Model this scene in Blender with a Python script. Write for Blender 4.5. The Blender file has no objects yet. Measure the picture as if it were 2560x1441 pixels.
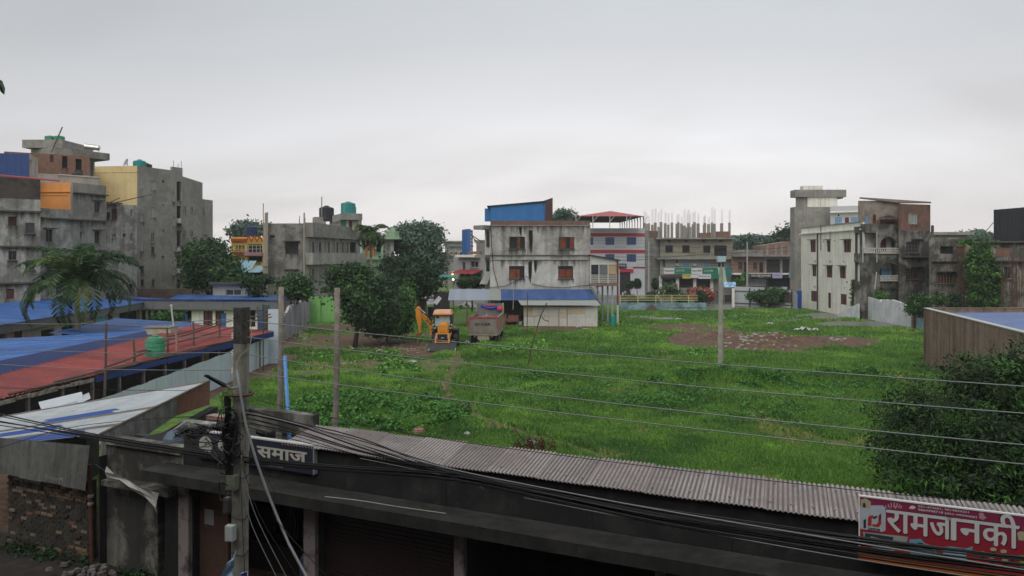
import bpy, math, random
import numpy as np
from mathutils import Vector, Matrix
random.seed(7)
rng = np.random.default_rng(7)
scene = bpy.context.scene
COL = scene.collection
# ------------------------------------------------------------------ camera, sky, sun, exposure
EYE = 8.0          # eye height above the field
F = 1850.0         # focal length in units of the 2560 wide frame
HOR = 640.0        # row of the horizon
cam_d = bpy.data.cameras.new('camera')
cam_d.lens = 36.0 * F / 2560.0
cam_d.sensor_width = 36.0
cam_d.shift_y = -(720.5 - HOR) / 2560.0
cam_d.clip_start = 0.1
cam_d.clip_end = 6000.0
cam = bpy.data.objects.new('camera', cam_d)
COL.objects.link(cam)
cam.location = (0,0, EYE)
cam.rotation_euler = (math.radians(90),0,0)
scene.camera = cam
SUN_EL, SUN_AZ = math.radians(52), math.radians(200)   # azimuth from +Y clockwise
world = bpy.data.worlds.new('World')
scene.world = world
world.use_nodes = True
wn, wl = world.node_tree.nodes, world.node_tree.links
wn.clear()
def wnode(t, **k):
 n = wn.new(t)
 for a, b in k.items():
  setattr(n, a, b)
 return n
def build_world():
 out = wnode('ShaderNodeOutputWorld')
 sky = wnode('ShaderNodeTexSky', sky_type='NISHITA')
 sky.sun_disc = False
 sky.sun_elevation = SUN_EL
 sky.sun_rotation = SUN_AZ
 bg1 = wnode('ShaderNodeBackground')
 bg1.inputs[1].default_value = 0.1
 wl.new(sky.outputs[0], bg1.inputs[0])
 tc = wnode('ShaderNodeTexCoord')
 sep = wnode('ShaderNodeSeparateXYZ')
 wl.new(tc.outputs['Generated'], sep.inputs[0])
 def math_(op, a, b=None, c=None):
  n = wnode('ShaderNodeMath', operation=op)
  for i, v in enumerate((a, b, c)):
   if v is None:
    continue
   if isinstance(v,(int, float)):
    n.inputs[i].default_value = v
   else:
    wl.new(v, n.inputs[i])
  return n.outputs[0]
 z = math_('MAXIMUM', sep.outputs[2],0.0)
 den = math_('ADD', z,0.22)
 cx = math_('DIVIDE', sep.outputs[0], den)
 cy = math_('DIVIDE', sep.outputs[1], den)
 cv = wnode('ShaderNodeCombineXYZ')
 wl.new(cx, cv.inputs[0])
 wl.new(cy, cv.inputs[1])
 mp = wnode('ShaderNodeMapping')
 mp.inputs['Location'].default_value = (3.1,7.7,0)
 mp.inputs['Rotation'].default_value = (0,0,0.5)
 mp.inputs['Scale'].default_value = (0.55,0.85,1)
 wl.new(cv.outputs[0], mp.inputs[0])
 n1 = wnode('ShaderNodeTexNoise')
 n1.inputs['Scale'].default_value = 1.0
 n1.inputs['Detail'].default_value = 5
 n1.inputs['Roughness'].default_value = 0.48
 n1.inputs['Distortion'].default_value = 0.5
 wl.new(mp.outputs[0], n1.inputs['Vector'])
 # height ramp, warped a little by the cloud noise
 wob = math_('MULTIPLY_ADD', n1.outputs[0],0.30,-0.15)
 zz = math_('ADD', z, wob)
 rp = wnode('ShaderNodeValToRGB')
 wl.new(zz, rp.inputs[0])
 e = rp.color_ramp.elements
 stops = [(0.0,(0.67,0.64,0.63)),(0.07,(0.69,0.665,0.66)),(0.17,(0.63,0.625,0.635)),
    (0.27,(0.50,0.51,0.52)),(0.38,(0.425,0.445,0.465)),(0.8,(0.50,0.52,0.54))]
 e[0].position, e[0].color = stops[0][0],(*stops[0][1],1)
 e[1].position, e[1].color = stops[-1][0],(*stops[-1][1],1)
 for p, c in stops[1:-1]:
  q = e.new(p)
  q.color = (*c,1)
 # a brighter break in the cloud deck, low ahead and to the right
 br = wnode('ShaderNodeVectorMath', operation='DOT_PRODUCT')
 nrm = wnode('ShaderNodeVectorMath', operation='NORMALIZE')
 wl.new(tc.outputs['Generated'], nrm.inputs[0])
 wl.new(nrm.outputs[0], br.inputs[0])
 d = Vector((0.08,1.0,0.22)).normalized()
 br.inputs[1].default_value = d
 g = math_('POWER', math_('MAXIMUM', br.outputs['Value'],0.0),7.0)
 g = math_('MULTIPLY', g,0.30)
 cl = math_('MULTIPLY_ADD', n1.outputs[0],1.0,0.42)
 # heavier cloud towards the left
 dk = wnode('ShaderNodeVectorMath', operation='DOT_PRODUCT')
 wl.new(nrm.outputs[0], dk.inputs[0])
 dk.inputs[1].default_value = Vector((-0.75,1.0,0.32)).normalized()
 g2 = math_('MULTIPLY', math_('POWER', math_('MAXIMUM', dk.outputs['Value'],0.0),8.0),-0.11)
 tot = math_('ADD', math_('ADD', cl, g), g2)
 mx = wnode('ShaderNodeVectorMath', operation='SCALE')
 wl.new(rp.outputs[0], mx.inputs[0])
 wl.new(tot, mx.inputs['Scale'])
 bg2 = wnode('ShaderNodeBackground')
 wl.new(mx.outputs[0], bg2.inputs[0])
 bg2.inputs[1].default_value = 1.0
 ms = wnode('ShaderNodeMixShader')
 ms.inputs[0].default_value = 0.93
 wl.new(bg1.outputs[0], ms.inputs[1])
 wl.new(bg2.outputs[0], ms.inputs[2])
 wl.new(ms.outputs[0], out.inputs[0])
build_world()
sun_d = bpy.data.lights.new('sun', 'SUN')
sun_d.energy = 1.5
sun_d.angle = math.radians(60)
sun_d.color = (1.0,0.96,0.92)
sun = bpy.data.objects.new('sun', sun_d)
COL.objects.link(sun)
sdir = Vector((math.sin(SUN_AZ) * math.cos(SUN_EL), math.cos(SUN_AZ) * math.cos(SUN_EL), math.sin(SUN_EL)))
sun.rotation_euler = sdir.to_track_quat('Z', 'Y').to_euler()
sun.location = sdir * 60
vs = scene.view_settings
vs.view_transform = 'Standard'
vs.look = 'None'
vs.exposure = 0.27
vs.gamma = 1.0
vs.use_curve_mapping = False
scene.render.engine = 'CYCLES'
cy = scene.cycles
cy.use_denoising = True
cy.max_bounces = 5
cy.diffuse_bounces = 3
cy.glossy_bounces = 2
cy.transmission_bounces = 2
cy.transparent_max_bounces = 6
cy.volume_bounces = 0
cy.use_adaptive_sampling = True
cy.adaptive_threshold = 0.02
cy.caustics_reflective = False
cy.caustics_refractive = False
# ------------------------------------------------------------------ geometry helpers
def P(px, py, Y):
 """point of the place seen at a pixel of the 2560 x 1441 photograph, at distance Y"""
 return Vector(((px - 1280) * Y / F, Y, EYE - (py - HOR) * Y / F))
def G(px, py, z=0.0):
 """the same, on the level z"""
 Y = (EYE - z) * F / (py - HOR)
 return Vector(((px - 1280) * Y / F, Y, z))
def crop(ox, oy, s):
 return lambda x, y: (ox + x / s, oy + y / s)
c1 = crop(0,300,2.882)
c2 = crop(440,480,3.431)
c3 = crop(1000,480,3.431)
c4 = crop(1560,460,4.002)
c5 = crop(1960,440,3.432)
c6 = crop(0,720,3.368)
c7 = crop(0,940,2.877)
c8 = crop(400,940,2.877)
c13 = crop(1020,740,9.008)
c14 = crop(2120,1220,5.818)
c15 = crop(480,1060,8.0)
c16 = crop(1080,600,9.006)
c17 = crop(1540,660,10.667)
c18 = crop(1760,660,10.24)
c19 = crop(1240,720,13.1)
ident = lambda x, y: (x, y)
ORG = {}
def link(o, parent=None):
 COL.objects.link(o)
 if parent is not None:
  o.parent = parent
  ORG[o.name] = ORG.get(parent.name, Vector((0,0,0)))
 return o
def tag(o, label, cat, group=None, kind=None):
 o['label'] = label
 o['category'] = cat
 if group:
  o['group'] = group
 if kind:
  o['kind'] = kind
 return o
def thing(name, label, cat, loc=(0,0,0), group=None):
 o = bpy.data.objects.new(name, None)
 o.empty_display_size = 0.3
 COL.objects.link(o)
 o.location = loc
 ORG[o.name] = Vector(loc)
 return tag(o, label, cat, group)
class MB:
 def __init__(s):
  s.v, s.f, s.m = [],[],[]
  s.cur = 0
 def add(s, vs, fs):
  n = len(s.v)
  s.v += [tuple(v) for v in vs]
  s.f += [tuple(i + n for i in f) for f in fs]
  s.m += [s.cur] * len(fs)
  return s
 def quad(s, a, b, c, d):
  return s.add([a, b, c, d],[(0,1,2,3)])
 def hexa(s, p):
  """8 points: bottom 4, top 4"""
  return s.add(p,[(0,3,2,1),(4,5,6,7),(0,1,5,4),(1,2,6,5),(2,3,7,6),(3,0,4,7)])
 def box(s, c, d, rz=0.0, top=1.0):
  cx, cy_, cz = c
  hx, hy, hz = d[0] / 2, d[1] / 2, d[2] / 2
  cs, sn = math.cos(rz), math.sin(rz)
  p = []
  for z, k in ((-hz,1.0),(hz, top)):
   for x, y in ((-hx,-hy),(hx,-hy),(hx, hy),(-hx, hy)):
    x, y = x * k, y * k
    p.append((cx + x * cs - y * sn, cy_ + x * sn + y * cs, cz + z))
  return s.hexa(p)
 def prism(s, poly, z0, z1):
  n = len(poly)
  v = [(p[0], p[1], z0) for p in poly] + [(p[0], p[1], z1) for p in poly]
  f = [tuple(range(n))[::-1], tuple(range(n,2 * n))] + [(i,(i + 1) % n, n + (i + 1) % n, n + i) for i in range(n)]
  return s.add(v, f)
 def tube(s, pts, r, n=6, cap=True):
  pts = [Vector(p) for p in pts]
  rr = r if isinstance(r,(list, tuple)) else [r] * len(pts)
  rings = []
  for i, p in enumerate(pts):
   t = (pts[min(i + 1, len(pts) - 1)] - pts[max(i - 1,0)])
   if t.length < 1e-9:
    t = Vector((0,0,1))
   t.normalize()
   a = t.cross(Vector((0,0,1)))
   if a.length < 0.05:
    a = t.cross(Vector((1,0,0)))
   a.normalize()
   b = t.cross(a)
   rings.append([p + (a * math.cos(6.28318 * k / n) + b * math.sin(6.28318 * k / n)) * rr[i] for k in range(n)])
  v = [q for ring in rings for q in ring]
  f = []
  for i in range(len(pts) - 1):
   for k in range(n):
    f.append((i * n + k, i * n + (k + 1) % n,(i + 1) * n + (k + 1) % n,(i + 1) * n + k))
  if cap:
   f.append(tuple(range(n))[::-1])
   f.append(tuple((len(pts) - 1) * n + k for k in range(n)))
  return s.add(v, f)
 def lathe(s, base, prof, n=14, axis=None):
  """prof: [(radius, height)] round a vertical axis (or any axis vector) at base"""
  base = Vector(base)
  ax = Vector(axis).normalized() if axis is not None else Vector((0,0,1))
  a = ax.cross(Vector((0,0,1)))
  if a.length < 0.05:
   a = Vector((1,0,0))
  a.normalize()
  b = ax.cross(a)
  v = [base + ax * h + (a * math.cos(6.28318 * k / n) + b * math.sin(6.28318 * k / n)) * r for r, h in prof for k in range(n)]
  f = []
  for i in range(len(prof) - 1):
   for k in range(n):
    f.append((i * n + k, i * n + (k + 1) % n,(i + 1) * n + (k + 1) % n,(i + 1) * n + k))
  f.append(tuple(range(n))[::-1])
  f.append(tuple((len(prof) - 1) * n + k for k in range(n)))
  return s.add(v, f)
 def build(s, name, mat, parent=None, smooth=False):
  me = bpy.data.meshes.new(name)
  o = bpy.data.objects.new(name, me)
  link(o, parent)
  off = ORG.get(parent.name, Vector((0,0,0))) if parent is not None else Vector((0,0,0))
  me.from_pydata([(v[0] - off[0], v[1] - off[1], v[2] - off[2]) for v in s.v],[], s.f)
  for m in (mat if isinstance(mat,(list, tuple)) else [mat]):
   me.materials.append(m)
  if max(s.m or [0]):
   me.polygons.foreach_set('material_index', s.m)
  if smooth:
   me.polygons.foreach_set('use_smooth',[True] * len(s.f))
  me.update()
  return o
def np_mesh(name, V, faces_n, mat, parent=None, midx=None):
 """V (N*k,3) with consecutive faces of faces_n corners each"""
 V = np.asarray(V, dtype=np.float32)
 off = ORG.get(parent.name, Vector((0,0,0))) if parent is not None else Vector((0,0,0))
 V = V - np.array(off, dtype=np.float32)
 me = bpy.data.meshes.new(name)
 n = len(V)
 nf = n // faces_n
 me.vertices.add(n)
 me.vertices.foreach_set('co', V.ravel())
 me.loops.add(n)
 me.loops.foreach_set('vertex_index', np.arange(n, dtype=np.int32))
 me.polygons.add(nf)
 me.polygons.foreach_set('loop_start', np.arange(0, n, faces_n, dtype=np.int32))
 try:
  me.polygons.foreach_set('loop_total', np.full(nf, faces_n, dtype=np.int32))
 except Exception:
  pass
 for m in (mat if isinstance(mat,(list, tuple)) else [mat]):
  me.materials.append(m)
 if midx is not None:
  me.polygons.foreach_set('material_index', np.asarray(midx, dtype=np.int32))
 me.update(calc_edges=True)
 o = bpy.data.objects.new(name, me)
 return link(o, parent)
class Wall:
 """a vertical plane over the ground line A -> B (left to right as seen)"""
 def __init__(s, A, B):
  s.A, s.B = Vector(A[:2]), Vector(B[:2])
  s.L = (s.B - s.A).length
  s.d = (s.B - s.A) / s.L
  s.n = Vector((s.d.y,-s.d.x))
 def hit(s, px, py):
  k = (px - 1280) / F
  dx, dy = s.d
  u = (k * s.A.y - s.A.x) / (dx - k * dy)
  Y = s.A.y + u * dy
  return u, EYE - (py - HOR) * Y / F
 def pt(s, u, z, off=0.0):
  q = s.A + s.d * u + s.n * off
  return Vector((q.x, q.y, z))
 def rect(s, x0, y0, x1, y1):
  u0 = s.hit(x0, y0)[0]
  u1 = s.hit(x1, y0)[0]
  xm = (x0 + x1) / 2
  za = s.hit(xm, y0)[1]
  zb = s.hit(xm, y1)[1]
  return u0, u1, min(za, zb), max(za, zb)
 def box(s, mb, u0, u1, z0, z1, o0, o1):
  """box between offsets o0 < o1 (positive = proud of the wall)"""
  p = [s.pt(u0, z0, o1), s.pt(u1, z0, o1), s.pt(u1, z0, o0), s.pt(u0, z0, o0)]
  p += [s.pt(u0, z1, o1), s.pt(u1, z1, o1), s.pt(u1, z1, o0), s.pt(u0, z1, o0)]
  mb.hexa(p)
  return mb
 def ang(s):
  return math.atan2(s.d.y, s.d.x)
def WP(pxa, Ya, pxb, Yb):
 return Wall(((pxa - 1280) * Ya / F, Ya),((pxb - 1280) * Yb / F, Yb))
# ------------------------------------------------------------------ materials
def srgb(h):
 h = h.lstrip('#')
 o = []
 for i in (0,2,4):
  c = int(h[i:i + 2],16) / 255
  o.append(c / 12.92 if c <= 0.04045 else ((c + 0.055) / 1.055) ** 2.4)
 return tuple(o)
MC = {}
def mat_new(name):
 m = bpy.data.materials.new(name)
 m.use_nodes = True
 m.node_tree.nodes.clear()
 return m, m.node_tree.nodes, m.node_tree.links
def mat(name, col=None, rough=0.8, metal=0.0, var=0.12, scale=3.0, stain=None, stain_amt=0.5, stain_scale=0.7, streak=0.0,
  streak_col=None, bump=0.15, objvar=0.0, emit=None, spec=0.5, aniso=None, brick=None, trans=0.0, thr=0.5):
 """weathered procedural surface: base colour, grain, blotches (stain), run-down streaks, bump"""
 if name in MC:
  return MC[name]
 m, N, L = mat_new(name)
 MC[name] = m
 if isinstance(col, str):
  col = srgb(col)
 out = N.new('ShaderNodeOutputMaterial')
 bs = N.new('ShaderNodeBsdfPrincipled')
 L.new(bs.outputs[0], out.inputs[0])
 bs.inputs['Roughness'].default_value = rough
 bs.inputs['Metallic'].default_value = metal
 bs.inputs['Specular IOR Level'].default_value = spec
 if emit:
  bs.inputs['Emission Color'].default_value = (*col,1)
  bs.inputs['Emission Strength'].default_value = emit
 geo = N.new('ShaderNodeNewGeometry')
 pos = geo.outputs['Position']
 def noise(scl, det=5.0, rgh=0.6, vec=None, dist=0.0):
  n = N.new('ShaderNodeTexNoise')
  n.inputs['Scale'].default_value = scl
  n.inputs['Detail'].default_value = det
  n.inputs['Roughness'].default_value = rgh
  n.inputs['Distortion'].default_value = dist
  L.new(vec if vec is not None else pos, n.inputs['Vector'])
  return n.outputs[0]
 def mix(a, b, f):
  x = N.new('ShaderNodeMix')
  x.data_type = 'RGBA'
  for sock, v in ((x.inputs[6], a),(x.inputs[7], b)):
   if isinstance(v, tuple):
    sock.default_value = (*v,1)
   else:
    L.new(v, sock)
  if isinstance(f, float):
   x.inputs[0].default_value = f
  else:
   L.new(f, x.inputs[0])
  return x.outputs[2]
 def ramp(v, a, b, hi=1.0):
  r = N.new('ShaderNodeMapRange')
  r.inputs[1].default_value = a
  r.inputs[2].default_value = b
  r.inputs[4].default_value = hi
  L.new(v, r.inputs[0])
  return r.outputs[0]
 c = tuple(col)
 if brick is not None:
  ang, morter = brick
  sp = N.new('ShaderNodeSeparateXYZ')
  L.new(pos, sp.inputs[0])
  dp = N.new('ShaderNodeVectorMath')
  dp.operation = 'DOT_PRODUCT'
  L.new(pos, dp.inputs[0])
  dp.inputs[1].default_value = (math.cos(ang), math.sin(ang),0)
  cb = N.new('ShaderNodeCombineXYZ')
  L.new(dp.outputs['Value'], cb.inputs[0])
  L.new(sp.outputs[2], cb.inputs[1])
  bt = N.new('ShaderNodeTexBrick')
  L.new(cb.outputs[0], bt.inputs['Vector'])
  bt.inputs['Scale'].default_value = 1.0
  bt.inputs['Brick Width'].default_value = 0.24
  bt.inputs['Row Height'].default_value = 0.08
  bt.inputs['Mortar Size'].default_value = 0.012
  bt.inputs['Color1'].default_value = (*[q * 1.15 for q in c],1)
  bt.inputs['Color2'].default_value = (*[q * 0.75 for q in c],1)
  bt.inputs['Mortar'].default_value = (*srgb(morter),1)
  c = bt.outputs[0]
 g = noise(scale,6.0,0.65)
 if stain is not None:
  sc = srgb(stain) if isinstance(stain, str) else stain
  s1 = noise(stain_scale,7.0,0.68, dist=0.4)
  w = 0.07
  c = mix(c, sc, ramp(s1, thr - w, thr + w, stain_amt))
 if streak > 0:
  sc = srgb(streak_col or '2a2a26')
  mp = N.new('ShaderNodeMapping')
  mp.inputs['Scale'].default_value = (2.2,2.2,0.16)
  L.new(pos, mp.inputs[0])
  s2 = noise(1.0,5.0,0.6, mp.outputs[0])
  c = mix(c, sc, ramp(s2,0.47,0.72, streak))
 hs = N.new('ShaderNodeHueSaturation')
 if isinstance(c, tuple):
  hs.inputs['Color'].default_value = (*c,1)
 else:
  L.new(c, hs.inputs['Color'])
 vv = ramp(g,0.25,0.75)
 ma = N.new('ShaderNodeMath')
 ma.operation = 'MULTIPLY_ADD'
 L.new(vv, ma.inputs[0])
 ma.inputs[1].default_value = 2 * var
 ma.inputs[2].default_value = 1 - var
 val = ma.outputs[0]
 if objvar > 0:
  oi = N.new('ShaderNodeObjectInfo')
  mb_ = N.new('ShaderNodeMath')
  mb_.operation = 'MULTIPLY_ADD'
  L.new(oi.outputs['Random'], mb_.inputs[0])
  mb_.inputs[1].default_value = 2 * objvar
  mb_.inputs[2].default_value = 1 - objvar
  mc_ = N.new('ShaderNodeMath')
  mc_.operation = 'MULTIPLY'
  L.new(val, mc_.inputs[0])
  L.new(mb_.outputs[0], mc_.inputs[1])
  val = mc_.outputs[0]
 L.new(val, hs.inputs['Value'])
 L.new(hs.outputs[0], bs.inputs['Base Color'])
 if bump > 0:
  b = N.new('ShaderNodeBump')
  b.inputs['Strength'].default_value = bump
  b.inputs['Distance'].default_value = 0.05
  L.new(g, b.inputs['Height'])
  L.new(b.outputs[0], bs.inputs['Normal'])
 return m
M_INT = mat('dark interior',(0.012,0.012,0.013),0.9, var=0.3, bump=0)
M_INT2 = mat('dim interior',(0.03,0.029,0.028),0.9, var=0.5, scale=1.5, bump=0)
M_GLASS = mat('dark window glass',(0.03,0.035,0.042),0.15, var=0.2, bump=0)
M_BGLASS = mat('blue window glass', '2c5084',0.25, var=0.15, bump=0)
M_CONC = mat('weathered grey concrete', '97948c',0.9, stain='6b6a64', stain_amt=0.55, streak=0.5, streak_col='55544f')
M_CONC2 = mat('bare cement plaster', '96938b',0.9, stain='7b7972', stain_amt=0.8, stain_scale=0.35, streak=0.35, streak_col='55544f', var=0.18)
M_LEFT = mat('mouldy grey plaster', 'aeaca4',0.9, stain='64635c', stain_amt=0.75, stain_scale=0.45, streak=0.6, streak_col='3f3f3b', var=0.2)
M_LEFTB = mat('blackened old brickwork', '524a45',0.9, stain='34302d', stain_amt=0.8, stain_scale=0.5, streak=0.3, var=0.25)
M_YEL = mat('pale yellow painted wall', 'd6c08c',0.85, stain='c4ac78', stain_amt=0.5, streak=0.15, streak_col='8f7b50', var=0.06)
M_ORA = mat('orange painted wall', 'e39b55',0.85, stain='d58d4c', stain_amt=0.4, streak=0.1, streak_col='83532c', var=0.06)
M_BRICK = mat('red brick', '7d4c3c',0.9, brick=(0.0, '8d8276'), stain='6a5148', stain_amt=0.4, streak=0.2, var=0.15)
M_WFRAME = mat('white painted frame', 'b9bab6',0.6, var=0.08)
M_DFRAME = mat('dark metal frame', '2b2b2c',0.6, var=0.1)
M_MARO = mat('maroon painted shutter', '5f3534',0.7, var=0.15, stain='7a5350', stain_amt=0.3, stain_scale=3)
M_WOODW = mat('weathered wooden window', '6d625a',0.8, var=0.2)
M_CURT = mat('orange brown curtain', '9c5230',0.9, var=0.2, scale=8, stain='6e3d2a', stain_amt=0.7, stain_scale=3)
M_RUST = mat('rusty steel', '5c4032',0.85, var=0.25, scale=8)
M_STEEL = mat('grey painted steel', '8c8f91',0.5, var=0.1)
def stain_mat(name, col, lo, hi, amt):
 """dark run-off under a sill or ledge: opaque near the top edge, thinning downwards in streaks"""
 m, N, L = mat_new(name)
 MC[name] = m
 out = N.new('ShaderNodeOutputMaterial')
 d = N.new('ShaderNodeBsdfDiffuse')
 d.inputs[0].default_value = (*srgb(col),1)
 tr = N.new('ShaderNodeBsdfTransparent')
 ms = N.new('ShaderNodeMixShader')
 tc = N.new('ShaderNodeTexCoord')
 sp = N.new('ShaderNodeSeparateXYZ')
 L.new(tc.outputs['Generated'], sp.inputs[0])
 g = N.new('ShaderNodeNewGeometry')
 mp = N.new('ShaderNodeMapping')
 mp.inputs['Scale'].default_value = (3.2,3.2,.22)
 L.new(g.outputs['Position'], mp.inputs[0])
 n = N.new('ShaderNodeTexNoise')
 n.inputs['Scale'].default_value = 1.0
 n.inputs['Detail'].default_value = 4
 L.new(mp.outputs[0], n.inputs['Vector'])
 a = N.new('ShaderNodeMath')
 a.operation = 'MULTIPLY_ADD'
 L.new(sp.outputs[2], a.inputs[0])
 a.inputs[1].default_value = .55
 L.new(n.outputs[0], a.inputs[2])
 r = N.new('ShaderNodeMapRange')
 r.inputs[1].default_value = lo
 r.inputs[2].default_value = hi
 r.inputs[4].default_value = amt
 L.new(a.outputs[0], r.inputs[0])
 mu = N.new('ShaderNodeMath')
 mu.operation = 'MULTIPLY'
 L.new(r.outputs[0], mu.inputs[0])
 r2 = N.new('ShaderNodeMapRange')
 r2.inputs[1].default_value = 0
 r2.inputs[2].default_value = .3
 L.new(sp.outputs[2], r2.inputs[0])
 L.new(r2.outputs[0], mu.inputs[1])
 L.new(mu.outputs[0], ms.inputs[0])
 L.new(tr.outputs[0], ms.inputs[1])
 L.new(d.outputs[0], ms.inputs[2])
 L.new(ms.outputs[0], out.inputs[0])
 return m
M_STAIN = stain_mat('run-off stain', '45443f',.80,1.15,.6)
M_STAIN2 = stain_mat('heavy run-off stain', '2c2b28',.55,.9,.8)
M_HOOD = mat('mossy concrete hood', '54534e',0.9, var=0.25)
M_WOODP = mat('grey weathered pole wood', '857d73',0.85, var=0.25, scale=6, stain='5f574e', stain_amt=0.6, stain_scale=4)
M_BAMB = mat('old bamboo', '5d5046',0.85, var=0.3, scale=5)
M_BLACK = mat('black rubber', '141415',0.6, var=0.2)
M_POLE = mat('old concrete pole', '8a877c',0.85, var=0.15, scale=9, stain='66645b', stain_amt=0.7, stain_scale=2.5, streak=0.4, streak_col='3b3a36')
# ------------------------------------------------------------------ walls with real openings, windows, buildings
KIND = {
 # kind: (frame material, pane material, mullions, transoms, depth, label)
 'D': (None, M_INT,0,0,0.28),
 'O': (M_WFRAME, M_GLASS,1,0,0.12),
 'o': (M_WOODW, M_GLASS,1,0,0.14),
 'L': (M_WFRAME, mat('grey louvred glass', '8f9492',0.5, var=0.1),1,0,0.08),
 'B': (M_DFRAME, M_INT2,5,1,0.12),
 'C': (M_DFRAME, M_INT2,1,4,0.12),
 'S': (mat('dark maroon frame', '43272a',0.7), M_MARO,1,1,0.07),
 'w': (M_WOODW, M_INT2,3,2,0.12),
 'U': (M_DFRAME, M_BGLASS,1,0,0.05),
 'V': (mat('ochre wooden frame', 'a0754b',0.75, var=0.15), M_INT2,4,3,0.1),
 'R': (mat('red brown wooden frame', '6e443a',0.75, var=0.15), M_INT2,4,3,0.1),
 'b': (mat('blue painted frame', '5f88a8',0.6), mat('pale blue shutter', '86a9c2',0.6, var=0.1),2,1,0.05),
}
CURT = {}
def facade(w, u0, u1, z0, z1, holes, m, parent, name='wall', thick=0.3, revs=None):
 us = sorted({round(x,4) for x in [u0, u1] + [h[0] for h in holes] + [h[1] for h in holes] if u0 <= x <= u1})
 zs = sorted({round(x,4) for x in [z0, z1] + [h[2] for h in holes] + [h[3] for h in holes] if z0 <= x <= z1})
 mb = MB()
 for i in range(len(us) - 1):
  for j in range(len(zs) - 1):
   uc, zc = (us[i] + us[i + 1]) / 2,(zs[j] + zs[j + 1]) / 2
   if any(h[0] < uc < h[1] and h[2] < zc < h[3] for h in holes):
    continue
   mb.quad(w.pt(us[i], zs[j]), w.pt(us[i + 1], zs[j]), w.pt(us[i + 1], zs[j + 1]), w.pt(us[i], zs[j + 1]))
 for h in holes:
  a, b, c, d = max(h[0], u0), min(h[1], u1), max(h[2], z0), min(h[3], z1)
  r = -thick
  mb.quad(w.pt(a, c), w.pt(a, d), w.pt(a, d, r), w.pt(a, c, r))
  mb.quad(w.pt(b, c), w.pt(b, d), w.pt(b, d, r), w.pt(b, c, r))
  mb.quad(w.pt(a, c), w.pt(b, c), w.pt(b, c, r), w.pt(a, c, r))
  mb.quad(w.pt(a, d), w.pt(b, d), w.pt(b, d, r), w.pt(a, d, r))
 r = -thick
 mb.quad(w.pt(u0, z0), w.pt(u0, z1), w.pt(u0, z1, r), w.pt(u0, z0, r))
 mb.quad(w.pt(u1, z0), w.pt(u1, z1), w.pt(u1, z1, r), w.pt(u1, z0, r))
 mb.quad(w.pt(u0, z1), w.pt(u1, z1), w.pt(u1, z1, r), w.pt(u0, z1, r))
 return mb.build(name, m, parent)
def stain(w, u0, u1, z0, z1, parent, m=None, off=.009):
 if z1 - z0 < .3:
  return
 mb = MB()
 mb.quad(w.pt(u0, z0, off), w.pt(u1, z0, off), w.pt(u1, z1, off), w.pt(u0, z1, off))
 mb.build('water_stain', m or M_STAIN, parent)
def window(w, h, kind, parent, hood=False, sill=False, name='window'):
 u0, u1, z0, z1 = h
 fm, pm, nm, nt, dep = KIND[kind]
 fo = max(0.04, min(0.07,(u1 - u0) * 0.06))
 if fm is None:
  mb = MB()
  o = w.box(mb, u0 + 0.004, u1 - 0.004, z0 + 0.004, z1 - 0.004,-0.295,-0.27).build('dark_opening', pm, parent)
 else:
  mb = MB()
  a, b = -dep - 0.03,-dep + 0.03
  w.box(mb, u0 + .003, u0 + fo, z0 + .003, z1 - .003, a, b)
  w.box(mb, u1 - fo, u1 - .003, z0 + .003, z1 - .003, a, b)
  w.box(mb, u0 + fo, u1 - fo, z0 + .003, z0 + fo, a, b)
  w.box(mb, u0 + fo, u1 - fo, z1 - fo, z1 - .003, a, b)
  for i in range(nm):
   u = u0 + (u1 - u0) * (i + 1) / (nm + 1)
   t = fo * (0.45 if nm < 3 else 0.25)
   w.box(mb, u - t, u + t, z0 + fo, z1 - fo, a + 0.003, b - 0.003)
  for i in range(nt):
   z = z0 + (z1 - z0) * (i + 1) / (nt + 1)
   w.box(mb, u0 + fo, u1 - fo, z - fo * .25, z + fo * .25, a + 0.006, b + 0.004)
  o = mb.build(name, fm, parent)
  mb = MB()
  w.box(mb, u0 + .005, u1 - .005, z0 + .005, z1 - .005, a - 0.03, a - 0.005)
  mb.build('pane', pm, o)
  if kind == 'C':
   for (f0, f1, g0) in CURT.get(round(z0 + u0),[(.5,.95,0)]):
    w.box(MB(), u0 + (u1 - u0) * f0, u0 + (u1 - u0) * f1, z0 + .06 + (z1 - z0) * g0, z1 - .06 - (z1 - z0) * (.0 if z0 > 7 else .25), a - .004, a - .001).build('curtain', M_CURT, o)
 if z0 > 1.4 and u1 - u0 > .35 and parent.get('category') == 'building' and not parent.name.startswith(('cream', 'clad', 'bank')):
  stain(w, u0 - .1, u1 + .1, z0 - min(1.5, z0 - .1), z0 - .1 if sill else z0 - .005, parent)
 if hood:
  mb = MB()
  w.box(mb, u0 - .25, u1 + .25, z1 + .08, z1 + .16,0.003,0.5)
  mb.build('hood', M_HOOD, parent)
 if sill:
  mb = MB()
  w.box(mb, u0 - .08, u1 + .08, z0 - .09, z0 - .004,0.003,0.09)
  mb.build('sill', M_HOOD, parent)
 return o
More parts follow.
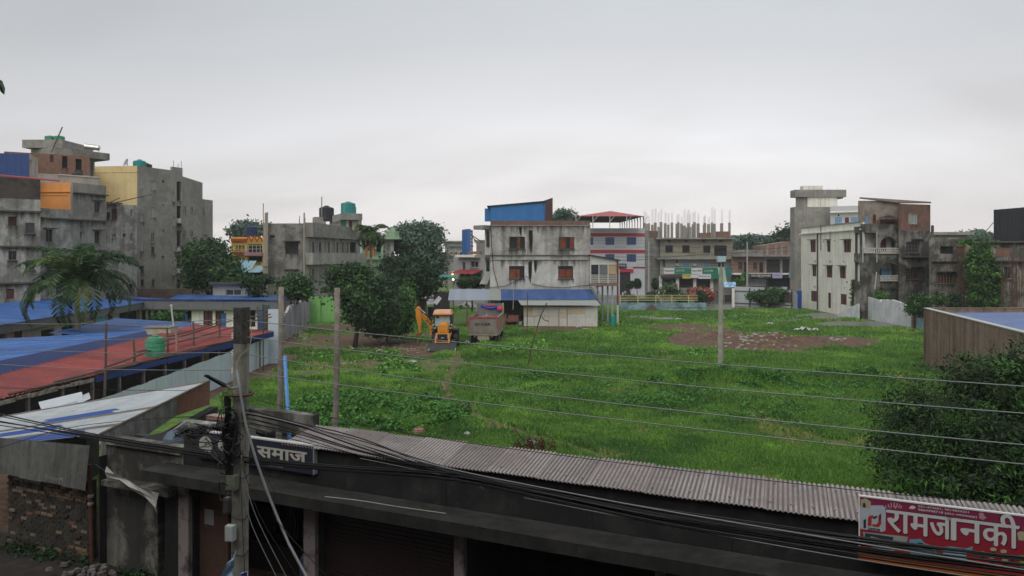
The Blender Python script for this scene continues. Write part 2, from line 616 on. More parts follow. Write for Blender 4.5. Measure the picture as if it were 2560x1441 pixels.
def wall_with(root, w, u0, u1, z0, z1, wins, m, cf=ident, name='wall', thick=0.3):
 """wins: (x0, y0, x1, y1, kind[, flags]) in crop coordinates"""
 hs = []
 for q in wins:
  x0, y0 = cf(q[0], q[1])
  x1, y1 = cf(q[2], q[3])
  h = list(w.rect(x0, y0, x1, y1))
  h[0] = max(h[0], u0 + .05)
  h[1] = min(h[1], u1 - .05)
  h[2] = max(h[2], z0 + .05)
  h[3] = min(h[3], z1 - .05)
  if h[1] - h[0] > 0.1 and h[3] - h[2] > 0.1:
   hs.append((h, q))
 facade(w, u0, u1, z0, z1,[tuple(h) for h, q in hs], m, root, name, thick)
 for h, q in hs:
  fl = q[5] if len(q) > 5 else ''
  window(w, h, q[4], root, 'h' in fl, 's' in fl)
def body(root, pts, z0, z1, m, name='body'):
 return MB().prism([(p[0], p[1]) for p in pts], z0, z1).build(name, m, root)
def back_body(root, w, u0, u1, z0, z1, D, m, name='body', k=0.0):
 a, b = w.pt(u0 + .01,0,-.305), w.pt(u1 - .01,0,-.305)
 c = b + Vector((b.x, b.y,0)).normalized() * D      # runs straight back, away from the street corner it is seen from
 d = a + Vector((a.x, a.y,0)).normalized() * D
 return body(root,[a, b, c, d], z0, z1, m, name)
def ledge(root, w, u0, u1, z, h=.12, out=.25, m=None, name='ledge'):
 mb = MB()
 w.box(mb, u0, u1, z, z + h,0.003, out)
 if name == 'ledge' and m is None and z > 2:
  stain(w, max(u0,.01), min(u1, w.L - .01), z - 1.3, z - .004, root, None,.005)
 return mb.build(name, m or M_HOOD, root)
def water_tank(loc, r, h, m, label, group='roof water tanks'):
 t = thing('water_tank', label, 'water tank', loc, group)
 x, y, z = loc
 prof = [(r * .97,0),(r,.03)]
 nb = 4
 for i in range(nb):
  za = .05 + (h * .82) * i / nb
  zb = .05 + (h * .82) * (i + 1) / nb
  prof += [(r, za + .01),(r, zb - .06),(r * .965, zb - .04),(r * .965, zb - .01)]
 prof += [(r * .97, h * .88),(r * .6, h * .95),(r * .35, h * .97)]
 MB().lathe((x, y, z), prof,18).build('tank_body', m, t, smooth=False)
 MB().lathe((x, y, z + h * .97),[(r * .36,0),(r * .36, h * .05),(r * .2, h * .07)],12).build('lid', m, t)
 return t
M_TGREEN = mat('green plastic tank', '2e8a60',0.45, var=0.08, stain='6fa78c', stain_amt=0.3)
M_TTEAL = mat('teal plastic tank', '1c8a86',0.45, var=0.08)
M_TBLACK = mat('black plastic tank', '23262c',0.5, var=0.1)
# ------------------------------------------------------------------ ground
PATCH = [  # px, py, rx, ry, amount (bare soil, photo ellipse on the ground), rotation slope
 (900,850,140,22,.9),(780,860,80,26,.55),(1040,880,60,18,.8),(840,915,110,16,.35),(1120,905,70,14,.4),
 (860,820,120,14,1.0),(1000,860,70,10,.9),(720,850,50,30,.7),
 (1400,822,110,6,.9),(1700,822,90,11,.95),(1790,842,110,15,1.0),(1900,855,160,14,1.0),(2050,850,110,12,.9),(1650,800,60,6,.5),
 (1720,822,120,13,1.0),(1810,852,150,24,1.5),(1930,864,210,20,1.5),(2100,858,130,14,1.3),(1110,975,40,40,.3),(1165,1030,36,40,.5),(1225,1068,55,16,.4),
 (1250,840,60,8,.5),(960,900,60,10,.5),(740,950,90,14,.3),(1890,790,90,5,.4)]
WET = [(1870,765,60,8),(2080,790,120,9),(2160,812,120,9),(1800,770,50,8),(1960,800,50,5)]
def ground_px(x, y):
 y = np.maximum(y,1.0)
 return 1280 + x * F / y, HOR + EYE * F / y
def vnoise(x, y, s, seed=0):
 """smooth value noise, numpy"""
 x, y = x / s, y / s
 xi, yi = np.floor(x).astype(np.int64), np.floor(y).astype(np.int64)
 fx, fy = x - xi, y - yi
 fx, fy = fx * fx * (3 - 2 * fx), fy * fy * (3 - 2 * fy)
 def h(a, b):
  n = (a * 374761393 + b * 668265263 + seed * 974711) & 0x7fffffff
  n = ((n ^ (n >> 13)) * 1274126177) & 0x7fffffff
  return ((n ^ (n >> 16)) & 0xffff) / 65535.0
 return (h(xi, yi) * (1 - fx) + h(xi + 1, yi) * fx) * (1 - fy) + (h(xi, yi + 1) * (1 - fx) + h(xi + 1, yi + 1) * fx) * fy
def fnoise(x, y, s, seed=0, o=4):
 t, a, n = 0,1,0
 for i in range(o):
  t = t + a * vnoise(x, y, s / 2 ** i, seed + i * 17)
  n += a
  a *= .55
 return t / n
def soil_mask(x, y):
 px, py = ground_px(x, y)
 wob = (fnoise(x, y,3.0,3) - .5)
 m = np.zeros_like(px)
 for a, b, rx, ry, k in PATCH:
  q = 1.0 - np.sqrt(((px - a) / rx) ** 2 + ((py - b) / ry) ** 2) + wob * 1.3
  m = np.maximum(m, np.clip(q * 2.2,0,1) * k)
 # narrow trodden path winding towards the camera
 cx = np.interp(py,[880,930,980,1020,1060,1100,1140],[1150,1130,1110,1140,1230,1360,1520])
 q = np.clip(1.0 - np.abs(px - cx) / (18 + (py - 880) * .10) + wob * .5,0,1) * ((py > 880) & (py < 1150))
 m = np.maximum(m, np.clip(q,0,.55))
 # worn ground between the tin fence and the trees
 q = np.clip((fnoise(x, y,5.0,11) - .50) * 5,0,.5) * ((px > 640) & (px < 1100) & (py > 800) & (py < 1010))
 m = np.maximum(m, q)
 q = np.clip((fnoise(x, y,7.0,29) - .70) * 5,0,.5)
 m = np.maximum(m, q)
 n = .4122 * x + .9111 * y
 m = np.maximum(m, np.clip((16.4 - n) * 2,0,1))      # the near street
 return np.maximum(m,((x < -16.8) & (y < 60)) * 1.0)
def wet_mask(x, y):
 px, py = ground_px(x, y)
 m = np.zeros_like(px)
 wob = (fnoise(x, y,5.0,5) - .5)
 for a, b, rx, ry in WET:
  q = 1.0 - np.sqrt(((px - a) / rx) ** 2 + ((py - b) / ry) ** 2) + wob
  m = np.maximum(m, np.clip(q * 4,0,1))
 return m
BUMPS = [(1760,962,3.4,1.3,.45),(1650,958,2.6,.8,.15),(1850,962,2.4,1.0,.2),(2080,962,6,1.0,.35),(2230,960,4,1.0,.3),(1500,935,3.5,.9,.2),
   (1400,955,4.0,.8,.3),(1790,850,3.5,1.6,.9),(1860,862,2.2,1.2,.6),(1930,866,2.6,1.3,.9),(2030,862,3.4,1.3,.7),(1700,842,3,1.5,.5),
   (1280,895,3.5,2.0,.6),(1240,880,2.5,1.5,.4),(900,1040,3,2,.4),(1050,1075,2.5,1.5,.4)]
def height(x, y):
 x = np.asarray(x, dtype=float)
 y = np.asarray(y, dtype=float)
 h = (fnoise(x, y,6.0,41) - .5) * .30 + (fnoise(x, y,1.6,43) - .5) * .12
 for a, b, rx, ry, k in BUMPS:
  g = G(a, b)
  q = np.exp(-(((x - g.x) / rx) ** 2 + ((y - g.y) / ry) ** 2))
  h = h + k * q * (1 + .5 * (fnoise(x, y,1.3,51) - .5))
 fld = np.clip((y - 15) / 4,0,1) * np.clip((104 - y) / 8,0,1) * np.clip((36 - x) / 4,0,1) * np.clip((x + 17) / 3,0,1)
 return h * fld
def hz(x, y):
 return float(height(np.array([x]), np.array([y]))[0])
def Gh(px, py):
 g = G(px, py)
 return Vector((g.x, g.y, hz(g.x, g.y)))
def build_ground():
 xs = np.concatenate([[-3500,-600,-200,-90], np.linspace(-62,62,500),[90,200,600,3500]])
 ys = np.concatenate([[-400,-60,-5], np.geomspace(8,160,330),[220,400,900,4500]])
 X, Y = np.meshgrid(xs, ys)
 Z = height(X.ravel(), Y.ravel())
 V = np.stack([X.ravel(), Y.ravel(), Z],1)
 nx, ny = len(xs), len(ys)
 i = np.arange(nx * ny).reshape(ny, nx)
 q = np.stack([i[:-1, :-1], i[:-1,1:], i[1:,1:], i[1:, :-1]],-1).reshape(-1,4)
 me = bpy.data.meshes.new('ground')
 me.vertices.add(len(V))
 me.vertices.foreach_set('co', V.astype(np.float32).ravel())
 me.loops.add(q.size)
 me.loops.foreach_set('vertex_index', q.astype(np.int32).ravel())
 me.polygons.add(len(q))
 me.polygons.foreach_set('loop_start', np.arange(0, q.size,4, dtype=np.int32))
 me.polygons.foreach_set('use_smooth', np.ones(len(q), dtype=bool))
 me.update(calc_edges=True)
 s = soil_mask(V[:,0], V[:,1])
 wt = wet_mask(V[:,0], V[:,1])
 at = me.color_attributes.new('zone', 'FLOAT_COLOR', 'POINT')
 cc = np.ones((len(V),4), dtype=np.float32)
 cc[:,0], cc[:,1] = s, wt
 cc[:,2] = np.clip((13.8 - (.4122 * V[:,0] + .9111 * V[:,1])) * 2,0,1)      # muddy street
 at.data.foreach_set('color', cc.ravel())
 m, N, L = mat_new('field ground')
 out = N.new('ShaderNodeOutputMaterial')
 bs = N.new('ShaderNodeBsdfPrincipled')
 L.new(bs.outputs[0], out.inputs[0])
 a = N.new('ShaderNodeAttribute')
 a.attribute_name = 'zone'
 sp = N.new('ShaderNodeSeparateColor')
 L.new(a.outputs['Color'], sp.inputs[0])
 geo = N.new('ShaderNodeNewGeometry')
 def noise(s_, d=6, r=.65):
  n = N.new('ShaderNodeTexNoise')
  n.inputs['Scale'].default_value = s_
  n.inputs['Detail'].default_value = d
  n.inputs['Roughness'].default_value = r
  L.new(geo.outputs['Position'], n.inputs['Vector'])
  return n.outputs[0]
 def ramp(v, stops):
  r = N.new('ShaderNodeValToRGB')
  e = r.color_ramp.elements
  e[0].position, e[0].color = stops[0][0],(*srgb(stops[0][1]),1)
  e[1].position, e[1].color = stops[-1][0],(*srgb(stops[-1][1]),1)
  for p, c in stops[1:-1]:
   e.new(p).color = (*srgb(c),1)
  L.new(v, r.inputs[0])
  return r.outputs[0]
 def mix(A, B, f):
  x = N.new('ShaderNodeMix')
  x.data_type = 'RGBA'
  L.new(A, x.inputs[6])
  L.new(B, x.inputs[7])
  L.new(f, x.inputs[0])
  return x.outputs[2]
 grass = ramp(noise(1.6),[(.3, '3a5222'),(.5, '4f7028'),(.68, '688430'),(.8, '7a7a44')])
 soil = ramp(noise(2.4),[(.3, '3f3025'),(.5, '5c4838'),(.62, '6b5644'),(.75, '8c8071')])
 wetc = ramp(noise(.8),[(.3, '55564f'),(.6, '77786f'),(.8, '5d6248')])
 n2 = noise(3.5)
 mm = N.new('ShaderNodeMath')
 mm.operation = 'MULTIPLY_ADD'
 L.new(n2, mm.inputs[0])
 mm.inputs[1].default_value = 1.2
 mm.inputs[2].default_value = -.6
 ad = N.new('ShaderNodeMath')
 ad.operation = 'ADD'
 L.new(sp.outputs[0], ad.inputs[0])
 L.new(mm.outputs[0], ad.inputs[1])
 mr = N.new('ShaderNodeMapRange')
 mr.inputs[1].default_value = .32
 mr.inputs[2].default_value = .60
 L.new(ad.outputs[0], mr.inputs[0])
 c = mix(grass, soil, mr.outputs[0])
 c = mix(c, wetc, sp.outputs[1])
 mud = ramp(noise(1.8),[(.3, '1d1916'),(.55, '2e2823'),(.8, '4a423b')])
 c = mix(c, mud, sp.outputs[2])
 L.new(c, bs.inputs['Base Color'])
 rr = N.new('ShaderNodeMapRange')
 rr.inputs[3].default_value = .95
 rr.inputs[4].default_value = .28
 L.new(sp.outputs[1], rr.inputs[0])
 L.new(rr.outputs[0], bs.inputs['Roughness'])
 b = N.new('ShaderNodeBump')
 b.inputs['Strength'].default_value = .6
 b.inputs['Distance'].default_value = .12
 L.new(noise(5.0), b.inputs['Height'])
 L.new(b.outputs[0], bs.inputs['Normal'])
 me.materials.append(m)
 o = bpy.data.objects.new('ground', me)
 COL.objects.link(o)
 o['kind'] = 'structure'
build_ground()
def sheet_obj(name, x0, x1, y0, y1, z, m):
 mb = MB()
 mb.quad((x0, y0, z),(x1, y0, z),(x1, y1, z),(x0, y1, z))
 o = mb.build(name, m)
 o['kind'] = 'structure'
 return o
M_ASPH = mat('wet asphalt',(0.06,0.062,0.066),0.25, var=0.25, scale=2, stain='6a6c6e', stain_amt=0.4)
sheet_obj('road',-120,120,122,137,0.012, M_ASPH)
sheet_obj('far_road',-120,120,139.5,151,0.016, M_ASPH)
kb = MB()
kb.box((0,151.5 + 3,.07),(240,7,.14))
o = kb.build('pavement', mat('pavement concrete', '7d7b75',.8, stain='5f5e5a'))
o['kind'] = 'structure'
# ------------------------------------------------------------------ buildings, left to right
M_OWH = mat('dirty white plaster', 'b3b0a8',.88, stain='8a8882', stain_amt=.6, stain_scale=.6, streak=.4, streak_col='62605b', var=.1)
M_WHT = mat('cream white plaster', 'ece9dd',.85, stain='d4d1c4', stain_amt=.5, stain_scale=.35, streak=.35, streak_col='8b887b', var=.06)
M_MOULD = mat('black mould on plaster', '86847b',.92, stain='33322e', stain_amt=.9, stain_scale=.45, streak=.6, streak_col='2a2926', var=.2, thr=.46)
M_PARA = mat('grey parapet concrete', '96938b',.9, stain='6f6d67', stain_amt=.6, streak=.3, streak_col='4d4c48')
def zat(w, px, py, cf=None):
 if cf:
  px, py = cf(px, py)
 return w.hit(px, py)[1]
def uat(w, px, cf=None):
 if cf:
  px = cf(px,0)[0]
 return w.hit(px,700)[0]
def left_row():
 # dark stained block at the frame edge
 w = WP(-230,62,101,68)
 b = thing('apartment_block', 'mould-stained grey block at the left edge with a blackened brick top storey', 'building', w.pt(w.L / 2,0))
 zt, z2, z3, z4 = zat(w,50,446), zat(w,50,498), zat(w,50,531), zat(w,50,619)
 back_body(b, w,0, w.L,0, zt - .25,3.5, M_LEFT)
 wins = [(58,697,120,765, 'R'),(182,742,250,818, 'o', 's'),(60,945,120,1010, 'o', 's'),(182,1012,250,1080, 'o', 's'),
   (45,1218,102,1290, 'S'),(193,1207,245,1262, 'S')]
 wall_with(b, w,0, w.L,0, z2, wins, M_LEFT, c1)
 facade(w,0, w.L, z2 + .002, zt,[], M_LEFTB, b, 'upper_wall')
 for z in (z3, z4, zat(w,50,710)):
  ledge(b, w,0, w.L + .1, z,.16,.22)
 # rooftop shed of blue sheets
 ws = WP(-60,70.5,82,72)
 s = thing('rooftop_shed', 'blue sheet metal shed with a sloping tin roof on the leftmost block', 'shed', ws.pt(ws.L / 2, zt - .25))
 z0, z1 = zat(ws,40,441), zat(ws,20,384)
 mb = MB()
 n = 7
 ua, ub = 0, uat(ws,73)
 for i in range(n):
  a, c = ua + (ub - ua) * i / n, ua + (ub - ua) * (i + 1) / n
  MB_ = ws.box(MB(), a + .01, c - .01, z0 - .4, z1,-.04,-.02 + .015 * (i % 2))
  MB_.build('sheet', mat('blue painted sheet wall', '23477f',.5, var=.1, objvar=.08), s)
 body(s,[ws.pt(0,0,-.06), ws.pt(ub,0,-.06), ws.pt(ub,0,-3), ws.pt(0,0,-3)], zt - .25, z1, M_OWH, 'side_wall')
 mb = MB()
 p = [P(-60,383,71), P(84,403,72), P(84,399,76), P(-60,379,76)]
 mb.hexa(p + [q + Vector((0,0,.12)) for q in p])
 mb.build('roof', mat('old grey tin', '7a7674',.6, var=.15), s)
 MB().tube([P(83,402,71.8), P(84,442,71.8)],.07).build('post', M_STEEL, s)
 mb = MB()
 p = [P(-60,436,66), P(150,455,68.5), P(150,452,70.5), P(-60,434,69)]
 mb.hexa(p + [q + Vector((0,0,.1)) for q in p])
 t = thing('tin_awning', 'red edged sloping tin awning below the blue rooftop shed', 'awning', p[0])
 mb.build('roof_sheet', mat('red painted tin', '8f3a39',.6, var=.15), t)
 # brick upper storey behind
 wb = WP(10,80,224,84)
 q = thing('brick_storey_house', 'house with an unfinished red brick top storey and empty window holes behind the orange wall', 'building', wb.pt(wb.L / 2,0))
 zb, zt_ = zat(wb,150,436), zat(wb,150,387)
 back_body(q, wb,0, wb.L,0, zt_ - .6,9, M_OWH)
 hs = [(447,262,485,345, 'D'),(545,283,588,362, 'D'),(360,250,386,305, 'S')]
 M_BR2 = mat('old rooftop brickwork', '80523f',.9, brick=(wb.ang(), '8a7f72'), stain='6c5042', stain_amt=.5, var=.2)
 wall_with(q, wb,0, wb.L, zb, zt_, hs, M_BR2, c1)
 facade(wb,0, wb.L,0, zb - .01,[], M_OWH, q, 'lower_wall')
 wc = WP(145,78,249,81)
 zc = zat(wc,200,441)
 back_body(q, wc,0, wc.L,0, zc - .6,3, M_OWH, 'terrace')
 facade(wc,0, wc.L,0, zc,[], M_OWH, q, 'terrace_wall')
 ledge(q, wc,0, wc.L, zc - .05,.12,.1, M_WFRAME)
 water_tank(tuple(wc.pt(uat(wc,203), zc - .6,-1.2)),.55,1.1, M_TBLACK, 'black tank on the white terrace behind the orange wall')
 # stair tower with two green tanks
 wt = WP(70,92,165,92)
 q = thing('stair_tower', 'tall concrete stair tower with a projecting roof slab behind the brick storey', 'building', wt.pt(wt.L / 2,0))
 back_body(q, wt,.6, wt.L - .3,0, zat(wt,100,385),6, M_CONC, 'tower')
 mb = MB()
 wt.box(mb,-.2, wt.L, zat(wt,100,372), zat(wt,100,352),-6,.8)
 mb.build('roof_slab', M_PARA, q)
 ws2 = WP(131,90,272,96)
 mb = MB()
 ws2.box(mb,0, ws2.L, zat(ws2,200,393), zat(ws2,200,376),-5,.2)
 mb.build('terrace_slab', M_PARA, q)
 mb = MB()
 ws2.box(mb, ws2.L - .5, ws2.L, zat(ws2,265,401), zat(ws2,265,385),-5,.2)
 ws2.box(mb, ws2.L * .82, ws2.L * .86,8, zat(ws2,245,393),-2,-1.5)
 ws2.box(mb,0, ws2.L * .8,8, zat(ws2,200,393),-5,-1.5)
 mb.build('upper_wall', M_CONC, q)
 for i,(x, lb) in enumerate(((113, 'left one of the two green tanks side by side on the stair tower'),(136, 'right one of the two green tanks side by side on the stair tower'))):
  water_tank(tuple(wt.pt(uat(wt, x), zat(wt,100,352),-1)),.62,.75, M_TGREEN, lb)
 MB().tube([P(128,382,89), P(156,318,89)],.07).build('bamboo_pole', M_BAMB)
 tag(bpy.data.objects['bamboo_pole'], 'leaning bamboo pole beside the two green tanks on the stair tower', 'pole')
 h = thing('solar_water_heater', 'solar water heater with a silver drum on the concrete terrace', 'water heater', P(228,375,92))
 MB().lathe(P(212,366,92),[(.32,0),(.34,.05),(.34,1.7),(.32,1.75)],10,(1,.1,-.12)).build('drum', mat('polished metal', 'c8c6bf',.25,.8), h)
 mb = MB()
 p = [P(210,372,91.5), P(248,377,91.5), P(248,368,93), P(212,363,93)]
 mb.hexa(p + [a + Vector((0,0,.08)) for a in p])
 mb.build('collector', M_DFRAME, h)
 mb = MB()
 mb.tube([P(214,379,92), P(214,364,92)],.04).tube([P(247,380,92), P(247,370,92)],.04)
 mb.build('stand', M_STEEL, h)
 # grey block with an orange upper wall
 w = WP(101.5,69.6,265,76.4)
 b = thing('apartment_block', 'grey plastered block with window hoods and a bright orange upper wall', 'building', w.pt(w.L / 2,0))
 um = uat(w,182)
 zl, zr, zled = zat(w,140,523), zat(w,225,461), zat(w,180,551)
 back_body(b, w,0, um,0, zl - .3,9, M_LEFT)
 back_body(b, w, um + .02, w.L,0, zr - .3,9, M_LEFT, 'rear_body')
 wl_ = [(330,790,378,880, 'o', 'h'),(492,975,514,1010, 'O'),(340,1040,372,1100, 'o')]
 wr_ = [(680,590,718,668, 'o', 'h'),(580,752,606,803, 'O'),(682,803,718,892, 'o', 'h'),(702,1055,738,1120, 'o', 'h'),(590,1040,620,1100, 'o')]
 wall_with(b, w,0, um,0, zl, wl_, M_LEFT, c1)
 wall_with(b, w, um + .002, w.L,0, zr, wr_, M_CONC2, c1, 'right_wall')
 ledge(b, w,0, w.L + .1, zled,.14,.3)
 ledge(b, w, um, w.L + .1, zat(w,225,487),.12,.28)
 ledge(b, w,0, w.L, zat(w,180,627),.12,.2)
 ledge(b, w,0, w.L, zat(w,180,708),.12,.2)
 wo = WP(88,73.4,184,73.0)
 o = facade(wo,0, wo.L - .03, zl - .35, zat(wo,140,457),[], M_ORA, b, 'orange_wall')
 ledge(b, wo,0, wo.L - .1, zat(wo,140,481),.1,.12, M_ORA)
 ledge(b, wo,.1, wo.L - .6, zat(wo,140,489),.06,.06, M_ORA)
 body(b,[wo.pt(.05,0,-.35), wo.pt(wo.L - .1,0,-.35), wo.pt(wo.L,0,-5), wo.pt(.05,0,-5)], zl - .35, zat(wo,140,457) - .3, M_ORA, 'orange_room')
 # narrow mouldy block
 w3 = WP(264,83,343,86.4)
 b = thing('apartment_block', 'narrow black-streaked grey block below the pale yellow wall', 'building', w3.pt(w3.L / 2,0))
 z = zat(w3,300,511)
 back_body(b, w3,0, w3.L - .3,0, z - .3,2.5, M_LEFT)
 wall_with(b, w3,0, w3.L,0, z,[(810,820,833,850, 'O'),(885,820,905,842, 'D'),(940,645,958,700, 'O'),(940,820,960,875, 'O'),
          (930,1003,952,1028, 'O'),(875,1003,890,1020, 'D'),(930,1180,960,1215, 'D'),(770,665,792,715, 'D'),(805,640,845,720, 'R')], M_LEFT, c1)
 ledge(b, w3,0, w3.L * .45, z + .01,.12,.5)
 for i,(a, c) in enumerate((((765,608),(862,563)),((765,612),(1100,535)))):
  o = MB().tube([P(*c1(*a),82.5), P(*c1(*c),84)],.06).build('bamboo_pole', M_BAMB)
  tag(o,('short' if i == 0 else 'long') + ' slanting bamboo pole sticking out above the narrow grey block', 'pole')
 # pale yellow and grey tall block
 wy, wg = WP(236,87.6,343,87), WP(343,87,456.5,93)
 b = thing('apartment_block', 'tallest grey block with one pale yellow face and a column of dark balcony recesses', 'building', wg.A.to_3d())
 z = zat(wg,343,415)
 A, B, C_ = wy.pt(.02,0,-.32), wg.pt(.3,0,-.32), wg.pt(wg.L - .02,0,-.32)
 body(b,[A, B, C_, C_ + Vector((-1,9,0)), A + Vector((-1,12,0))],0, z - .5, M_CONC2)
 facade(wy,0, wy.L,0, z,[], M_YEL, b, 'yellow_wall')
 ledge(b, wy,0, wy.L, z - .75,.05,.04, M_YEL)
 ws_ = [(1088,438,1122,505, 'L'),(1012,500,1032,545, 'L'),(1088,630,1120,702, 'L'),(1012,682,1034,733, 'L'),(1090,815,1116,885, 'O'),
   (1012,860,1032,945, 'L'),(1168,435,1182,455, 'D'),(1243,525,1260,588, 'L'),(1168,605,1182,625, 'O'),(1245,700,1265,765, 'L'),
   (1168,790,1182,812, 'O'),(1245,888,1262,948, 'L'),(1090,915,1115,965, 'o'),(1012,1050,1040,1110, 'o'),(1015,1150,1040,1200, 'D'),
   (1095,1150,1115,1195, 'o'),(1245,1065,1262,1120, 'L'),(1168,980,1182,1000, 'D'),(1168,1155,1182,1180, 'O'),
   (1273,445,1306,583, 'D'),(1273,620,1306,765, 'D'),(1273,798,1306,945, 'D'),(1273,980,1306,1115, 'D'),(1273,1150,1306,1215, 'D')]
 wall_with(b, wg,0, wg.L,0, z, ws_, M_CONC2, c1, 'grey_wall',.3)
 ug = uat(wg,1240, c1)
 mb = MB()
 wg.box(mb, ug, wg.L, z + .003, z + .45,-.3,0)
 mb.build('parapet', M_CONC2, b)
 for y in (735,940,1095):
  x0, y0 = c1(1280, y - 25)
  x1, y1 = c1(1300, y + 5)
  r = wg.rect(x0, y0, x1, y1)
  o = wg.box(MB(), r[0], r[1], r[2], r[3],-.22,.12).build('air_conditioner', M_WFRAME, b)
  wg.box(MB(), r[0] - .3, r[1] + .3, r[2] - .12, r[2] - .01,-.2,.2).build('balcony_slab', M_CONC, b)
 zr = z - .5
 water_tank(tuple(wg.pt(uat(wg,1100, c1), zr,-2.2)),.75,1.55, M_TTEAL, 'teal tank on the roof of the tallest grey block')
 water_tank(tuple(wg.pt(uat(wg,1150, c1), zr,-2.2)),.62,1.25, M_TBLACK, 'black tank beside the teal tank on the tallest grey block')
 for x, y0, y1, lb in ((1250,370,295, 'shorter'),(1283,370,318, 'forked'),(1306,378,296, 'tallest')):
  o = MB().tube([P(*c1(x, y0),92), P(*c1(x, y1),92)],.035).build('antenna_mast', M_STEEL)
  tag(o, lb + ' thin mast on the parapet of the tallest grey block', 'mast', None)
 d = thing('satellite_dish', 'satellite dish on the roof of the pale yellow wall', 'satellite dish', P(*c1(920,328),89))
 MB().lathe(P(*c1(915,310),89),[(.05,0),(.3,.05),(.5,.16),(.48,.17),(.28,.08)],12,(-.6,-.7,.4)).build('dish', M_STEEL, d)
 MB().tube([P(*c1(920,330),89), P(*c1(915,310),89)],.04).build('mount', M_STEEL, d)
 w5 = WP(457.5,93.6,532,100.6)
 b = thing('apartment_block', 'lower plain grey block with three tiny windows in its top row', 'building', w5.pt(w5.L / 2,0))
 z = zat(w5,470,493)
 body(b,[w5.pt(.01,0,-.305), w5.pt(w5.L - .01,0,-.305), w5.pt(w5.L,0,-8), w5.pt(0,0,-8)],0, z - .4, M_CONC2)
 wall_with(b, w5,0, w5.L,0, z,[(1323,622,1338,648, 'O'),(1373,628,1388,658, 'O'),(1458,638,1473,666, 'O'),(1323,798,1338,820, 'O'),(1374,800,1388,822, 'O')], M_CONC2, c1)
left_row()
def centre_left():
 # long verandah building
 wA, wB = WP(668,95.3,764,95), WP(764,95,902,118)
 b = thing('verandah_building', 'long grey three-storey building with a verandah strip of narrow windows and peeling end wall', 'building', wB.A.to_3d())
 z = zat(wA,700,559)
 A, B, C_ = wA.pt(.02,0,-.32), wB.pt(.3,0,-.33), wB.pt(wB.L,0,-.33)
 body(b,[A, B, C_, C_ + Vector((-8,1,0)), A + Vector((0,14,0))],0, z - .3, M_CONC)
 M_PEEL = mat('peeling grey end wall', '8a8880',.92, stain='4f4d49', stain_amt=.85, stain_scale=.5, streak=.3, var=.2)
 wall_with(b, wA,0, wA.L,0, z,[(938,430,1050,535, 'B', 'h'),(950,672,1035,750, 'L', 'h'),(805,373,847,390, 'D')], M_PEEL, c2, 'end_wall')
 ws_ = []
 for a, c, k in ((1143,1158, 'L'),(1170,1187, 'o'),(1198,1212, 'L'),(1228,1245, 'o'),(1268,1288, 'L'),(1303,1318, 'D'),(1340,1360, 'L'),(1378,1392, 'o'),
     (1406,1418, 'L'),(1425,1440, 'D'),(1446,1458, 'L'),(1465,1478, 'D'),(1492,1546, 'D')):
  ws_.append((a,432, c,521, k))
 ws_ += [(1200,388,1212,402, 'D'),(1272,390,1284,404, 'D'),(1345,392,1357,406, 'D'),(1408,394,1420,408, 'D')]
 ws_ += [(1145,650,1162,765, 'L'),(1168,660,1188,765, 'D'),(1230,660,1250,765, 'L'),(1280,660,1300,765, 'D')]
 wall_with(b, wB,0, wB.L,0, z, ws_, M_OWH, c2, 'verandah_wall')
 u0, u1 = uat(wB,1112, c2), wB.L
 for (ya, yb, m) in ((278,385, M_PARA),(525,612, M_OWH)):
  mb = MB()
  zt, zb = zat(wB,1235, ya, c2), zat(wB,1235, yb, c2)
  wB.box(mb,.003, u1, zb, zt,.85,.97)
  wB.box(mb,.003, u1, zb - .14, zb - .002,.003,.97)
  wB.box(mb,.003,.12, zb, zt,.003,.848)
  mb.build('balcony', m, b)
 # rooftop room
 wr = WP(801,108,905,110)
 q = lambda x, y: zat(wr, x, y, c2)
 mb = MB()
 wr.box(mb, uat(wr,1340, c2), uat(wr,1590, c2), z - .3, q(1500,240),-4,-1)
 mb.build('roof_room', M_WHT, b)
 mb = MB()
 wr.box(mb, uat(wr,1415, c2), uat(wr,1597, c2), q(1500,240), q(1500,186),-4.2,.2)
 mb.build('roof_slab', M_PARA, b)
 mb = MB()
 ua, ub = uat(wr,1340, c2), uat(wr,1415, c2)
 za, zb, zc, zd = q(1340,268), q(1340,205), q(1415,240), q(1415,186)
 mb.hexa([wr.pt(ua, za,.2), wr.pt(ub, zc,.2), wr.pt(ub, zc,-4), wr.pt(ua, za,-4), wr.pt(ua, zb,.2), wr.pt(ub, zd,.2), wr.pt(ub, zd,-4), wr.pt(ua, zb,-4)])
 wr.box(mb, uat(wr,1185, c2), uat(wr,1286, c2), z - .3, q(1200,216),-3,.1)
 mb.build('stair_slab', M_PARA, b)
 wr.box(MB(), uat(wr,1420, c2), uat(wr,1466, c2), z - .2, q(1500,241) - .02,-.99,-.93).build('door', mat('turquoise door', '3f9a8c',.6), b)
 wr.box(MB(), uat(wr,1490, c2), uat(wr,1518, c2), z - .2, q(1500,243),-.99,-.93).build('door', M_MARO, b)
 wr.box(MB(), uat(wr,1562, c2), uat(wr,1592, c2), z - .3, q(1590,240),-.6,.1).build('column', M_PARA, b)
 water_tank(tuple(wr.pt(uat(wr,1296, c2), q(1296,250),-.8)),1.08,2.2, M_TBLACK, 'black tank beside the stair slab of the verandah building')
 water_tank(tuple(wr.pt(uat(wr,1490, c2), q(1500,186) + .003,-1.8)),1.1,1.8, M_TTEAL, 'teal tank on the roof slab of the verandah building')
 water_tank(tuple(wr.pt(uat(wr,1530, c2), q(1500,186) + .003,-2.5)),.6,1.3, M_TBLACK, 'small black tank behind the teal tank of the verandah building')
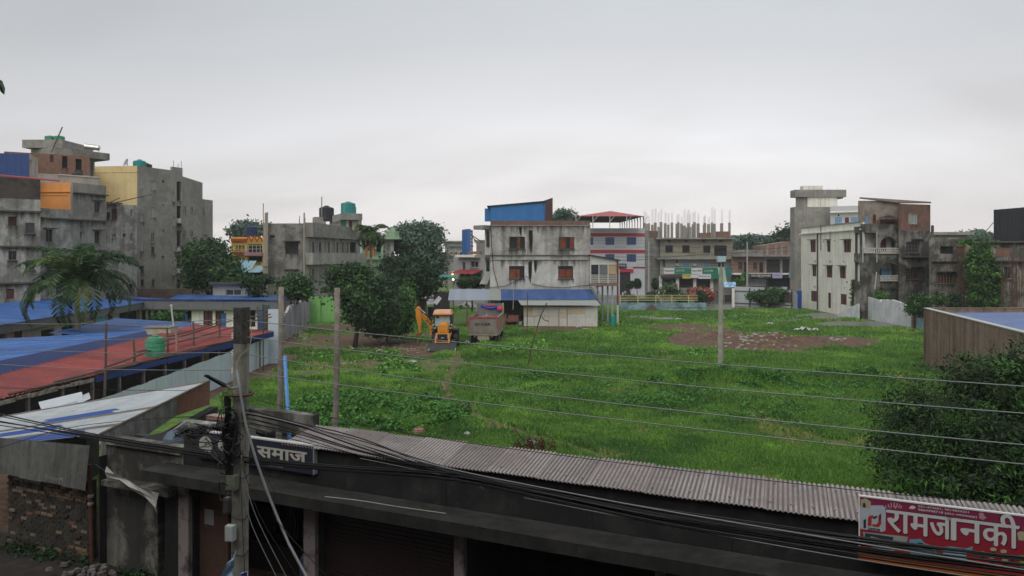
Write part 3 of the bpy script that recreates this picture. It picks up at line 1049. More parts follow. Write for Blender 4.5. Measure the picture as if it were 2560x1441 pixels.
 for x, y0, y1, r, lb in ((750,270,100,.06, 'tallest bamboo scaffold pole on the corner of the peeling end wall'),(768,860,180,.11, 'pale scaffold pole nearest the colourful house'),
        (783,850,175,.11, 'pale scaffold pole tied beside another on the peeling end wall'),(757,870,268,.1, 'outermost scaffold pole of the peeling end wall'),
        (1100,800,180,.1, 'scaffold pole at the corner between end wall and verandah'),(1109,270,225,.06, 'short pole stub on the corner of the verandah building'),
        (1061,272,208,.07, 'short pole on the roof of the peeling end wall')):
  Y = 94.4 if y0 > 500 else 96
  o = MB().tube([P(*c2(x, y0), Y), P(*c2(x - 2,(y0 + y1) / 2), Y), P(*c2(x, y1), Y)], r).build('scaffold_pole', mat('pale bamboo pole', 'a39a8a',.8, var=.2))
  tag(o, lb, 'pole')
 for x, y0, y1, lb in ((1250,215,42, 'tall mast above the black tank of the verandah building'),(1442,182,100, 'mast beside the teal tank of the verandah building')):
  tag(MB().tube([P(*c2(x, y0),108), P(*c2(x, y1),108)],.08).build('antenna_mast', M_STEEL), lb, 'mast')
 mb = MB()
 for y in (640,700,760,870):
  mb.tube([P(*c2(735, y),94.2), P(*c2(800, y + 4),94.2)],.05)
 tag(mb.build('scaffold_rungs', M_BAMB), 'short cross pieces tied over the scaffold poles of the peeling end wall', 'rung')
 # green house
 wG = WP(903,121,958,121)
 M_PG = mat('pale green plaster', '9db89a',.85, stain='84a283', stain_amt=.5, streak=.3, streak_col='5c7059', var=.08)
 b = thing('green_house', 'pale green house with a balustraded roof slab behind the areca palm', 'building', wG.pt(wG.L / 2,0))
 z = zat(wG,1650,400, c2)
 back_body(b, wG,0, wG.L,0, z - .3,8, M_PG)
 wall_with(b, wG,0, wG.L,0, z,[(1718,450,1759,518, 'D'),(1590,680,1700,760, 'D')], M_PG, c2)
 for y in (582,640):
  ledge(b, wG,0, wG.L, zat(wG,1650, y, c2),.15,.5, M_PG)
 w2 = WP(958.5,122.5,984,122.5)
 z = zat(w2,1820,408, c2)
 back_body(b, w2,0, w2.L,0, z,7, M_OWH, 'wing')
 wall_with(b, w2,0, w2.L,0, z,[(1815,445,1835,480, 'O')], M_OWH, c2, 'wing_wall')
 mb = MB()
 w2.box(mb,-.1, w2.L + 1.1, z + .003, z + .35,-6,1.1)
 mb.build('roof_slab', M_PG, b)
 mb = MB()
 for i in range(14):
  u = w2.L + 1.0 - i * .17
  w2.box(mb, u - .05, u + .05, z + .36, z + 1.2,.95,1.05)
 w2.box(mb,-.1, w2.L + 1.1, z + 1.2, z + 1.3,.9,1.1)
 mb.build('balustrade', M_PG, b)
 w2.box(MB(), w2.L * .5, w2.L + .2, z + .36, z + 1.9,-1,0).build('roof_block', M_PG, b)
 # yellow and red house
 w = WP(578,112,664,112)
 M_Y2 = mat('bright yellow paint', 'd1b04c',.8, var=.06)
 M_R2 = mat('brick red paint', 'ab3a2c',.8, var=.06)
 b = thing('colourful_house', 'yellow and red painted house with a zigzag parapet', 'building', w.pt(w.L / 2,0))
 z = zat(w,600,388, c2)
 back_body(b, w,0, w.L,0, z - .4,8, M_Y2)
 wall_with(b, w,0, w.L,0, z,[(510,458,530,495, 'O'),(535,458,560,495, 'O'),(565,458,590,495, 'O'),(612,450,740,518, 'D'),(510,560,530,592, 'O'),(535,560,560,592, 'O'),
         (565,560,590,592, 'O'),(620,556,740,600, 'D')], M_Y2, c2)
 for y0, y1, xa, xb, m in ((402,425,475,604, M_R2),(515,540,508,602, M_R2),(520,548,603,748, mat('pink slab paint', 'b58a93',.8))):
  r = w.rect(*c2(xa, y0), *c2(xb, y1))
  w.box(MB(), r[0], r[1], r[2], r[3],.003,.3 if xa < 600 else .8).build('band', m, b)
 mb = MB()
 for i in range(3):
  ua, ub = uat(w,607 + 47 * i, c2), uat(w,607 + 47 * (i + 1), c2)
  um = (ua + ub) / 2
  zl, zh = zat(w,600,435, c2), zat(w,600,393, c2)
  for (p, q_) in ((ua, um),(ub, um)):
   mb.hexa([w.pt(p, zl,.4), w.pt(p, zl,.3), w.pt(q_, zh,.3), w.pt(q_, zh,.4), w.pt(p, zl + .35,.4), w.pt(p, zl + .35,.3), w.pt(q_, zh + .35,.3), w.pt(q_, zh + .35,.4)])
 mb.build('zigzag_trim', M_R2, b)
 wq = WP(612,110.5,660,110.5)
 mb = MB()
 for y in (462,490):
  wq.box(mb,0, wq.L, zat(wq,630, y, c2) - .03, zat(wq,630, y, c2) + .03,0,.05)
 for i in range(6):
  u = wq.L * i / 5
  wq.box(mb, u - .03, u + .03, zat(wq,630,520, c2), zat(wq,630,455, c2),-.03,.03)
 mb.build('railing', M_WFRAME, b)
 water_tank(tuple(P(*c2(650,380),113)),.9,1.6, mat('navy plastic tank', '1f3358',.5), 'navy tank on the roof of the yellow and red house')
 w = WP(586,101,655,101)
 b = thing('market_shelter', 'light blue sheet roofed shelter below the yellow and red house', 'shelter', w.pt(w.L / 2,0))
 M_LB = mat('light blue sheet', '86abbb',.6, var=.08, objvar=.08)
 zt, zb, zm = zat(w,600,592, c2), zat(w,600,690, c2), zat(w,600,635, c2)
 n = 8
 for i in range(n):
  a, c = w.L * i / n, w.L * (i + 1) / n
  top = zt if c < w.L * .75 else zm
  mb = MB()
  mb.hexa([w.pt(a + .01, zb,1), w.pt(c - .01, zb,1), w.pt(c - .01, zb + .05,.9), w.pt(a + .01, zb + .05,.9), w.pt(a + .01, top - .05,-2), w.pt(c - .01, top - .05,-2), w.pt(c - .01, top,-2), w.pt(a + .01, top,-2)])
  mb.build('sheet', M_LB, b)
 body(b,[w.pt(0,0,-.5), w.pt(w.L,0,-.5), w.pt(w.L,0,-5), w.pt(0,0,-5)],0, zb, M_INT2, 'wall')
 # low white house behind the blue roofs
 w = WP(532,82,664,82)
 b = thing('low_white_house', 'low white house half hidden behind the blue market roof', 'building', w.pt(w.L / 2,0))
 z = zat(w,600,795, c2)
 back_body(b, w,0, w.L,0, z,6, M_OWH)
 wall_with(b, w,0, w.L,0, z,[(425,838,560,890, 'O'),(597,838,665,890, 'b')], M_OWH, c2)
 w.box(MB(),-.2, w.L + .2, z + .003, z + .25,-6.2,.6).build('roof_slab', mat('dark old roof concrete', '4a4744',.9, var=.3), b)
 # rubble topped brick wall left of it
 w = WP(343,84,480,84)
 b = facade(w,0, w.L,0, zat(w,400,723),[], mat('dark rubble wall', '4b4039',.95, stain='6a5a4c', stain_amt=.5, var=.3, scale=6), None, 'brick_wall',.4)
 tag(b, 'low dark brick wall with a rubble top below the tallest grey block', 'wall')
centre_left()
def centre():
 w = WP(1225,88,1476,88)
 M_C = mat('grimy centre plaster', 'b3b0aa',.9, stain='77756f', stain_amt=.85, stain_scale=.32, streak=.7, streak_col='57554f', var=.12)
 M_C1 = mat('whitewashed lower plaster', 'c6c4bd',.9, stain='9b9993', stain_amt=.6, stain_scale=.32, streak=.45, streak_col='6b6963', var=.1)
 b = thing('corner_building', 'grimy grey and white building in the middle with four orange-curtained windows', 'building', w.pt(w.L / 2,0))
 zt, zm, zl = zat(w,1300,293, c3), zat(w,1300,545, c3), zat(w,1300,582, c3)
 zt, zm, zl = zat(w, *c3(1300,293)), zat(w, *c3(1300,545)), zat(w, *c3(1300,582))
 back_body(b, w,0, w.L,0, zt - .1,11, M_C)
 for i,(x, y) in enumerate(((938,488),(1363,488),(935,745),(1357,745))):
  r = w.rect(*c3(x, y - 100), *c3(x + 130, y))
  CURT[round(r[2] + r[0])] = ([(.48,.68,0)],[(.05,.45,.0),(.72,.96,0)],[(.05,.46,0),(.5,.68,0)],[(.05,.47,0),(.53,.92,0)])[i]
 wall_with(b, w,0, w.L, zl + .1, zt,[(938,385,1072,488, 'C', 's'),(1363,388,1495,488, 'C', 's')], M_C, c3, 'upper_wall')
 wall_with(b, w,0, w.L,0, zl + .098,[(935,636,1068,745, 'C', 's'),(1357,636,1485,745, 'C', 's')], M_C1, c3, 'lower_wall')
 ledge(b, w,-.05, w.L + .05, zm - .06,.12,.1, M_HOOD)
 ledge(b, w,-.05, w.L + .05, zl - .05,.06,.06, M_HOOD)
 ledge(b, w,-.05, w.L + .05, zt + .003,.1,.1, M_PARA)
 M_BP = mat('parapet brick', '7a5446',.9, brick=(0.0, '7f7468'), stain='5d4a40', stain_amt=.5, var=.2)
 w.box(MB(),.05, w.L - .05, zt + .1, zat(w, *c3(1400,248)),-.3,-.02).build('brick_parapet', M_BP, b)
 for (xa, xb, ya, yb) in ((1103,1138,330,560),(1100,1132,598,790),(1020,1045,300,400),(1150,1175,590,700)):
  r = w.rect(*c3(xa, ya), *c3(xb, yb))
  stain(w, r[0], r[1], r[2], r[3], b, M_STAIN2,.012)
  stain(w, r[0] + .1, r[1] - .1, r[2], r[3], b, M_STAIN2,.02)
 stain(w,.05, w.L - .05, zt - 1.6, zt - .01, b, M_STAIN,.004)
 stain(w,.05, w.L - .05, zl - 1.6, zl - .06, b, M_STAIN,.004)
 M_ST = mat('black wet pipe stain', '2f2e2b',.8, var=.3, scale=3)
 # penthouse of blue sheets
 M_BL = mat('sky blue sheet', '2b70ae',.5, var=.07, objvar=.06)
 wp = WP(1226,88.8,1363,88.8)
 zb = zt + .3
 n = 9
 for i in range(n):
  a, c = wp.L * i / n, wp.L * (i + 1) / n
  ya, yb = 125 + (85 - 125) * i / n,125 + (85 - 125) * (i + 1) / n
  bt = (290,282,250,250,262,250,272,272,272)[i]
  mb = MB()
  zz = zat(wp, *c3(1000, bt))
  mb.hexa([wp.pt(a + .008, zz,.04), wp.pt(c - .008, zz,.04), wp.pt(c - .008, zz,0), wp.pt(a + .008, zz,0),
     wp.pt(a + .008, zat(wp, *c3(1000, ya)),.04), wp.pt(c - .008, zat(wp, *c3(1000, yb)),.04), wp.pt(c - .008, zat(wp, *c3(1000, yb)),0), wp.pt(a + .008, zat(wp, *c3(1000, ya)),0)])
  mb.build('blue_sheet', M_BL, b)
 mb = MB()
 a, d_ = zat(wp, *c3(1000,128)), zat(wp, *c3(1000,90))
 mb.hexa([wp.pt(0, zb,-.03), wp.pt(wp.L, zb,-.03), wp.pt(wp.L, zb,-5), wp.pt(0, zb,-5), wp.pt(0, a,-.03), wp.pt(wp.L, d_,-.03), wp.pt(wp.L, d_,-5), wp.pt(0, a,-5)])
 mb.build('penthouse', M_BP, b)
 mb = MB()
 mb.hexa([wp.pt(-.4, a,.25), wp.pt(wp.L + .05, d_ + .06,.25), wp.pt(wp.L + .05, d_ + .06,-5.2), wp.pt(-.4, a,-5.2), wp.pt(-.4, a + .1,.25), wp.pt(wp.L + .05, d_ + .18,.25), wp.pt(wp.L + .05, d_ + .18,-5.2), wp.pt(-.4, a + .1,-5.2)])
 mb.build('penthouse_roof', M_DFRAME, b)
 mb = MB()
 p = [P(*c3(1246,290),88.7), P(*c3(1310,290),91), P(*c3(1310,50),91), P(*c3(1228,78),88.7)]
 q = [v + Vector((0,.25,0)) for v in p]
 mb.hexa([p[0], p[1], q[1], q[0], p[3], p[2], q[2], q[3]])
 mb.build('brown_end_wall', mat('brown rusted sheet', '59403a',.85, var=.15), b)
 wp.box(MB(), uat(wp,725, c3),-.02, zat(wp, *c3(740,250)), zat(wp, *c3(740,140)),-1.5,-.6).build('blue_box', M_BL, b)
 # left side: overhanging slab, side windows, stairs
 ws = WP(1206,91,1225,90)
 body(b,[P(1212,700,90), P(1224.8,700,90), P(1224,700,98), P(1212,700,98)],0, zt - .4, M_C1, 'side_wing')
 mb = MB()
 ws.box(mb,-.3, ws.L + .2, zt - .35, zt + .15,-6,1.2)
 ws.box(mb,-.3, ws.L + .2, zm - .3, zm + .05,-6,1.0)
 mb.build('balcony_slab', M_PARA, b)
 for y0, y1 in ((340,470),(588,690)):
  p0, p1 = P(*c3(740, y1),89.9), P(*c3(766, y0),89.9)
  MB().box(((p0.x + p1.x) / 2,89.9,(p0.z + p1.z) / 2),(p1.x - p0.x,.1, p1.z - p0.z)).build('side_window', M_GLASS, b)
 mb = MB()
 for i in range(9):
  x, y = c3(765 - i * 6,690 + i * 12)
  mb.box(P(x, y,89.2),(.9,.8,.16))
 mb.build('stair', M_C1, b)
 # drooping cables on the wall
 for i, pts in enumerate((((775,290),(790,500),(800,660),(835,790),(842,820)),((1065,725),(1000,765),(900,810),(780,822),(700,790)),
        ((1070,720),(1110,740),(1122,780)),((1130,790),(1250,815),(1400,822),(1630,800)),((1632,800),(1700,815),(1790,800),(1870,795)))):
  o = MB().tube([P(*c3(x, y),87.85) for x, y in pts],.035,5).build('wall_cable', M_BLACK)
  tag(o,('cable running down the left corner of the grimy middle building', 'cable sagging from the lower left window of the grimy middle building', 'short cable hooked under the dark stain of the middle building',
    'cable looping along the foot of the whitewashed wall', 'cable reaching from the whitewashed wall to the stilted annex')[i], 'cable')
 # annex on stilts
 wa = WP(1477,86.5,1547,86.5)
 a = thing('stilt_annex', 'glazed white annex room on tall steel stilts beside the grimy middle building', 'annex', wa.pt(wa.L / 2,0))
 Z = lambda y: zat(wa, *c3(1700, y))
 U = lambda x: uat(wa, x, c3)
 MW = mat('white annex panel', 'c9c9c3',.6, var=.06, stain='a9a59b', stain_amt=.3)
 for i,(xa, xb) in enumerate(((1637,1703),(1709,1781),(1788,1860))):
  ya, yb = 542 + (xa - 1637) * .18,542 + (xb - 1637) * .18
  mb = MB()
  mb.hexa([wa.pt(U(xa), Z(620),.03), wa.pt(U(xb), Z(620),.03), wa.pt(U(xb), Z(620),0), wa.pt(U(xa), Z(620),0), wa.pt(U(xa), Z(ya),.03), wa.pt(U(xb), Z(yb),.03), wa.pt(U(xb), Z(yb),0), wa.pt(U(xa), Z(ya),0)])
  mb.build('upper_panel', MW, a)
  wa.box(MB(), U(xa), U(xb), Z(705), Z(625),-.02,0.01).build('window_pane', M_GLASS if i == 0 else (mat('dusty pane', '6a706f',.3) if i == 1 else mat('beige board', 'b39a73',.7)), a)
 mb = MB()
 for x in (1635,1706,1784,1863):
  wa.box(mb, U(x) - .05, U(x) + .05, Z(800), Z(545 + (x - 1635) * .18),0.035,.1)
 wa.box(mb, U(1635), U(1863), Z(625), Z(619),.032,.095)
 for i in range(5):
  y = 712 + i * 15
  wa.box(mb, U(1635), U(1863), Z(y + 5), Z(y),.04,.08)
 mb.build('frame', MW, a)
 mb = MB()
 mb.hexa([wa.pt(-.1, Z(545),.4), wa.pt(U(1888), Z(590),.4), wa.pt(U(1888), Z(590),-4), wa.pt(-.1, Z(545),-4), wa.pt(-.1, Z(538),.4), wa.pt(U(1888), Z(583),.4), wa.pt(U(1888), Z(583),-4), wa.pt(-.1, Z(538),-4)])
 mb.build('roof', M_DFRAME, a)
 wa.box(MB(),-.05, U(1873), Z(808), Z(785),-4,.2).build('floor_slab', mat('rusty floor edge', '7c6352',.8, var=.2), a)
 wa.box(MB(),.05, U(1860), Z(784), Z(600),-4,-.5).build('inner_wall', mat('annex inside wall', '8e8c86',.8), a)
 for x, yb, off in ((1725,965,-3.6),(1758,1030,-2.4),(1793,1060,-1.2),(1827,1068,-.6),(1866,1080,.1)):
  top = wa.pt(U(x), Z(808), off)
  if off > 0:
   MB().tube([(top.x, top.y,0),(top.x, top.y, top.z - 2.2)],.13).build('stilt', M_WFRAME, a)
   MB().tube([(top.x, top.y, top.z - 2.2),(top.x, top.y, top.z + 3)],.12).build('stilt', mat('rust brown pipe', '6d3f30',.8, var=.2), a)
  else:
   MB().tube([(top.x, top.y,0),(top.x, top.y, top.z)],.11).build('stilt', mat('pale grey stilt', 'a3a8aa',.6, var=.1), a)
 st = thing('outside_stair', 'steel stair with a handrail going down below the stilted annex', 'stair', G(1500,800))
 mb = MB()
 p0, p1 = P(*c3(1640,815),86), P(*c3(1722,960),86)
 for i in range(13):
  mb.box(p0.lerp(p1, i / 12),(.3,.9,.05))
 mb.build('tread', M_STEEL, st)
 mb = MB()
 for k in (-.45,.45):
  mb.tube([p0 + Vector((0, k,0)), p1 + Vector((0, k,0))],.05)
  mb.tube([p0 + Vector((0, k,1)), p1 + Vector((0, k,1))],.03)
  for i in range(7):
   q = p0.lerp(p1, i / 6)
   mb.tube([q + Vector((0, k,0)), q + Vector((0, k,1))],.02)
 mb.build('handrail', M_STEEL, st)
 # lean-to shed with blue roof
 wf = WP(1309,83.2,1494,82.6)
 s = thing('lean_to_shed', 'white boarded shed with a long blue lean-to roof at the foot of the middle building', 'shed', wf.pt(wf.L / 2,0))
 back_body(s, wf,0, wf.L,0,2.25,4.3, mat('shed board white', 'c4c2b9',.75, stain='aaa597', stain_amt=.4, var=.05))
 MSW = MC['shed board white']
 cuts = [1309,1336,1372,1400,1414,1440,1464,1494]
 for i in range(len(cuts) - 1):
  a_, c_ = uat(wf, cuts[i]), uat(wf, cuts[i + 1])
  wf.box(MB(), a_ + .012, c_ - .012,.12,1.15,-.3,0.004 * (i % 2)).build('board', MSW, s)
  wf.box(MB(), a_ + .012, c_ - .012,1.17,2.27,-.3,0.004 * ((i + 1) % 2)).build('board', MSW, s)
 for x0, y0, x1, y1, nm, m in ((1062,978,1140,1070, 'hatch', mat('beige hatch board', 'b8a98f',.8)),(1140,975,1205,1060, 'hatch', MSW),(1193,1012,1266,1062, 'hatch', MSW),(1432,982,1507,1048, 'hatch', MC['beige hatch board']),(1509,982,1585,1048, 'hatch', MC['beige hatch board'])):
  r = wf.rect(*c3(x0, y0), *c3(x1, y1))
  wf.box(MB(), r[0], r[1], r[2], min(r[3],2.25),.006,.04).build(nm, m, s)
 r = wf.rect(*c3(1366,1012), *c3(1430,1142))
 d = wf.box(MB(), r[0], r[1],.08, r[3],.008,.05).build('door', MSW, s)
 wf.box(MB(), r[0] + .1, r[1] - .1,.95,1.75,.051,.06).build('door_panel', MC['beige hatch board'], d)
 mb = MB()
 wf.box(mb, r[0] - .06, r[0] - .003,.08, r[3] + .06,.005,.07)
 wf.box(mb, r[1] + .003, r[1] + .06,.08, r[3] + .06,.005,.07)
 mb.build('door_frame', M_DFRAME, d)
 wf.box(MB(),0, wf.L,0,.118,-.3,.1).build('plinth', M_BRICK, s)
 def roofsheets(root, pa, pb, pc, pd, n, m, name='roof_sheet', waves=6, amp=.03, ms=None):
  """pa,pb top edge left/right; pd,pc bottom edge left/right"""
  for i in range(n):
   t0, t1 = i / n,(i + 1) / n
   a, b_, c_, d_ = pa.lerp(pb, t0), pa.lerp(pb, t1 + .02 / n), pd.lerp(pc, t1 + .02 / n), pd.lerp(pc, t0)
   corr(root, a, b_, c_, d_, waves, amp,(ms[i] if ms else m), name,.004 * (i % 2))
 M_BR = mat('faded blue roof sheet', '3f5b8f',.45, var=.08, objvar=.12, stain='52709c', stain_amt=.5)
 M_GR = mat('galvanised roof sheet', 'a0a9b4',.45, var=.08, objvar=.08)
 M_PR = mat('pale grey roof sheet', '9da19b',.5, var=.08)
 T = lambda x, y: P(*c3(x, y),87.9)
 Bo = lambda x, y, d=83.4: P(*c3(x, y), d)
 roofsheets(s, T(425,833), T(862,835), Bo(868,930), Bo(412,930),9, M_GR, ms=[M_GR] * 7 + [M_PR] * 2)
 roofsheets(s, T(866,836), T(1640,836), Bo(1690,930), Bo(870,930),14, M_BR)
 roofsheets(s, Bo(1012,931), Bo(1690,931), P(*c3(1718,975),82.2), P(*c3(1040,973),82.2),12, M_PR)
 for x in (457,575,760):
  p = Bo(x,935,83.6)
  MB().tube([(p.x, p.y,0),(p.x, p.y,3.0)],.07).build('post', M_BAMB, s)
 body(s,[P(1252,700,86), P(1308.5,700,86), P(1308.5,700,87.9), P(1252,700,87.9)],0,3.2, M_INT2, 'back_wall')
 tag(MB().tube([P(*c3(975,790),83), P(*c3(970,1010),83)],.05).build('steel_pipe', M_STEEL), 'thin pale pipe standing up through the blue lean-to roof', 'pipe')
 # things under the lean-to
 p = P(*c3(955,1040),84.5)
 t = thing('covered_trestle', 'trestle covered by a reddish brown cloth under the blue lean-to roof', 'trestle',(p.x, p.y,0))
 mb = MB()
 for i in range(9):
  for j in range(3):
   pass
 mb.prism([(p.x - .85, p.y - .5),(p.x + .8, p.y - .5),(p.x + .9, p.y + .5),(p.x - .8, p.y + .5)],.95,1.22)
 for i in range(8):
  x = p.x - .85 + i * .21
  mb.hexa([(x, p.y - .56,.55 + .12 * math.sin(i * 2.1)),(x + .2, p.y - .56,.5 + .1 * math.sin(i * 1.7)),(x + .2, p.y - .5,.5),(x, p.y - .5,.5),(x, p.y - .53,1.2),(x + .2, p.y - .53,1.18),(x + .2, p.y - .49,1.2),(x, p.y - .49,1.2)])
 mb.build('cloth', mat('reddish brown cloth', '7a4f45',.9, var=.3), t)
 for dx in (-.7,.7):
  MB().box((p.x + dx, p.y,.475),(.08,.7,.95)).build('leg', M_WOODP, t)
 p = P(*c3(1031,1075),84.3)
 t = thing('bucket', 'white plastic bucket at the open end of the lean-to shed', 'bucket',(p.x, p.y,0))
 MB().lathe((p.x, p.y,0),[(.2,0),(.24,.45),(.26,.47),(.26,.52),(.2,.52)],14).build('pail', M_WFRAME, t)
 MB().tube([(p.x + .26 * math.cos(a), p.y,.5 + .25 * math.sin(a)) for a in np.linspace(0,3.14,7)],.012,5).build('handle', M_STEEL, t)
 water_tank((G(1493,800).x + .8,84,0),.27,1.35, M_TTEAL, 'teal tank standing on the ground at the end of the lean-to shed', None)
def corr(root, a, b, c, d, waves, amp, m, name='sheet', lift=0.0, seg=4, rows=1, m2=None):
 """corrugated sheet: a,b far/top edge, d,c near/bottom edge; waves run from top to bottom"""
 n = waves * seg
 nor = (b - a).cross(d - a).normalized()
 if nor.z < 0:
  nor = -nor
 vs_, fs = [],[]
 for j in range(rows + 1):
  for i in range(n + 1):
   t = i / n
   k = j / rows
   p = a.lerp(b, t).lerp(d.lerp(c, t), k)
   vs_.append(p + nor * (amp * math.sin(t * waves * 2 * math.pi) + lift))
 for j in range(rows):
  for i in range(n):
   q = j * (n + 1) + i
   fs.append((q, q + 1, q + n + 2, q + n + 1))
 mb = MB().add(vs_, fs)
 if m2 is not None:          # shade between the ridges, painted as a darker colour on the trough faces
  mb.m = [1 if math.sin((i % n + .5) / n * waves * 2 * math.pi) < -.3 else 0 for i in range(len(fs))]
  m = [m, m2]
 return mb.build(name, m, root, smooth=False)
centre()
# ------------------------------------------------------------------ lettering and flat print
def text_mesh(s, bold=0.0):
 c = bpy.data.curves.new('lettering', 'FONT')
 c.body = s
 c.size = 1.0
 c.offset = bold
 c.resolution_u = 3
 o = bpy.data.objects.new('lettering_tmp', c)
 COL.objects.link(o)
 bpy.context.view_layer.update()
 me = o.to_mesh()
 V = [tuple(v.co) for v in me.vertices]
 Fs = [tuple(p.vertices) for p in me.polygons]
 o.to_mesh_clear()
 bpy.data.objects.remove(o)
 bpy.data.curves.remove(c)
 return V, Fs
def lettering(s, w, u0, u1, z0, z1, off, m, parent, bold=0.0, name='lettering', slope=0.0):
 V, Fs = text_mesh(s, bold)
 if not V:
  return
 xa, xb = min(v[0] for v in V), max(v[0] for v in V)
 ya, yb = min(v[1] for v in V), max(v[1] for v in V)
 mb = MB()
 pts = []
 for x, y, _ in V:
  t = (x - xa) / (xb - xa)
  pts.append(w.pt(u0 + (u1 - u0) * t, z0 + (z1 - z0) * (y - ya) / (yb - ya) + slope * t, off))
 mb.add(pts, Fs)
 return mb.build(name, m, parent)
def pxpoly(w, pts, off, m, parent, name='print', cf=ident):
 """flat print: polygon given at photo pixels, laid on the plane of a sign"""
 mb = MB()
 v = []
 for x, y in pts:
  u, z = w.hit(*cf(x, y))
  v.append(w.pt(u, z, off))
 mb.add(v,[tuple(range(len(v)))])
 return mb.build(name, m, parent)
def board(w, r, m, parent=None, name='board', off=(.02,.08)):
 mb = MB()
 w.box(mb, r[0], r[1], r[2], r[3], off[0], off[1])
 return mb.build(name, m, parent)
M_PW = mat('sign white', 'd0d2cf',.5, var=.03)
M_PG_ = mat('sign green', '1f7a5f',.5, var=.05)
M_PB = mat('sign black', '1b1d22',.5, var=.05)
M_PY = mat('sign yellow', 'c7b45a',.5, var=.05)
def street_side():
 # red and white building with roof canopy
 w = WP(1440,150,1612,150)
 MRW = mat('white cladding panels', 'c4c6c9',.55, var=.05)
 MRED = mat('red cladding band', 'b3313f',.55, var=.05)
 b = thing('clad_building', 'white clad building with two red bands and blue windows under a red roof canopy', 'building', w.pt(w.L / 2,0))
 z = zat(w, *c3(1900,312))
 back_body(b, w,0, w.L,0, z - .3,10, MRW)
 ws_ = [(1762,390,1838,455, 'U'),(1945,390,2025,455, 'U'),(1600,390,1657,455, 'U'),(1762,535,1838,598, 'U'),(1945,535,2025,600, 'U')]
 wall_with(b, w,0, w.L,0, z, ws_, MRW, c3)
 for y0, y1, x0 in ((355,383,1500),(498,527,1500),(642,656,2000)):
  r = w.rect(*c3(x0, y0), *c3(2096, y1))
  w.box(MB(), max(r[0],0), w.L, r[2], r[3],.003,.08).build('red_band', MRED, b)
 mb = MB()
 for y in (335,415,440,475,560,585,620):
  zz = zat(w, *c3(1900, y))
  for (ua, ub) in ((uat(w,1660, c3), uat(w,1758, c3)),(uat(w,1842, c3), uat(w,1942, c3)),(uat(w,2028, c3), w.L)):
   w.box(mb, ua, ub, zz - .03, zz + .03,.003,.02)
 mb.build('panel_joint', mat('panel joint', '85878a',.7), b)
 r = w.rect(*c3(1880,615), *c3(1941,660))
 s = board(w, r, M_PB, b, 'shop_board',(.1,.2))
 lettering('MAS', w, r[0] + .1, r[1] - .2, r[2] + (r[3] - r[2]) * .45, r[3] - .2,.205, M_PW, s,.02)
 lettering('DENTAL', w, r[0] + .5, r[1] - .3, r[2] + .25, r[2] + (r[3] - r[2]) * .33,.205, M_PW, s,.01)
 r = w.rect(*c3(1885,662), *c3(2000,690))
 board(w, r, MRED, b, 'shop_board',(.1,.3))
 w.box(MB(), uat(w,1885, c3), uat(w,1975, c3),0, r[2],.003,.02).build('shop_front', M_INT2, b)
 c = thing('roof_canopy', 'red pyramid roof canopy on slim white posts above the white clad building', 'canopy', P(1524,571,156))
 Z = EYE + 99 * 143 / F
 A, B = P(1440,541,143), P(1609,541,143)
 C_, D_ = Vector((B.x - .6,170, Z)), Vector((A.x + .6,170, Z))
 A.z = B.z = Z
 T = P(1526,528,152)
 T.z = EYE + 112 * 152 / F
 mb = MB()
 for p, q in ((A, B),(B, C_),(C_, D_),(D_, A)):
  mb.add([p, q, T],[(0,1,2)])
 mb.build('roof_sheets', mat('faded red canopy sheet', 'a8504e',.6, var=.1), c)
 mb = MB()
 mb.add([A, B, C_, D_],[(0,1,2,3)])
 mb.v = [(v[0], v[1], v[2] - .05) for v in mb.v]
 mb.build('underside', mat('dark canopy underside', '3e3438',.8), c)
 for p0, p1, n in ((A, B,4),(B, C_,9)):
  for i in range(n + 1):
   q = p0.lerp(p1, i / n)
   mb = MB()
   mb.tube([(q.x, q.y, z - .4),(q.x, q.y, Z)],.09,5)
   d = (p1 - p0).normalized()
   mb.tube([(q.x, q.y, Z - 1.1),(q.x + d.x * .9, q.y + d.y * .9, Z - .05)],.05,4)
   mb.build('post', M_WFRAME, c)
 # grey unplastered strip and the bank building
 w = WP(1612,153,1652,156)
 b = thing('grey_gable', 'bare grey strip of wall with brick infill between the clad building and the bank', 'building', w.pt(w.L / 2,0))
 z = zat(w, *c4(280,470))
 back_body(b, w,0, w.L,0, z - .2,8, M_CONC)
 facade(w,0, w.L,0, z,[], M_CONC2, b)
 r = w.rect(*c4(250,470), *c4(355,538))
 w.box(MB(), r[0], min(r[1], w.L - .3), r[2], r[3] - .05,.003,.05).build('brick_infill', M_BRICK, b)
 w = WP(1650,155,1831.5,155)
 b = thing('bank_building', 'unfinished three-storey building with green shop boards and bare columns on its roof', 'building', w.pt(w.L / 2,0))
 z2, z1 = zat(w, *c4(700,545)), zat(w, *c4(700,748))
 zb = zat(w, *c4(700,905))
 back_body(b, w,0, w.L,0, z2 - .1,12, M_CONC)
 M_TAN = mat('tan bare plaster', '96907f',.9, stain='7f7a6c', stain_amt=.6, stain_scale=.3, streak=.3, streak_col='5c594f', var=.1)
 wall_with(b, w,0, w.L, z1, z2,[(413,615,490,690, 'D'),(583,615,658,690, 'D'),(793,617,864,692, 'D'),(903,617,1030,722, 'D'),(435,566,470,580, 'D'),(605,566,640,580, 'D'),(778,566,812,580, 'D'),(948,566,985,580, 'D')], M_TAN, c4, 'top_wall')
 wall_with(b, w,0, w.L, zb, z1 - .003,[(590,785,650,835, 'b'),(800,785,850,835, 'b'),(520,765,540,830, 'o'),(940,790,1000,830, 'D'),(385,755,415,835, 'O'),(860,780,930,835, 'L')], mat('pale green grey wall', 'a6aaa0',.8, var=.1, stain='8b8f86', stain_amt=.4), c4, 'middle_wall')
 ledge(b, w,-1, w.L + .1, z2 - .2,.3,1.2, M_PARA, 'roof_slab')
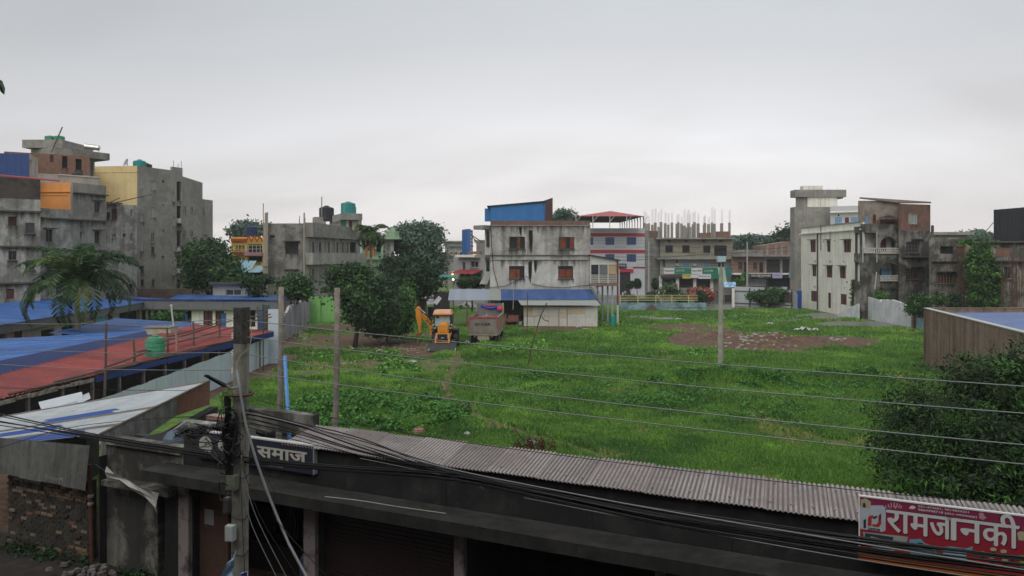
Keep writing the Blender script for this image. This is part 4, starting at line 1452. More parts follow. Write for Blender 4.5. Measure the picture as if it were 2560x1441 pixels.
 ledge(b, w,-1, w.L, z1 - .15,.3,1.3, M_PARA, 'floor_slab')
 wall_with(b, w,0, w.L,0, zb - .003,[(370,955,520,1040, 'D'),(545,950,690,1040, 'D'),(716,945,860,1040, 'D')], mat('shopfront grey', '8a8580',.8, var=.1), c4, 'ground_wall')
 for x in (362,532,704,873):
  u = uat(w, x, c4)
  w.box(MB(), u - .3, u + .3,0, zb - .3,.003,.5).build('pillar', M_WHT, b)
 ledge(b, w,0, w.L * .8, zb - .6,.35,1.4, mat('brown awning edge', '4f413b',.8), 'awning')
 for x, y in ((515,808),(690,812)):
  r = w.rect(*c4(x, y - 12), *c4(x + 30, y + 12))
  w.box(MB(), r[0], r[1], r[2], r[3],.01,.4).build('air_conditioner', M_WFRAME, b)
 # boards
 for i,(x0, x1, y0, y1, m, txt, tm) in enumerate(((385,488,843,900, M_PW, 'Citizens Bank', M_PB),(490,655,841,899, M_PG_, 'सिटिजन्स बैंक', M_PW),(657,764,842,901, M_PW, 'Citizens Bank', M_PB),(766,940,840,900, M_PG_, 'सिटिजन्स बैंक', M_PW),
              (568,650,904,945, M_PY, 'कलर्स', M_PB),(652,722,906,940, M_PW, '', M_PB),(725,850,903,948, M_PW, 'Reliance', mat('sign blue', '283f74',.5)),(852,940,905,948, M_PG_, '', M_PW))):
  r = w.rect(*c4(x0, y0), *c4(x1, y1))
  o = board(w, r, m, b, 'shop_board',(1.42 + .02 * i,1.5 + .02 * i))
  off = 1.503 + .02 * i
  du, dz = r[1] - r[0], r[3] - r[2]
  if txt:
   lettering(txt if 'ि' not in txt else 'सटजन बैक', w, r[0] + du * .08, r[0] + du * (.92 if m is not M_PG_ else .6), r[2] + dz * .38, r[2] + dz * .75, off, tm, o,.01)
 # roof columns with reinforcing bars
 cols = ((250,395),(283,410),(313,388),(345,430),(371,383),(413,395),(444,408),(479,388),(530,400),(545,385),(575,397),(603,418),(630,436),(645,393),(660,430),
   (690,405),(706,385),(741,397),(800,410),(808,392),(846,403),(880,388),(904,400),(977,395),(1055,388),(203,390),(222,400))
 M_BAR = mat('bare steel bars', '3a302c',.8, var=.2)
 for i,(x, y) in enumerate(cols):
  Y = 154.5 + (i * 37 % 11) * .75
  if x < 300:
   Y = 157
  base = P(*c4(x,545), Y)
  top = P(*c4(x, y), Y)
  hw = .21 + .03 * (i % 3)
  zb_ = (z2 if x > 300 else z2 + .1) - .05
  o = MB().box((top.x, Y,(zb_ + top.z) / 2),(hw * 2, hw * 2, top.z - zb_)).build('roof_column', mat('bare column concrete', '8f8a80',.9, var=.12, objvar=.08), b)
  mb = MB()
  hh = 1.5 + (i * 29 % 10) * .2
  for dx in (-.14,0,.14):
   mb.tube([(top.x + dx, Y - .2, top.z),(top.x + dx * 1.15 + .02 * (i % 3 - 1), Y - .2, top.z + hh + dx)],.016,4)
  mb.build('rebar', M_BAR, o)
 for x0, x1, y0 in ((755,835,490),(905,1060,476),(840,870,486)):
  r = w.rect(*c4(x0, y0), *c4(x1,542))
  w.box(MB(), r[0], r[1], z2 + .1, r[3],-.5,-.2).build('brick_infill', M_BRICK, b)
 # green banners hanging between bank and brick building
 wb = WP(1792,138,1822,138)
 t = thing('hanging_banner', 'long pale green banner hanging from the corner of the bank building', 'banner', P(*c4(985,1000),138))
 mb = MB()
 p = [P(*c4(938,836),138), P(*c4(1000,836),138), P(*c4(1035,1005),137), P(*c4(962,1000),137)]
 mb.hexa([p[3], p[2], p[2] + Vector((0,.1,0)), p[3] + Vector((0,.1,0)), p[0], p[1], p[1] + Vector((0,.1,0)), p[0] + Vector((0,.1,0))])
 mb.build('cloth', mat('pale green banner cloth', '8fbf9a',.7, stain='6fa884', stain_amt=.6, stain_scale=2), t)
 wq = WP(1815,150,1831,150)
 r = wq.rect(*c4(1020,835), *c4(1080,925))
 o = board(wq, r, mat('teal board', '2a6f72',.6), None, 'shop_board',(0,.2))
 tag(o, 'teal board on the right corner of the bank building', 'sign board')
 # blue stall awning
 t = thing('market_stall', 'roadside stall with a ruffled blue and white plastic cover left of the white sheet fence', 'stall', G(1822,742))
 Y = 128
 mb = MB()
 n = 9
 for i in range(n):
  a_, c_ = 505 + 310 * i / n,505 + 310 * (i + 1) / n
  dy = 12 * math.sin(i * 1.9)
  p = [P(*c18(a_,600), Y - 1), P(*c18(c_,600), Y - 1), P(*c18(c_,575), Y), P(*c18(a_,575), Y), P(*c18(a_,470 + dy), Y), P(*c18(c_,470 + 12 * math.sin((i + 1) * 1.9)), Y), P(*c18(c_,465), Y + 1.5), P(*c18(a_,465), Y + 1.5)]
  mb.hexa(p)
 mb.build('cover', mat('blue white plastic cover', '4f93bb',.5, stain='b8cbd2', stain_amt=.8, stain_scale=1.5), t)
 for x in (515,800):
  q = P(*c18(x,600), Y)
  MB().tube([(q.x, Y,0), q],.06).build('post', M_STEEL, t)
 q = P(*c18(650,640), Y)
 MB().box((q.x, Y + .5,.6),(3.2,1,1.2)).build('counter', M_INT2, t)
 # brick building with the kitchen sign
 w = WP(1829,150,2003,150)
 b = thing('unfinished_brick_building', 'unfinished brick building over a row of shops with a black kitchen sign', 'building', w.pt(w.L / 2,0))
 z2, z1 = zat(w, *c4(1400,728)), zat(w, *c4(1400,893))
 back_body(b, w,0, w.L,0, z2 - .1,10, M_CONC)
 MBR = mat('far red brick wall', '84594b',.9, brick=(0.0, '8d8276'), stain='76635a', stain_amt=.4, var=.12)
 um = uat(w,1410, c4)
 wall_with(b, w,0, um, z1, z2,[(1145,782,1185,855, 'o'),(1200,785,1226,885, 'D'),(1292,785,1332,852, 'o'),(1355,785,1392,885, 'D')], MBR, c4, 'brick_wall')
 wall_with(b, w, um, w.L, z1, z2,[(1425,755,1563,888, 'B'),(1585,755,1656,888, 'B'),(1690,755,1757,888, 'B')], M_CONC2, c4, 'barred_wall')
 ledge(b, w,0, w.L, z2,.35,1.4, M_PARA, 'roof_slab')
 ledge(b, w,0, w.L, z1 - .3,.3,1.4, M_WHT, 'floor_slab')
 wall_with(b, w,0, w.L,0, z1 - .003,[(1100,940,1180,1030, 'D'),(1240,955,1420,1025, 'L'),(1440,940,1660,1030, 'D'),(1690,950,1755,1030, 'D')], M_MOULD, c4, 'ground_wall')
 for i in range(14):
  x = 1100 + i * 22
  q = P(*c4(x,700),149)
  MB().box((q.x,150, z2 + .35 + .45),(.55,.5,.9 + .3 * (i % 2))).build('roof_stub', M_PARA, b)
 wq = WP(1903,152,1974,152)
 zz = zat(wq, *c4(1500,600))
 mb = MB()
 zl, zr = zat(wq, *c4(1380,618)), zat(wq, *c4(1640,575))
 mb.hexa([wq.pt(0, z2 + .36,0), wq.pt(wq.L, z2 + .36,0), wq.pt(wq.L, z2 + .36,-5), wq.pt(0, z2 + .36,-5), wq.pt(0, zl,0), wq.pt(wq.L, zr,0), wq.pt(wq.L, zr,-5), wq.pt(0, zl,-5)])
 mb.build('brick_room', MBR, b)
 for x in (1430,1515,1575,1650):
  u = uat(wq, x, c4)
  wq.box(MB(), u - .25, u + .25, z2 + .36, zl + .1,.003,.2).build('column', M_PARA, b)
 r = w.rect(*c4(1232,897), *c4(1455,942))
 s = board(w, r, M_PB, b, 'shop_board',(1.42,1.55))
 dz = r[3] - r[2]
 lettering("THE CHEF'S KITCHEN", w, r[0] + .3, r[1] - .3, r[2] + dz * .35, r[2] + dz * .8,1.555, M_PW, s,.02)
 lettering('RESTAURANT', w, r[0] + 1.8, r[1] - 1.8, r[2] + dz * .1, r[2] + dz * .25,1.555, M_PW, s)
 r = w.rect(*c4(1160,893), *c4(1230,942))
 s = board(w, r, M_PW, b, 'shop_board',(1.42,1.53))
 for k,(dx, m) in enumerate(((.3, mat('leaf green print', '3f6b3c',.6)),(.6, M_PB),(.8, MC['leaf green print']))):
  u = r[0] + (r[1] - r[0]) * dx
  MB().lathe(w.pt(u,(r[2] + r[3]) / 2,1.535 + .002 * k),[(.75 - .12 * k,0),(.75 - .12 * k,.01)],12, w.n.to_3d()).build('round_print', m, s)
 r = w.rect(*c4(1457,888), *c4(1553,942))
 s = board(w, r, mat('lilac board', 'a9a5bd',.5), b, 'shop_board',(1.6,1.7))
 w.box(MB(), r[0] + .4, r[1] - .4, r[2] + .5, r[3] - .5,1.7,1.71).build('inner_print', mat('purple print', '54487a',.6), s)
 r = w.rect(*c4(1618,884), *c4(1712,938))
 board(w, r, mat('light blue board', '4f9bbb',.5), b, 'shop_board',(1.6,1.7))
 w.box(MB(), uat(w,1668, c4), uat(w,1684, c4),0, z1 - .4,1.2,1.5).build('pillar', mat('pale yellow pillar', 'c9bf93',.7), b)
 # white sheet fence with steel frame
 w = WP(1835,117,1982,111)
 t = thing('sheet_fence', 'white sheet metal fence with dark rails behind the bush', 'fence', w.pt(w.L / 2,0))
 MS = mat('white fence sheet', 'b2b7b8',.55, var=.05, objvar=.04, stain='9a9f9e', stain_amt=.3)
 n = 11
 for i in range(n):
  a_, c_ = w.L * i / n, w.L * (i + 1) / n
  zt = 3.15 + (0.16 if i == 9 else 0) - (.35 if i == 10 else 0)
  w.box(MB(), a_ + .006, c_ - .006,.12, zt,-.03,0 + .006 * (i % 2)).build('sheet', MS, t)
 mb = MB()
 for z_ in (.55,2.45):
  w.box(mb,0, w.L, z_ - .05, z_ + .05,.03,.09)
 mb.build('rail', M_DFRAME, t)
 for u in (.0, w.L * .285, w.L * .99):
  w.box(MB(), u - .06, u + .06,0,3.0,.093,.2).build('post', M_DFRAME, t)
 r = w.rect(*c18(2135,770), *c18(2240,990))
 w.box(MB(), r[0], r[1], max(.1, r[2]), r[3],.095,.14).build('door', M_MARO, t)
 g = P(*c18(745,640),116)
 o = MB().box((g.x,116,1.45),(.35,.35,2.9)).build('gate_pillar', M_WHT)
 tag(o, 'pale pillar at the left end of the white sheet fence', 'pillar')
 w = WP(1983,110.5,1993,108.5)
 t = thing('fence_return', 'short whitish sheet fence piece beside the blue gate', 'fence', w.pt(w.L / 2,0))
 for i in range(3):
  w.box(MB(), w.L * i / 3 + .01, w.L * (i + 1) / 3 - .01,0,2.75 - i * .18,-.03,0).build('sheet', MS, t)
 w = WP(1993.5,111,2004.5,111)
 o = w.box(MB(),0, w.L,.1,2.75,-.08,0).build('blue_gate', mat('royal blue gate', '2443a0',.5, var=.05))
 tag(o, 'royal blue sheet gate against the corner of the cream white building', 'gate')
 # low blue and white wall with yellow railing
 w = WP(1541,108.5,1766,108.5)
 t = thing('garden_wall', 'low pale blue wall streaked with black mould along the garden', 'wall', w.pt(w.L / 2,0))
 MBW = mat('mouldy pale blue wall', '8fa9b1',.9, stain='4a5a5e', stain_amt=.75, stain_scale=.5, var=.15, thr=.5)
 facade(w,0, w.L,0,1.12,[], MBW, t, thick=.25)
 w.box(MB(), uat(w,1664), w.L,.34,.42,.003,.04).build('ledge', M_HOOD, t)
 t = thing('garden_railing', 'pale yellow railing in front of the clipped garden bushes', 'railing', w.pt(w.L / 2,1.12,-.12))
 MY = mat('pale yellow railing paint', 'c5bd83',.6, var=.05)
 for x in (551,595,640,680,722):
  u = uat(w,1000 + x)
  w.box(MB(), u - .05, u + .05,1.121,2.25,-.17,-.08).build('post', MY, t)
 for z_ in (1.45,1.68,1.92,2.2):
  w.box(MB(),0.3, w.L - 1.2, z_ - .035, z_ + .035,-.22,-.175).build('rail', MY, t)
 g = G(1628,777)
 mb = MB()
 mb.lathe((g.x,107.6,-.05),[(1.0,0),(.75,.35),(.4,.7),(.12,.92),(.02,.96)],11)
 tag(mb.build('soil_heap', mat('dark heap soil', '4a3f36',.95, var=.3, scale=6)), 'pointed heap of dark soil against the pale blue garden wall', 'soil heap')
street_side()
def right_side():
 w = WP(2003,114.7,2155.5,93.7)
 b = thing('cream_building', 'cream white three-storey building with maroon shuttered windows under small hoods', 'building', w.pt(w.L / 2,0))
 z = zat(w, *c5(400,425))
 zc = zat(w, *c5(400,478))
 q1, q2 = w.pt(.01,0,-.305), w.pt(w.L - 4.2,0,-.305)
 body(b,[q1, q2, q2 + Vector((9,0,0)), q1 + Vector((9,0,0))],0, z - .5, M_WHT)
 S = [(228,555,272,655, 'S', 'h'),(370,555,397,652, 'S', 'h'),(515,553,575,657, 'S', 'h'),(245,768,277,862, 'S', 'h'),(368,775,414,873, 'S', 'h'),(480,778,530,880, 'S', 'h'),
   (232,988,285,1078, 'S'),(487,1015,537,1105, 'S'),(378,1003,402,1135, 'S')]
 V = [(332,555,345,580),(423,553,438,580),(258,725,272,745),(387,727,402,752),(500,730,516,755),(253,943,268,973),(508,955,524,985),(632,735,646,762)]
 wall_with(b, w,0, w.L,0, z, S + [(*v, 'D') for v in V], M_WHT, c5)
 ledge(b, w,-.1, w.L + .1, zc - .1,.14,.28, M_WHT, 'cornice')
 ledge(b, w,-.1, w.L + .1, z + .003,.1,.12, M_PARA, 'coping')
 MP = mat('black stained downpipe', '403d39',.7, var=.3, scale=4)
 for x, y0, y1, r in ((293,485,1150,.10),(628,465,1190,.16),(662,470,1200,.06),(322,430,640,.05),(402,470,660,.04)):
  u, za = w.hit(*c5(x, y0))
  zb = max(0.1, w.hit(*c5(x, y1))[1])
  MB().tube([w.pt(u, zb,.12), w.pt(u, za,.12)], r,8).build('downpipe', MP, b)
 # mould patches are in the plaster; balconied part
 w = WP(2156,93.4,2251,95)
 b = thing('balcony_house', 'black-mouldy house with arched balconies and white balustrades', 'building', w.pt(w.L / 2,0))
 z = zat(w, *c5(830,415))
 H = lambda x0, y0, x1, y1: tuple(w.rect(*c5(x0, y0), *c5(x1, y1)))
 holes = [H(683,490,792,665), H(826,520,968,665), H(820,745,978,905), H(820,960,850,985), H(915,960,1000,1060)]
 facade(w,0, w.L,0, z, holes, M_MOULD, b, 'wall',.35)
 A = w.pt(.01,0,-1.5), w.pt(w.L - .01,0,-1.5)
 body(b,[A[0] + Vector((.75,.1,0)), A[1], w.pt(w.L,0,-9), Vector((A[0].x + .9,103,0))],0, z - .4, M_WHT, 'inner_rooms')
 body(b,[w.pt(.01,0,-.36), w.pt(w.L - .01,0,-.36), w.pt(w.L - .01,0,-1.49), w.pt(.01,0,-1.49)],0, holes[2][2] - .01, M_MOULD, 'lower_slab')
 body(b,[w.pt(.01,0,-.36), w.pt(w.L - .01,0,-.36), w.pt(w.L - .01,0,-1.49), w.pt(.01,0,-1.49)], holes[2][3] + .01, holes[1][2] - .01, M_MOULD, 'middle_slab')
 body(b,[w.pt(.01,0,-.36), w.pt(w.L - .01,0,-.36), w.pt(w.L - .01,0,-1.49), w.pt(.01,0,-1.49)], holes[0][3] + .02, z - .3, M_MOULD, 'upper_slab')
 wi = Wall(w.pt(0,0,-1.49), w.pt(w.L,0,-1.49))
 for q, m in (((725,548,782,650), 'S'),((895,540,950,650), 'S')):
  r = H(*q)
  wi.box(MB(), r[0], r[1], r[2], r[3],.003,.06).build('inner_window', M_MARO, b)
 r = H(825,800,985,905)
 wi.box(MB(), r[0], r[1], r[2], r[3],.003,.03).build('blue_dado', mat('pale blue dado', '6a9fc0',.7), b)
 r = H(838,785,905,905)
 wi.box(MB(), r[0], r[1], r[2], r[3],.032,.08).build('inner_door', M_INT, b)
 # arches: plates with a round cut
 for h in (holes[1], holes[2]):
  mb = MB()
  uc, R = (h[0] + h[1]) / 2,(h[1] - h[0]) / 2
  zs = h[3] - R * .75
  n = 16
  for i in range(n):
   a0, a1 = math.pi * i / n, math.pi * (i + 1) / n
   ua, ub = uc - R * math.cos(a0), uc - R * math.cos(a1)
   za, zb = zs + R * .72 * math.sin(a0), zs + R * .72 * math.sin(a1)
   mb.hexa([w.pt(ua, za,.04), w.pt(ub, zb,.04), w.pt(ub, zb,-.34), w.pt(ua, za,-.34), w.pt(ua, h[3] + .05,.04), w.pt(ub, h[3] + .05,.04), w.pt(ub, h[3] + .05,-.34), w.pt(ua, h[3] + .05,-.34)])
  mb.build('arch', M_MOULD, b)
 MBAL = mat('white balusters', 'c2c0b6',.8, var=.1)
 for xa, xb, yt, yb in ((680,792,618,665),(802,990,618,667),(820,984,855,905)):
  ua, ub = uat(w, xa, c5), uat(w, xb, c5)
  zt, zb = zat(w, *c5(xa + 5, yt)), zat(w, *c5(xa + 5, yb))
  mb = MB()
  w.box(mb, ua, ub, zt - .12, zt,.05,.22)
  w.box(mb, ua, ub, zb, zb + .1,.05,.22)
  rl = mb.build('balustrade', MBAL, b)
  n = int((ub - ua) / .30)
  for i in range(n + 1):
   u = ua + .07 + (ub - ua - .14) * i / n
   q = w.pt(u, zb + .1,.13)
   MB().lathe(q,[(.05,0),(.09,.25),(.05,.5),(.06, zt - zb - .23)],6).build('baluster', MBAL, rl)
 u, za = w.hit(*c5(790,825))
 zb = w.hit(*c5(772,975))[1]
 MB().tube([w.pt(u, za,.1), w.pt(u - .3, zb,.1)],.07).build('white_pipe', M_WFRAME, b)
 for x in (792,672):
  u, za = w.hit(*c5(x,485))
  MB().tube([w.pt(u, za - 3.8,.1), w.pt(u, za,.1)],.06).build('downpipe', M_WFRAME, b)
 # dark brick part
 wd = WP(2251.5,94,2326,96)
 b = thing('dark_house', 'tall mould-blackened house with exposed brick top and slanted roof', 'building', wd.pt(wd.L / 2,0))
 zt, zm = zat(wd, *c5(1100,243)), zat(wd, *c5(1100,470))
 back_body(b, wd,0, wd.L,0, zt - .3,9, M_MOULD)
 wall_with(b, wd,0, wd.L,0, zm,[(1048,565,1158,660, 'w', 's'),(1045,795,1150,888, 'R', 's')], M_MOULD, c5, 'lower_wall')
 MBR = mat('exposed old red brick', '7d4b3b',.9, brick=(wd.ang(), '7d7165'), stain='4d3f38', stain_amt=.6, stain_scale=.6, var=.2)
 wall_with(b, wd,0, wd.L, zm, zt,[(1090,330,1145,415, 'L')], MBR, c5, 'brick_wall')
 r = wd.rect(*c5(1066,322), *c5(1089,415))
 wd.box(MB(), r[0], r[1], r[2], r[3],.003,.03).build('window_surround', M_PARA, b)
 ledge(b, wd,.3, wd.L - .6, zat(wd, *c5(1100,700)),.12,.35)
 for yy in (545,780):
  ledge(b, wd, wd.L * .35, wd.L * .78, zat(wd, *c5(1100, yy)),.1,.4)
 MB().tube([wd.pt(wd.L + .2,.2,.1), wd.pt(wd.L + .25, zat(wd, *c5(1255,425)),.1)],.17).build('column', M_MOULD, b)
 # set back top room with blue door
 ws = WP(2148,96.4,2251,96.4)
 zt2 = zat(ws, *c5(800,214))
 back_body(b, ws,0, ws.L,8, zt2 - .2,5, M_CONC, 'top_room')
 wall_with(b, ws,0, ws.L, z - 1, zt2,[(697,338,727,412, 'b'),(760,333,790,412, 'S')], mat('blotchy top room wall', '8e867a',.9, stain='6d5a4e', stain_amt=.7, stain_scale=.6, var=.2), c5, 'top_wall')
 mb = MB()
 for (pa, pb, ya, yb) in (((648,196),(985,236),97,96.5),):
  p = [P(*c5(*pa), ya - .6), P(*c5(*pb), yb - .6), P(*c5(1262,236),95.5), P(*c5(1262,230),101), P(*c5(648,190),103)]
  mb.add(p + [q + Vector((0,0,.12)) for q in p],[(0,1,2,3,4),(5,6,7,8,9),(0,1,6,5),(1,2,7,6),(2,3,8,7),(3,4,9,8),(4,0,5,9)])
 mb.build('roof_sheets', mat('brown rusty roof', '5d4a45',.8, var=.2), b)
 mb = MB()
 p = [P(*c5(815,370),94), P(*c5(900,352),94), P(*c5(960,362),94), P(*c5(955,356),96), P(*c5(900,345),96), P(*c5(820,360),96)]
 mb.add(p + [q + Vector((0,0,.08)) for q in p],[tuple(range(6)), tuple(range(6,12))] + [(i,(i + 1) % 6,6 + (i + 1) % 6,6 + i) for i in range(6)])
 mb.build('awning', M_LEFTB, b)
 wt_ = WP(2199,95.6,2245,96)
 wt_.box(MB(),0, wt_.L, z - .2, zat(wt_, *c5(900,375)),-1.2,0).build('brick_box', MBR, b)
 # grey tower behind
 wt = WP(1990,124,2093,124)
 b = thing('grey_tower', 'tall bare grey tower house with a wide roof slab behind the cream building', 'building', wt.pt(wt.L / 2,0))
 X = lambda x: uat(wt, x, c5)
 Zt = lambda y: zat(wt, *c5(250, y))
 back_body(b, wt, X(105), X(205),0, Zt(180),7, M_CONC2, 'tower')
 wt.box(MB(), X(92), X(530), Zt(182), Zt(120),-2,.2).build('roof_slab', M_CONC2, b)
 wt.box(MB(), X(205), X(455),6, Zt(183),-1.9,-.1).build('white_room', M_WHT, b)
 wt.box(MB(), X(172), X(340), Zt(119), Zt(84),-1.8,-.3).build('tank_room', M_WHT, b)
 wt.box(MB(), X(85), X(436),0, Zt(268),-1.7,.3).build('grey_block', M_CONC2, b)
 wt.box(MB(), X(470), X(510), Zt(194), Zt(175),-2,-.1).build('slab_end', M_PARA, b)
 wl2 = WP(2076,118,2148,116)
 wl2z = zat(wl2, *c5(550,258))
 back_body(b, wl2,0, wl2.L,0, wl2z - .2,5, M_WHT, 'white_wing')
 wall_with(b, wl2,0, wl2.L,6, wl2z,[(437,357,495,410, 'b'),(523,357,557,410, 'S'),(575,357,632,410, 'b'),(460,330,475,345, 'D')], mat('bluish white wall', 'b4b6b8',.8, var=.06), c5, 'white_wing_wall')
 ledge(b, wl2,0, wl2.L, zat(wl2, *c5(550,315)),.2,.6, M_WHT)
 mb = MB()
 for x in (300,314,455,385):
  p = P(*c5(x,275),121)
  mb.tube([p, p + Vector((0,0,3.2))],.03,4)
 mb.build('rebar', M_STEEL, b)
 # low old houses to the right
 w = WP(2328,86,2432,88)
 b = thing('old_low_house', 'low mouldy old house with an orange wooden window beside the ivy column', 'building', w.pt(w.L / 2,0))
 z = zat(w, *c5(1430,530))
 back_body(b, w,0, w.L,0, z - .3,8, M_MOULD)
 M_OLD = mat('flaking old plaster', '989387',.92, stain='42403a', stain_amt=.85, stain_scale=.5, streak=.5, var=.2)
 wall_with(b, w,0, w.L,0, z,[(1325,840,1450,925, 'V', 's'),(1340,605,1465,678, 'D'),(1475,605,1560,678, 'V')], M_OLD, c5)
 ledge(b, w,-.1, w.L + .1, zat(w, *c5(1430,735)),.9,.35, M_OLD)
 ledge(b, w, uat(w,1305, c5), uat(w,1475, c5), zat(w, *c5(1400,825)),.12,.5)
 w = WP(2440,84,2620,80)
 b = thing('old_brick_house', 'old plaster and brick house under the black sheet box at the right edge', 'building', w.pt(w.L / 2,0))
 z = zat(w, *c5(1900,572))
 back_body(b, w,0, w.L,0, z - .2,9, M_MOULD)
 wall_with(b, w,0, w.L,0, z,[(1815,775,1950,885, 'O', 's'),(1850,588,1930,612, 'w')], M_OLD, c5)
 r = w.rect(*c5(1820,620), *c5(1940,690))
 w.box(MB(), r[0], r[1], r[2], r[3],.003,.04).build('brick_panel', M_BRICK, b)
 ledge(b, w,-.2, w.L, zat(w, *c5(1900,735)),.15,.4)
 ledge(b, w,-.3, w.L, z + .003,.14,.5)
 # black sheet box
 w = WP(2484,86,2640,80)
 b = thing('black_sheet_tank_room', 'big box of black corrugated sheets standing on the roof at the right edge', 'rooftop box', w.pt(w.L / 2, z))
 MK = mat('black sheet metal', '24262a',.6, var=.15, objvar=.15)
 z0 = z + .15
 z1 = zat(w, *c5(1900,285))
 n = 9
 for i in range(n):
  a_, c_ = w.L * i / n, w.L * (i + 1) / n
  corr(b, w.pt(a_, z1 + i * .02,0), w.pt(c_ + .02, z1 + i * .02,0), w.pt(c_ + .02, z0,0), w.pt(a_, z0,0),5,.025, MK, 'sheet')
 body(b,[w.pt(.02,0,-.1), w.pt(w.L,0,-.1), w.pt(w.L,0,-5), w.pt(.02,0,-5)], z0, z1 - .03, MK, 'inner_box')
 o = MB().tube([P(*c5(1718,495),86), P(*c5(1795,402),86)],.04).build('stay_rod', M_RUST)
 tag(o, 'slanting rod bracing the black sheet box', 'rod')
 # boundary wall
 w = WP(2154,95.5,2279,82.3)
 t = thing('boundary_wall', 'broken white boundary wall with a jagged top and a brick end', 'wall', w.pt(w.L / 2,0))
 MBD = mat('white boundary plaster', 'd0d4d5',.9, stain='a9b0b1', stain_amt=.5, stain_scale=.5, streak=.3, streak_col='70746f', var=.08)
 mb = MB()
 n = 40
 rt_ = random.Random(8)
 top = [2.72 + rt_.uniform(-.06,.06) + .10 * math.sin(i * .31) + (.2 if i < 3 else 0) - (.25 if rt_.random() < .08 else 0) for i in range(n + 1)]
 for i in range(n):
  a_, c_ = w.L * i / n, w.L * (i + 1) / n
  mb.hexa([w.pt(a_,0,0), w.pt(c_,0,0), w.pt(c_,0,-.25), w.pt(a_,0,-.25), w.pt(a_, top[i],0), w.pt(c_, top[i + 1],0), w.pt(c_, top[i + 1],-.25), w.pt(a_, top[i],-.25)])
 mb.build('plaster_wall', MBD, t)
 for u in (-.15, w.L + .2):
  for k in range(18):
   w.box(MB(), u - .22 + .03 * (k % 2), u + .22 + .05 * (k % 3), k * .15 + .004, k * .15 + .14,-.26,.03 + .015 * (k % 2)).build('brick_course', M_BRICK, t)
 w2 = WP(2288,82,2312,80)
 o = facade(w2,0, w2.L,0,1.15,[], mat('pale blue plaster', '93b3bd',.85, stain='7d979d', stain_amt=.5), None, 'low_wall',.2)
 tag(o, 'short low pale blue wall next to the broken boundary wall', 'wall')
 # white plinth wall before cream building
 w3 = WP(2098,97.5,2150,93.0)
 o = MB().hexa([w3.pt(0,0,.3), w3.pt(w3.L,0,.3), w3.pt(w3.L,0,.05), w3.pt(0,0,.05), w3.pt(0,.25,.3), w3.pt(w3.L,2.0,.3), w3.pt(w3.L,2.0,.05), w3.pt(0,.25,.05)]).build('sloping_wall', MBD)
 tag(o, 'sloping remnant of white wall at the foot of the cream building', 'wall')
 # brick shed with blue roof, right
 w = WP(2312,54,2600,35)
 s = thing('concrete_shed', 'shed with rust-streaked brown concrete wall and a faded blue roof inside a parapet', 'shed', w.pt(w.L / 2,0))
 MSH = mat('rust streaked concrete', '8c7a69',.92, stain='6b5a4a', stain_amt=.6, stain_scale=.6, streak=.9, streak_col='5d4638', var=.2)
 zt = 4.15
 facade(w,0, w.L,0, zt,[], MSH, s, 'wall',.25)
 for u in (0.12, uat(w,2386)):
  w.box(MB(), u - .12, u + .12,0, zt - .12,.003,.08).build('column', mat('brown column', '7a6250',.9, var=.2, streak=.5), s)
 A, B = w.pt(0,0,0), w.pt(w.L,0,0)
 w2 = Wall(A, A + Vector((26,0,0)))
 mb = MB()
 w2.box(mb,.3,26,0, zt,-.25,0)
 w2.box(mb,.0,26, zt + .003, zt + .05,-.3,.05)
 mb.build('back_wall', MSH, s)
 mb = MB()
 w.box(mb,-.05, w.L, zt + .003, zt + .06,-.3,.05)
 mb.build('coping', M_WFRAME, s)
 MRB = mat('weathered blue roof', '52699a',.5, var=.1, objvar=.1, stain='71839e', stain_amt=.5)
 n = 9
 pa, pb = w.pt(.3,3.75,-.26), w.pt(w.L,3.45,-.26)
 for i in range(n):
  a_, c_ = pa.lerp(pb, i / n), pa.lerp(pb,(i + 1) / n)
  e_ = Vector((55, a_.y,0))
  corr(s, a_ + Vector((0,0,.12)), Vector((a_.x + 22, a_.y - .5,4.0)), Vector((c_.x + 22, c_.y - .5,4.0)), c_ + Vector((0,0,.1)),1,.01, MRB, 'roof_sheet')
 # blue flat roof and trees far
 w = WP(1832,230,1926,230)
 b = thing('far_hall', 'distant hall with a flat blue roof edge behind the trees', 'building', w.pt(w.L / 2,0))
 z = zat(w, *c4(1200,535))
 back_body(b, w,0, w.L,0, z,20, M_CONC)
 facade(w,0, w.L,0, z,[], M_OWH, b)
 w.box(MB(),-1, w.L + 1, z, zat(w, *c4(1200,516)),-22,2).build('roof', mat('far blue roof', '3c5a92',.6), b)
right_side()
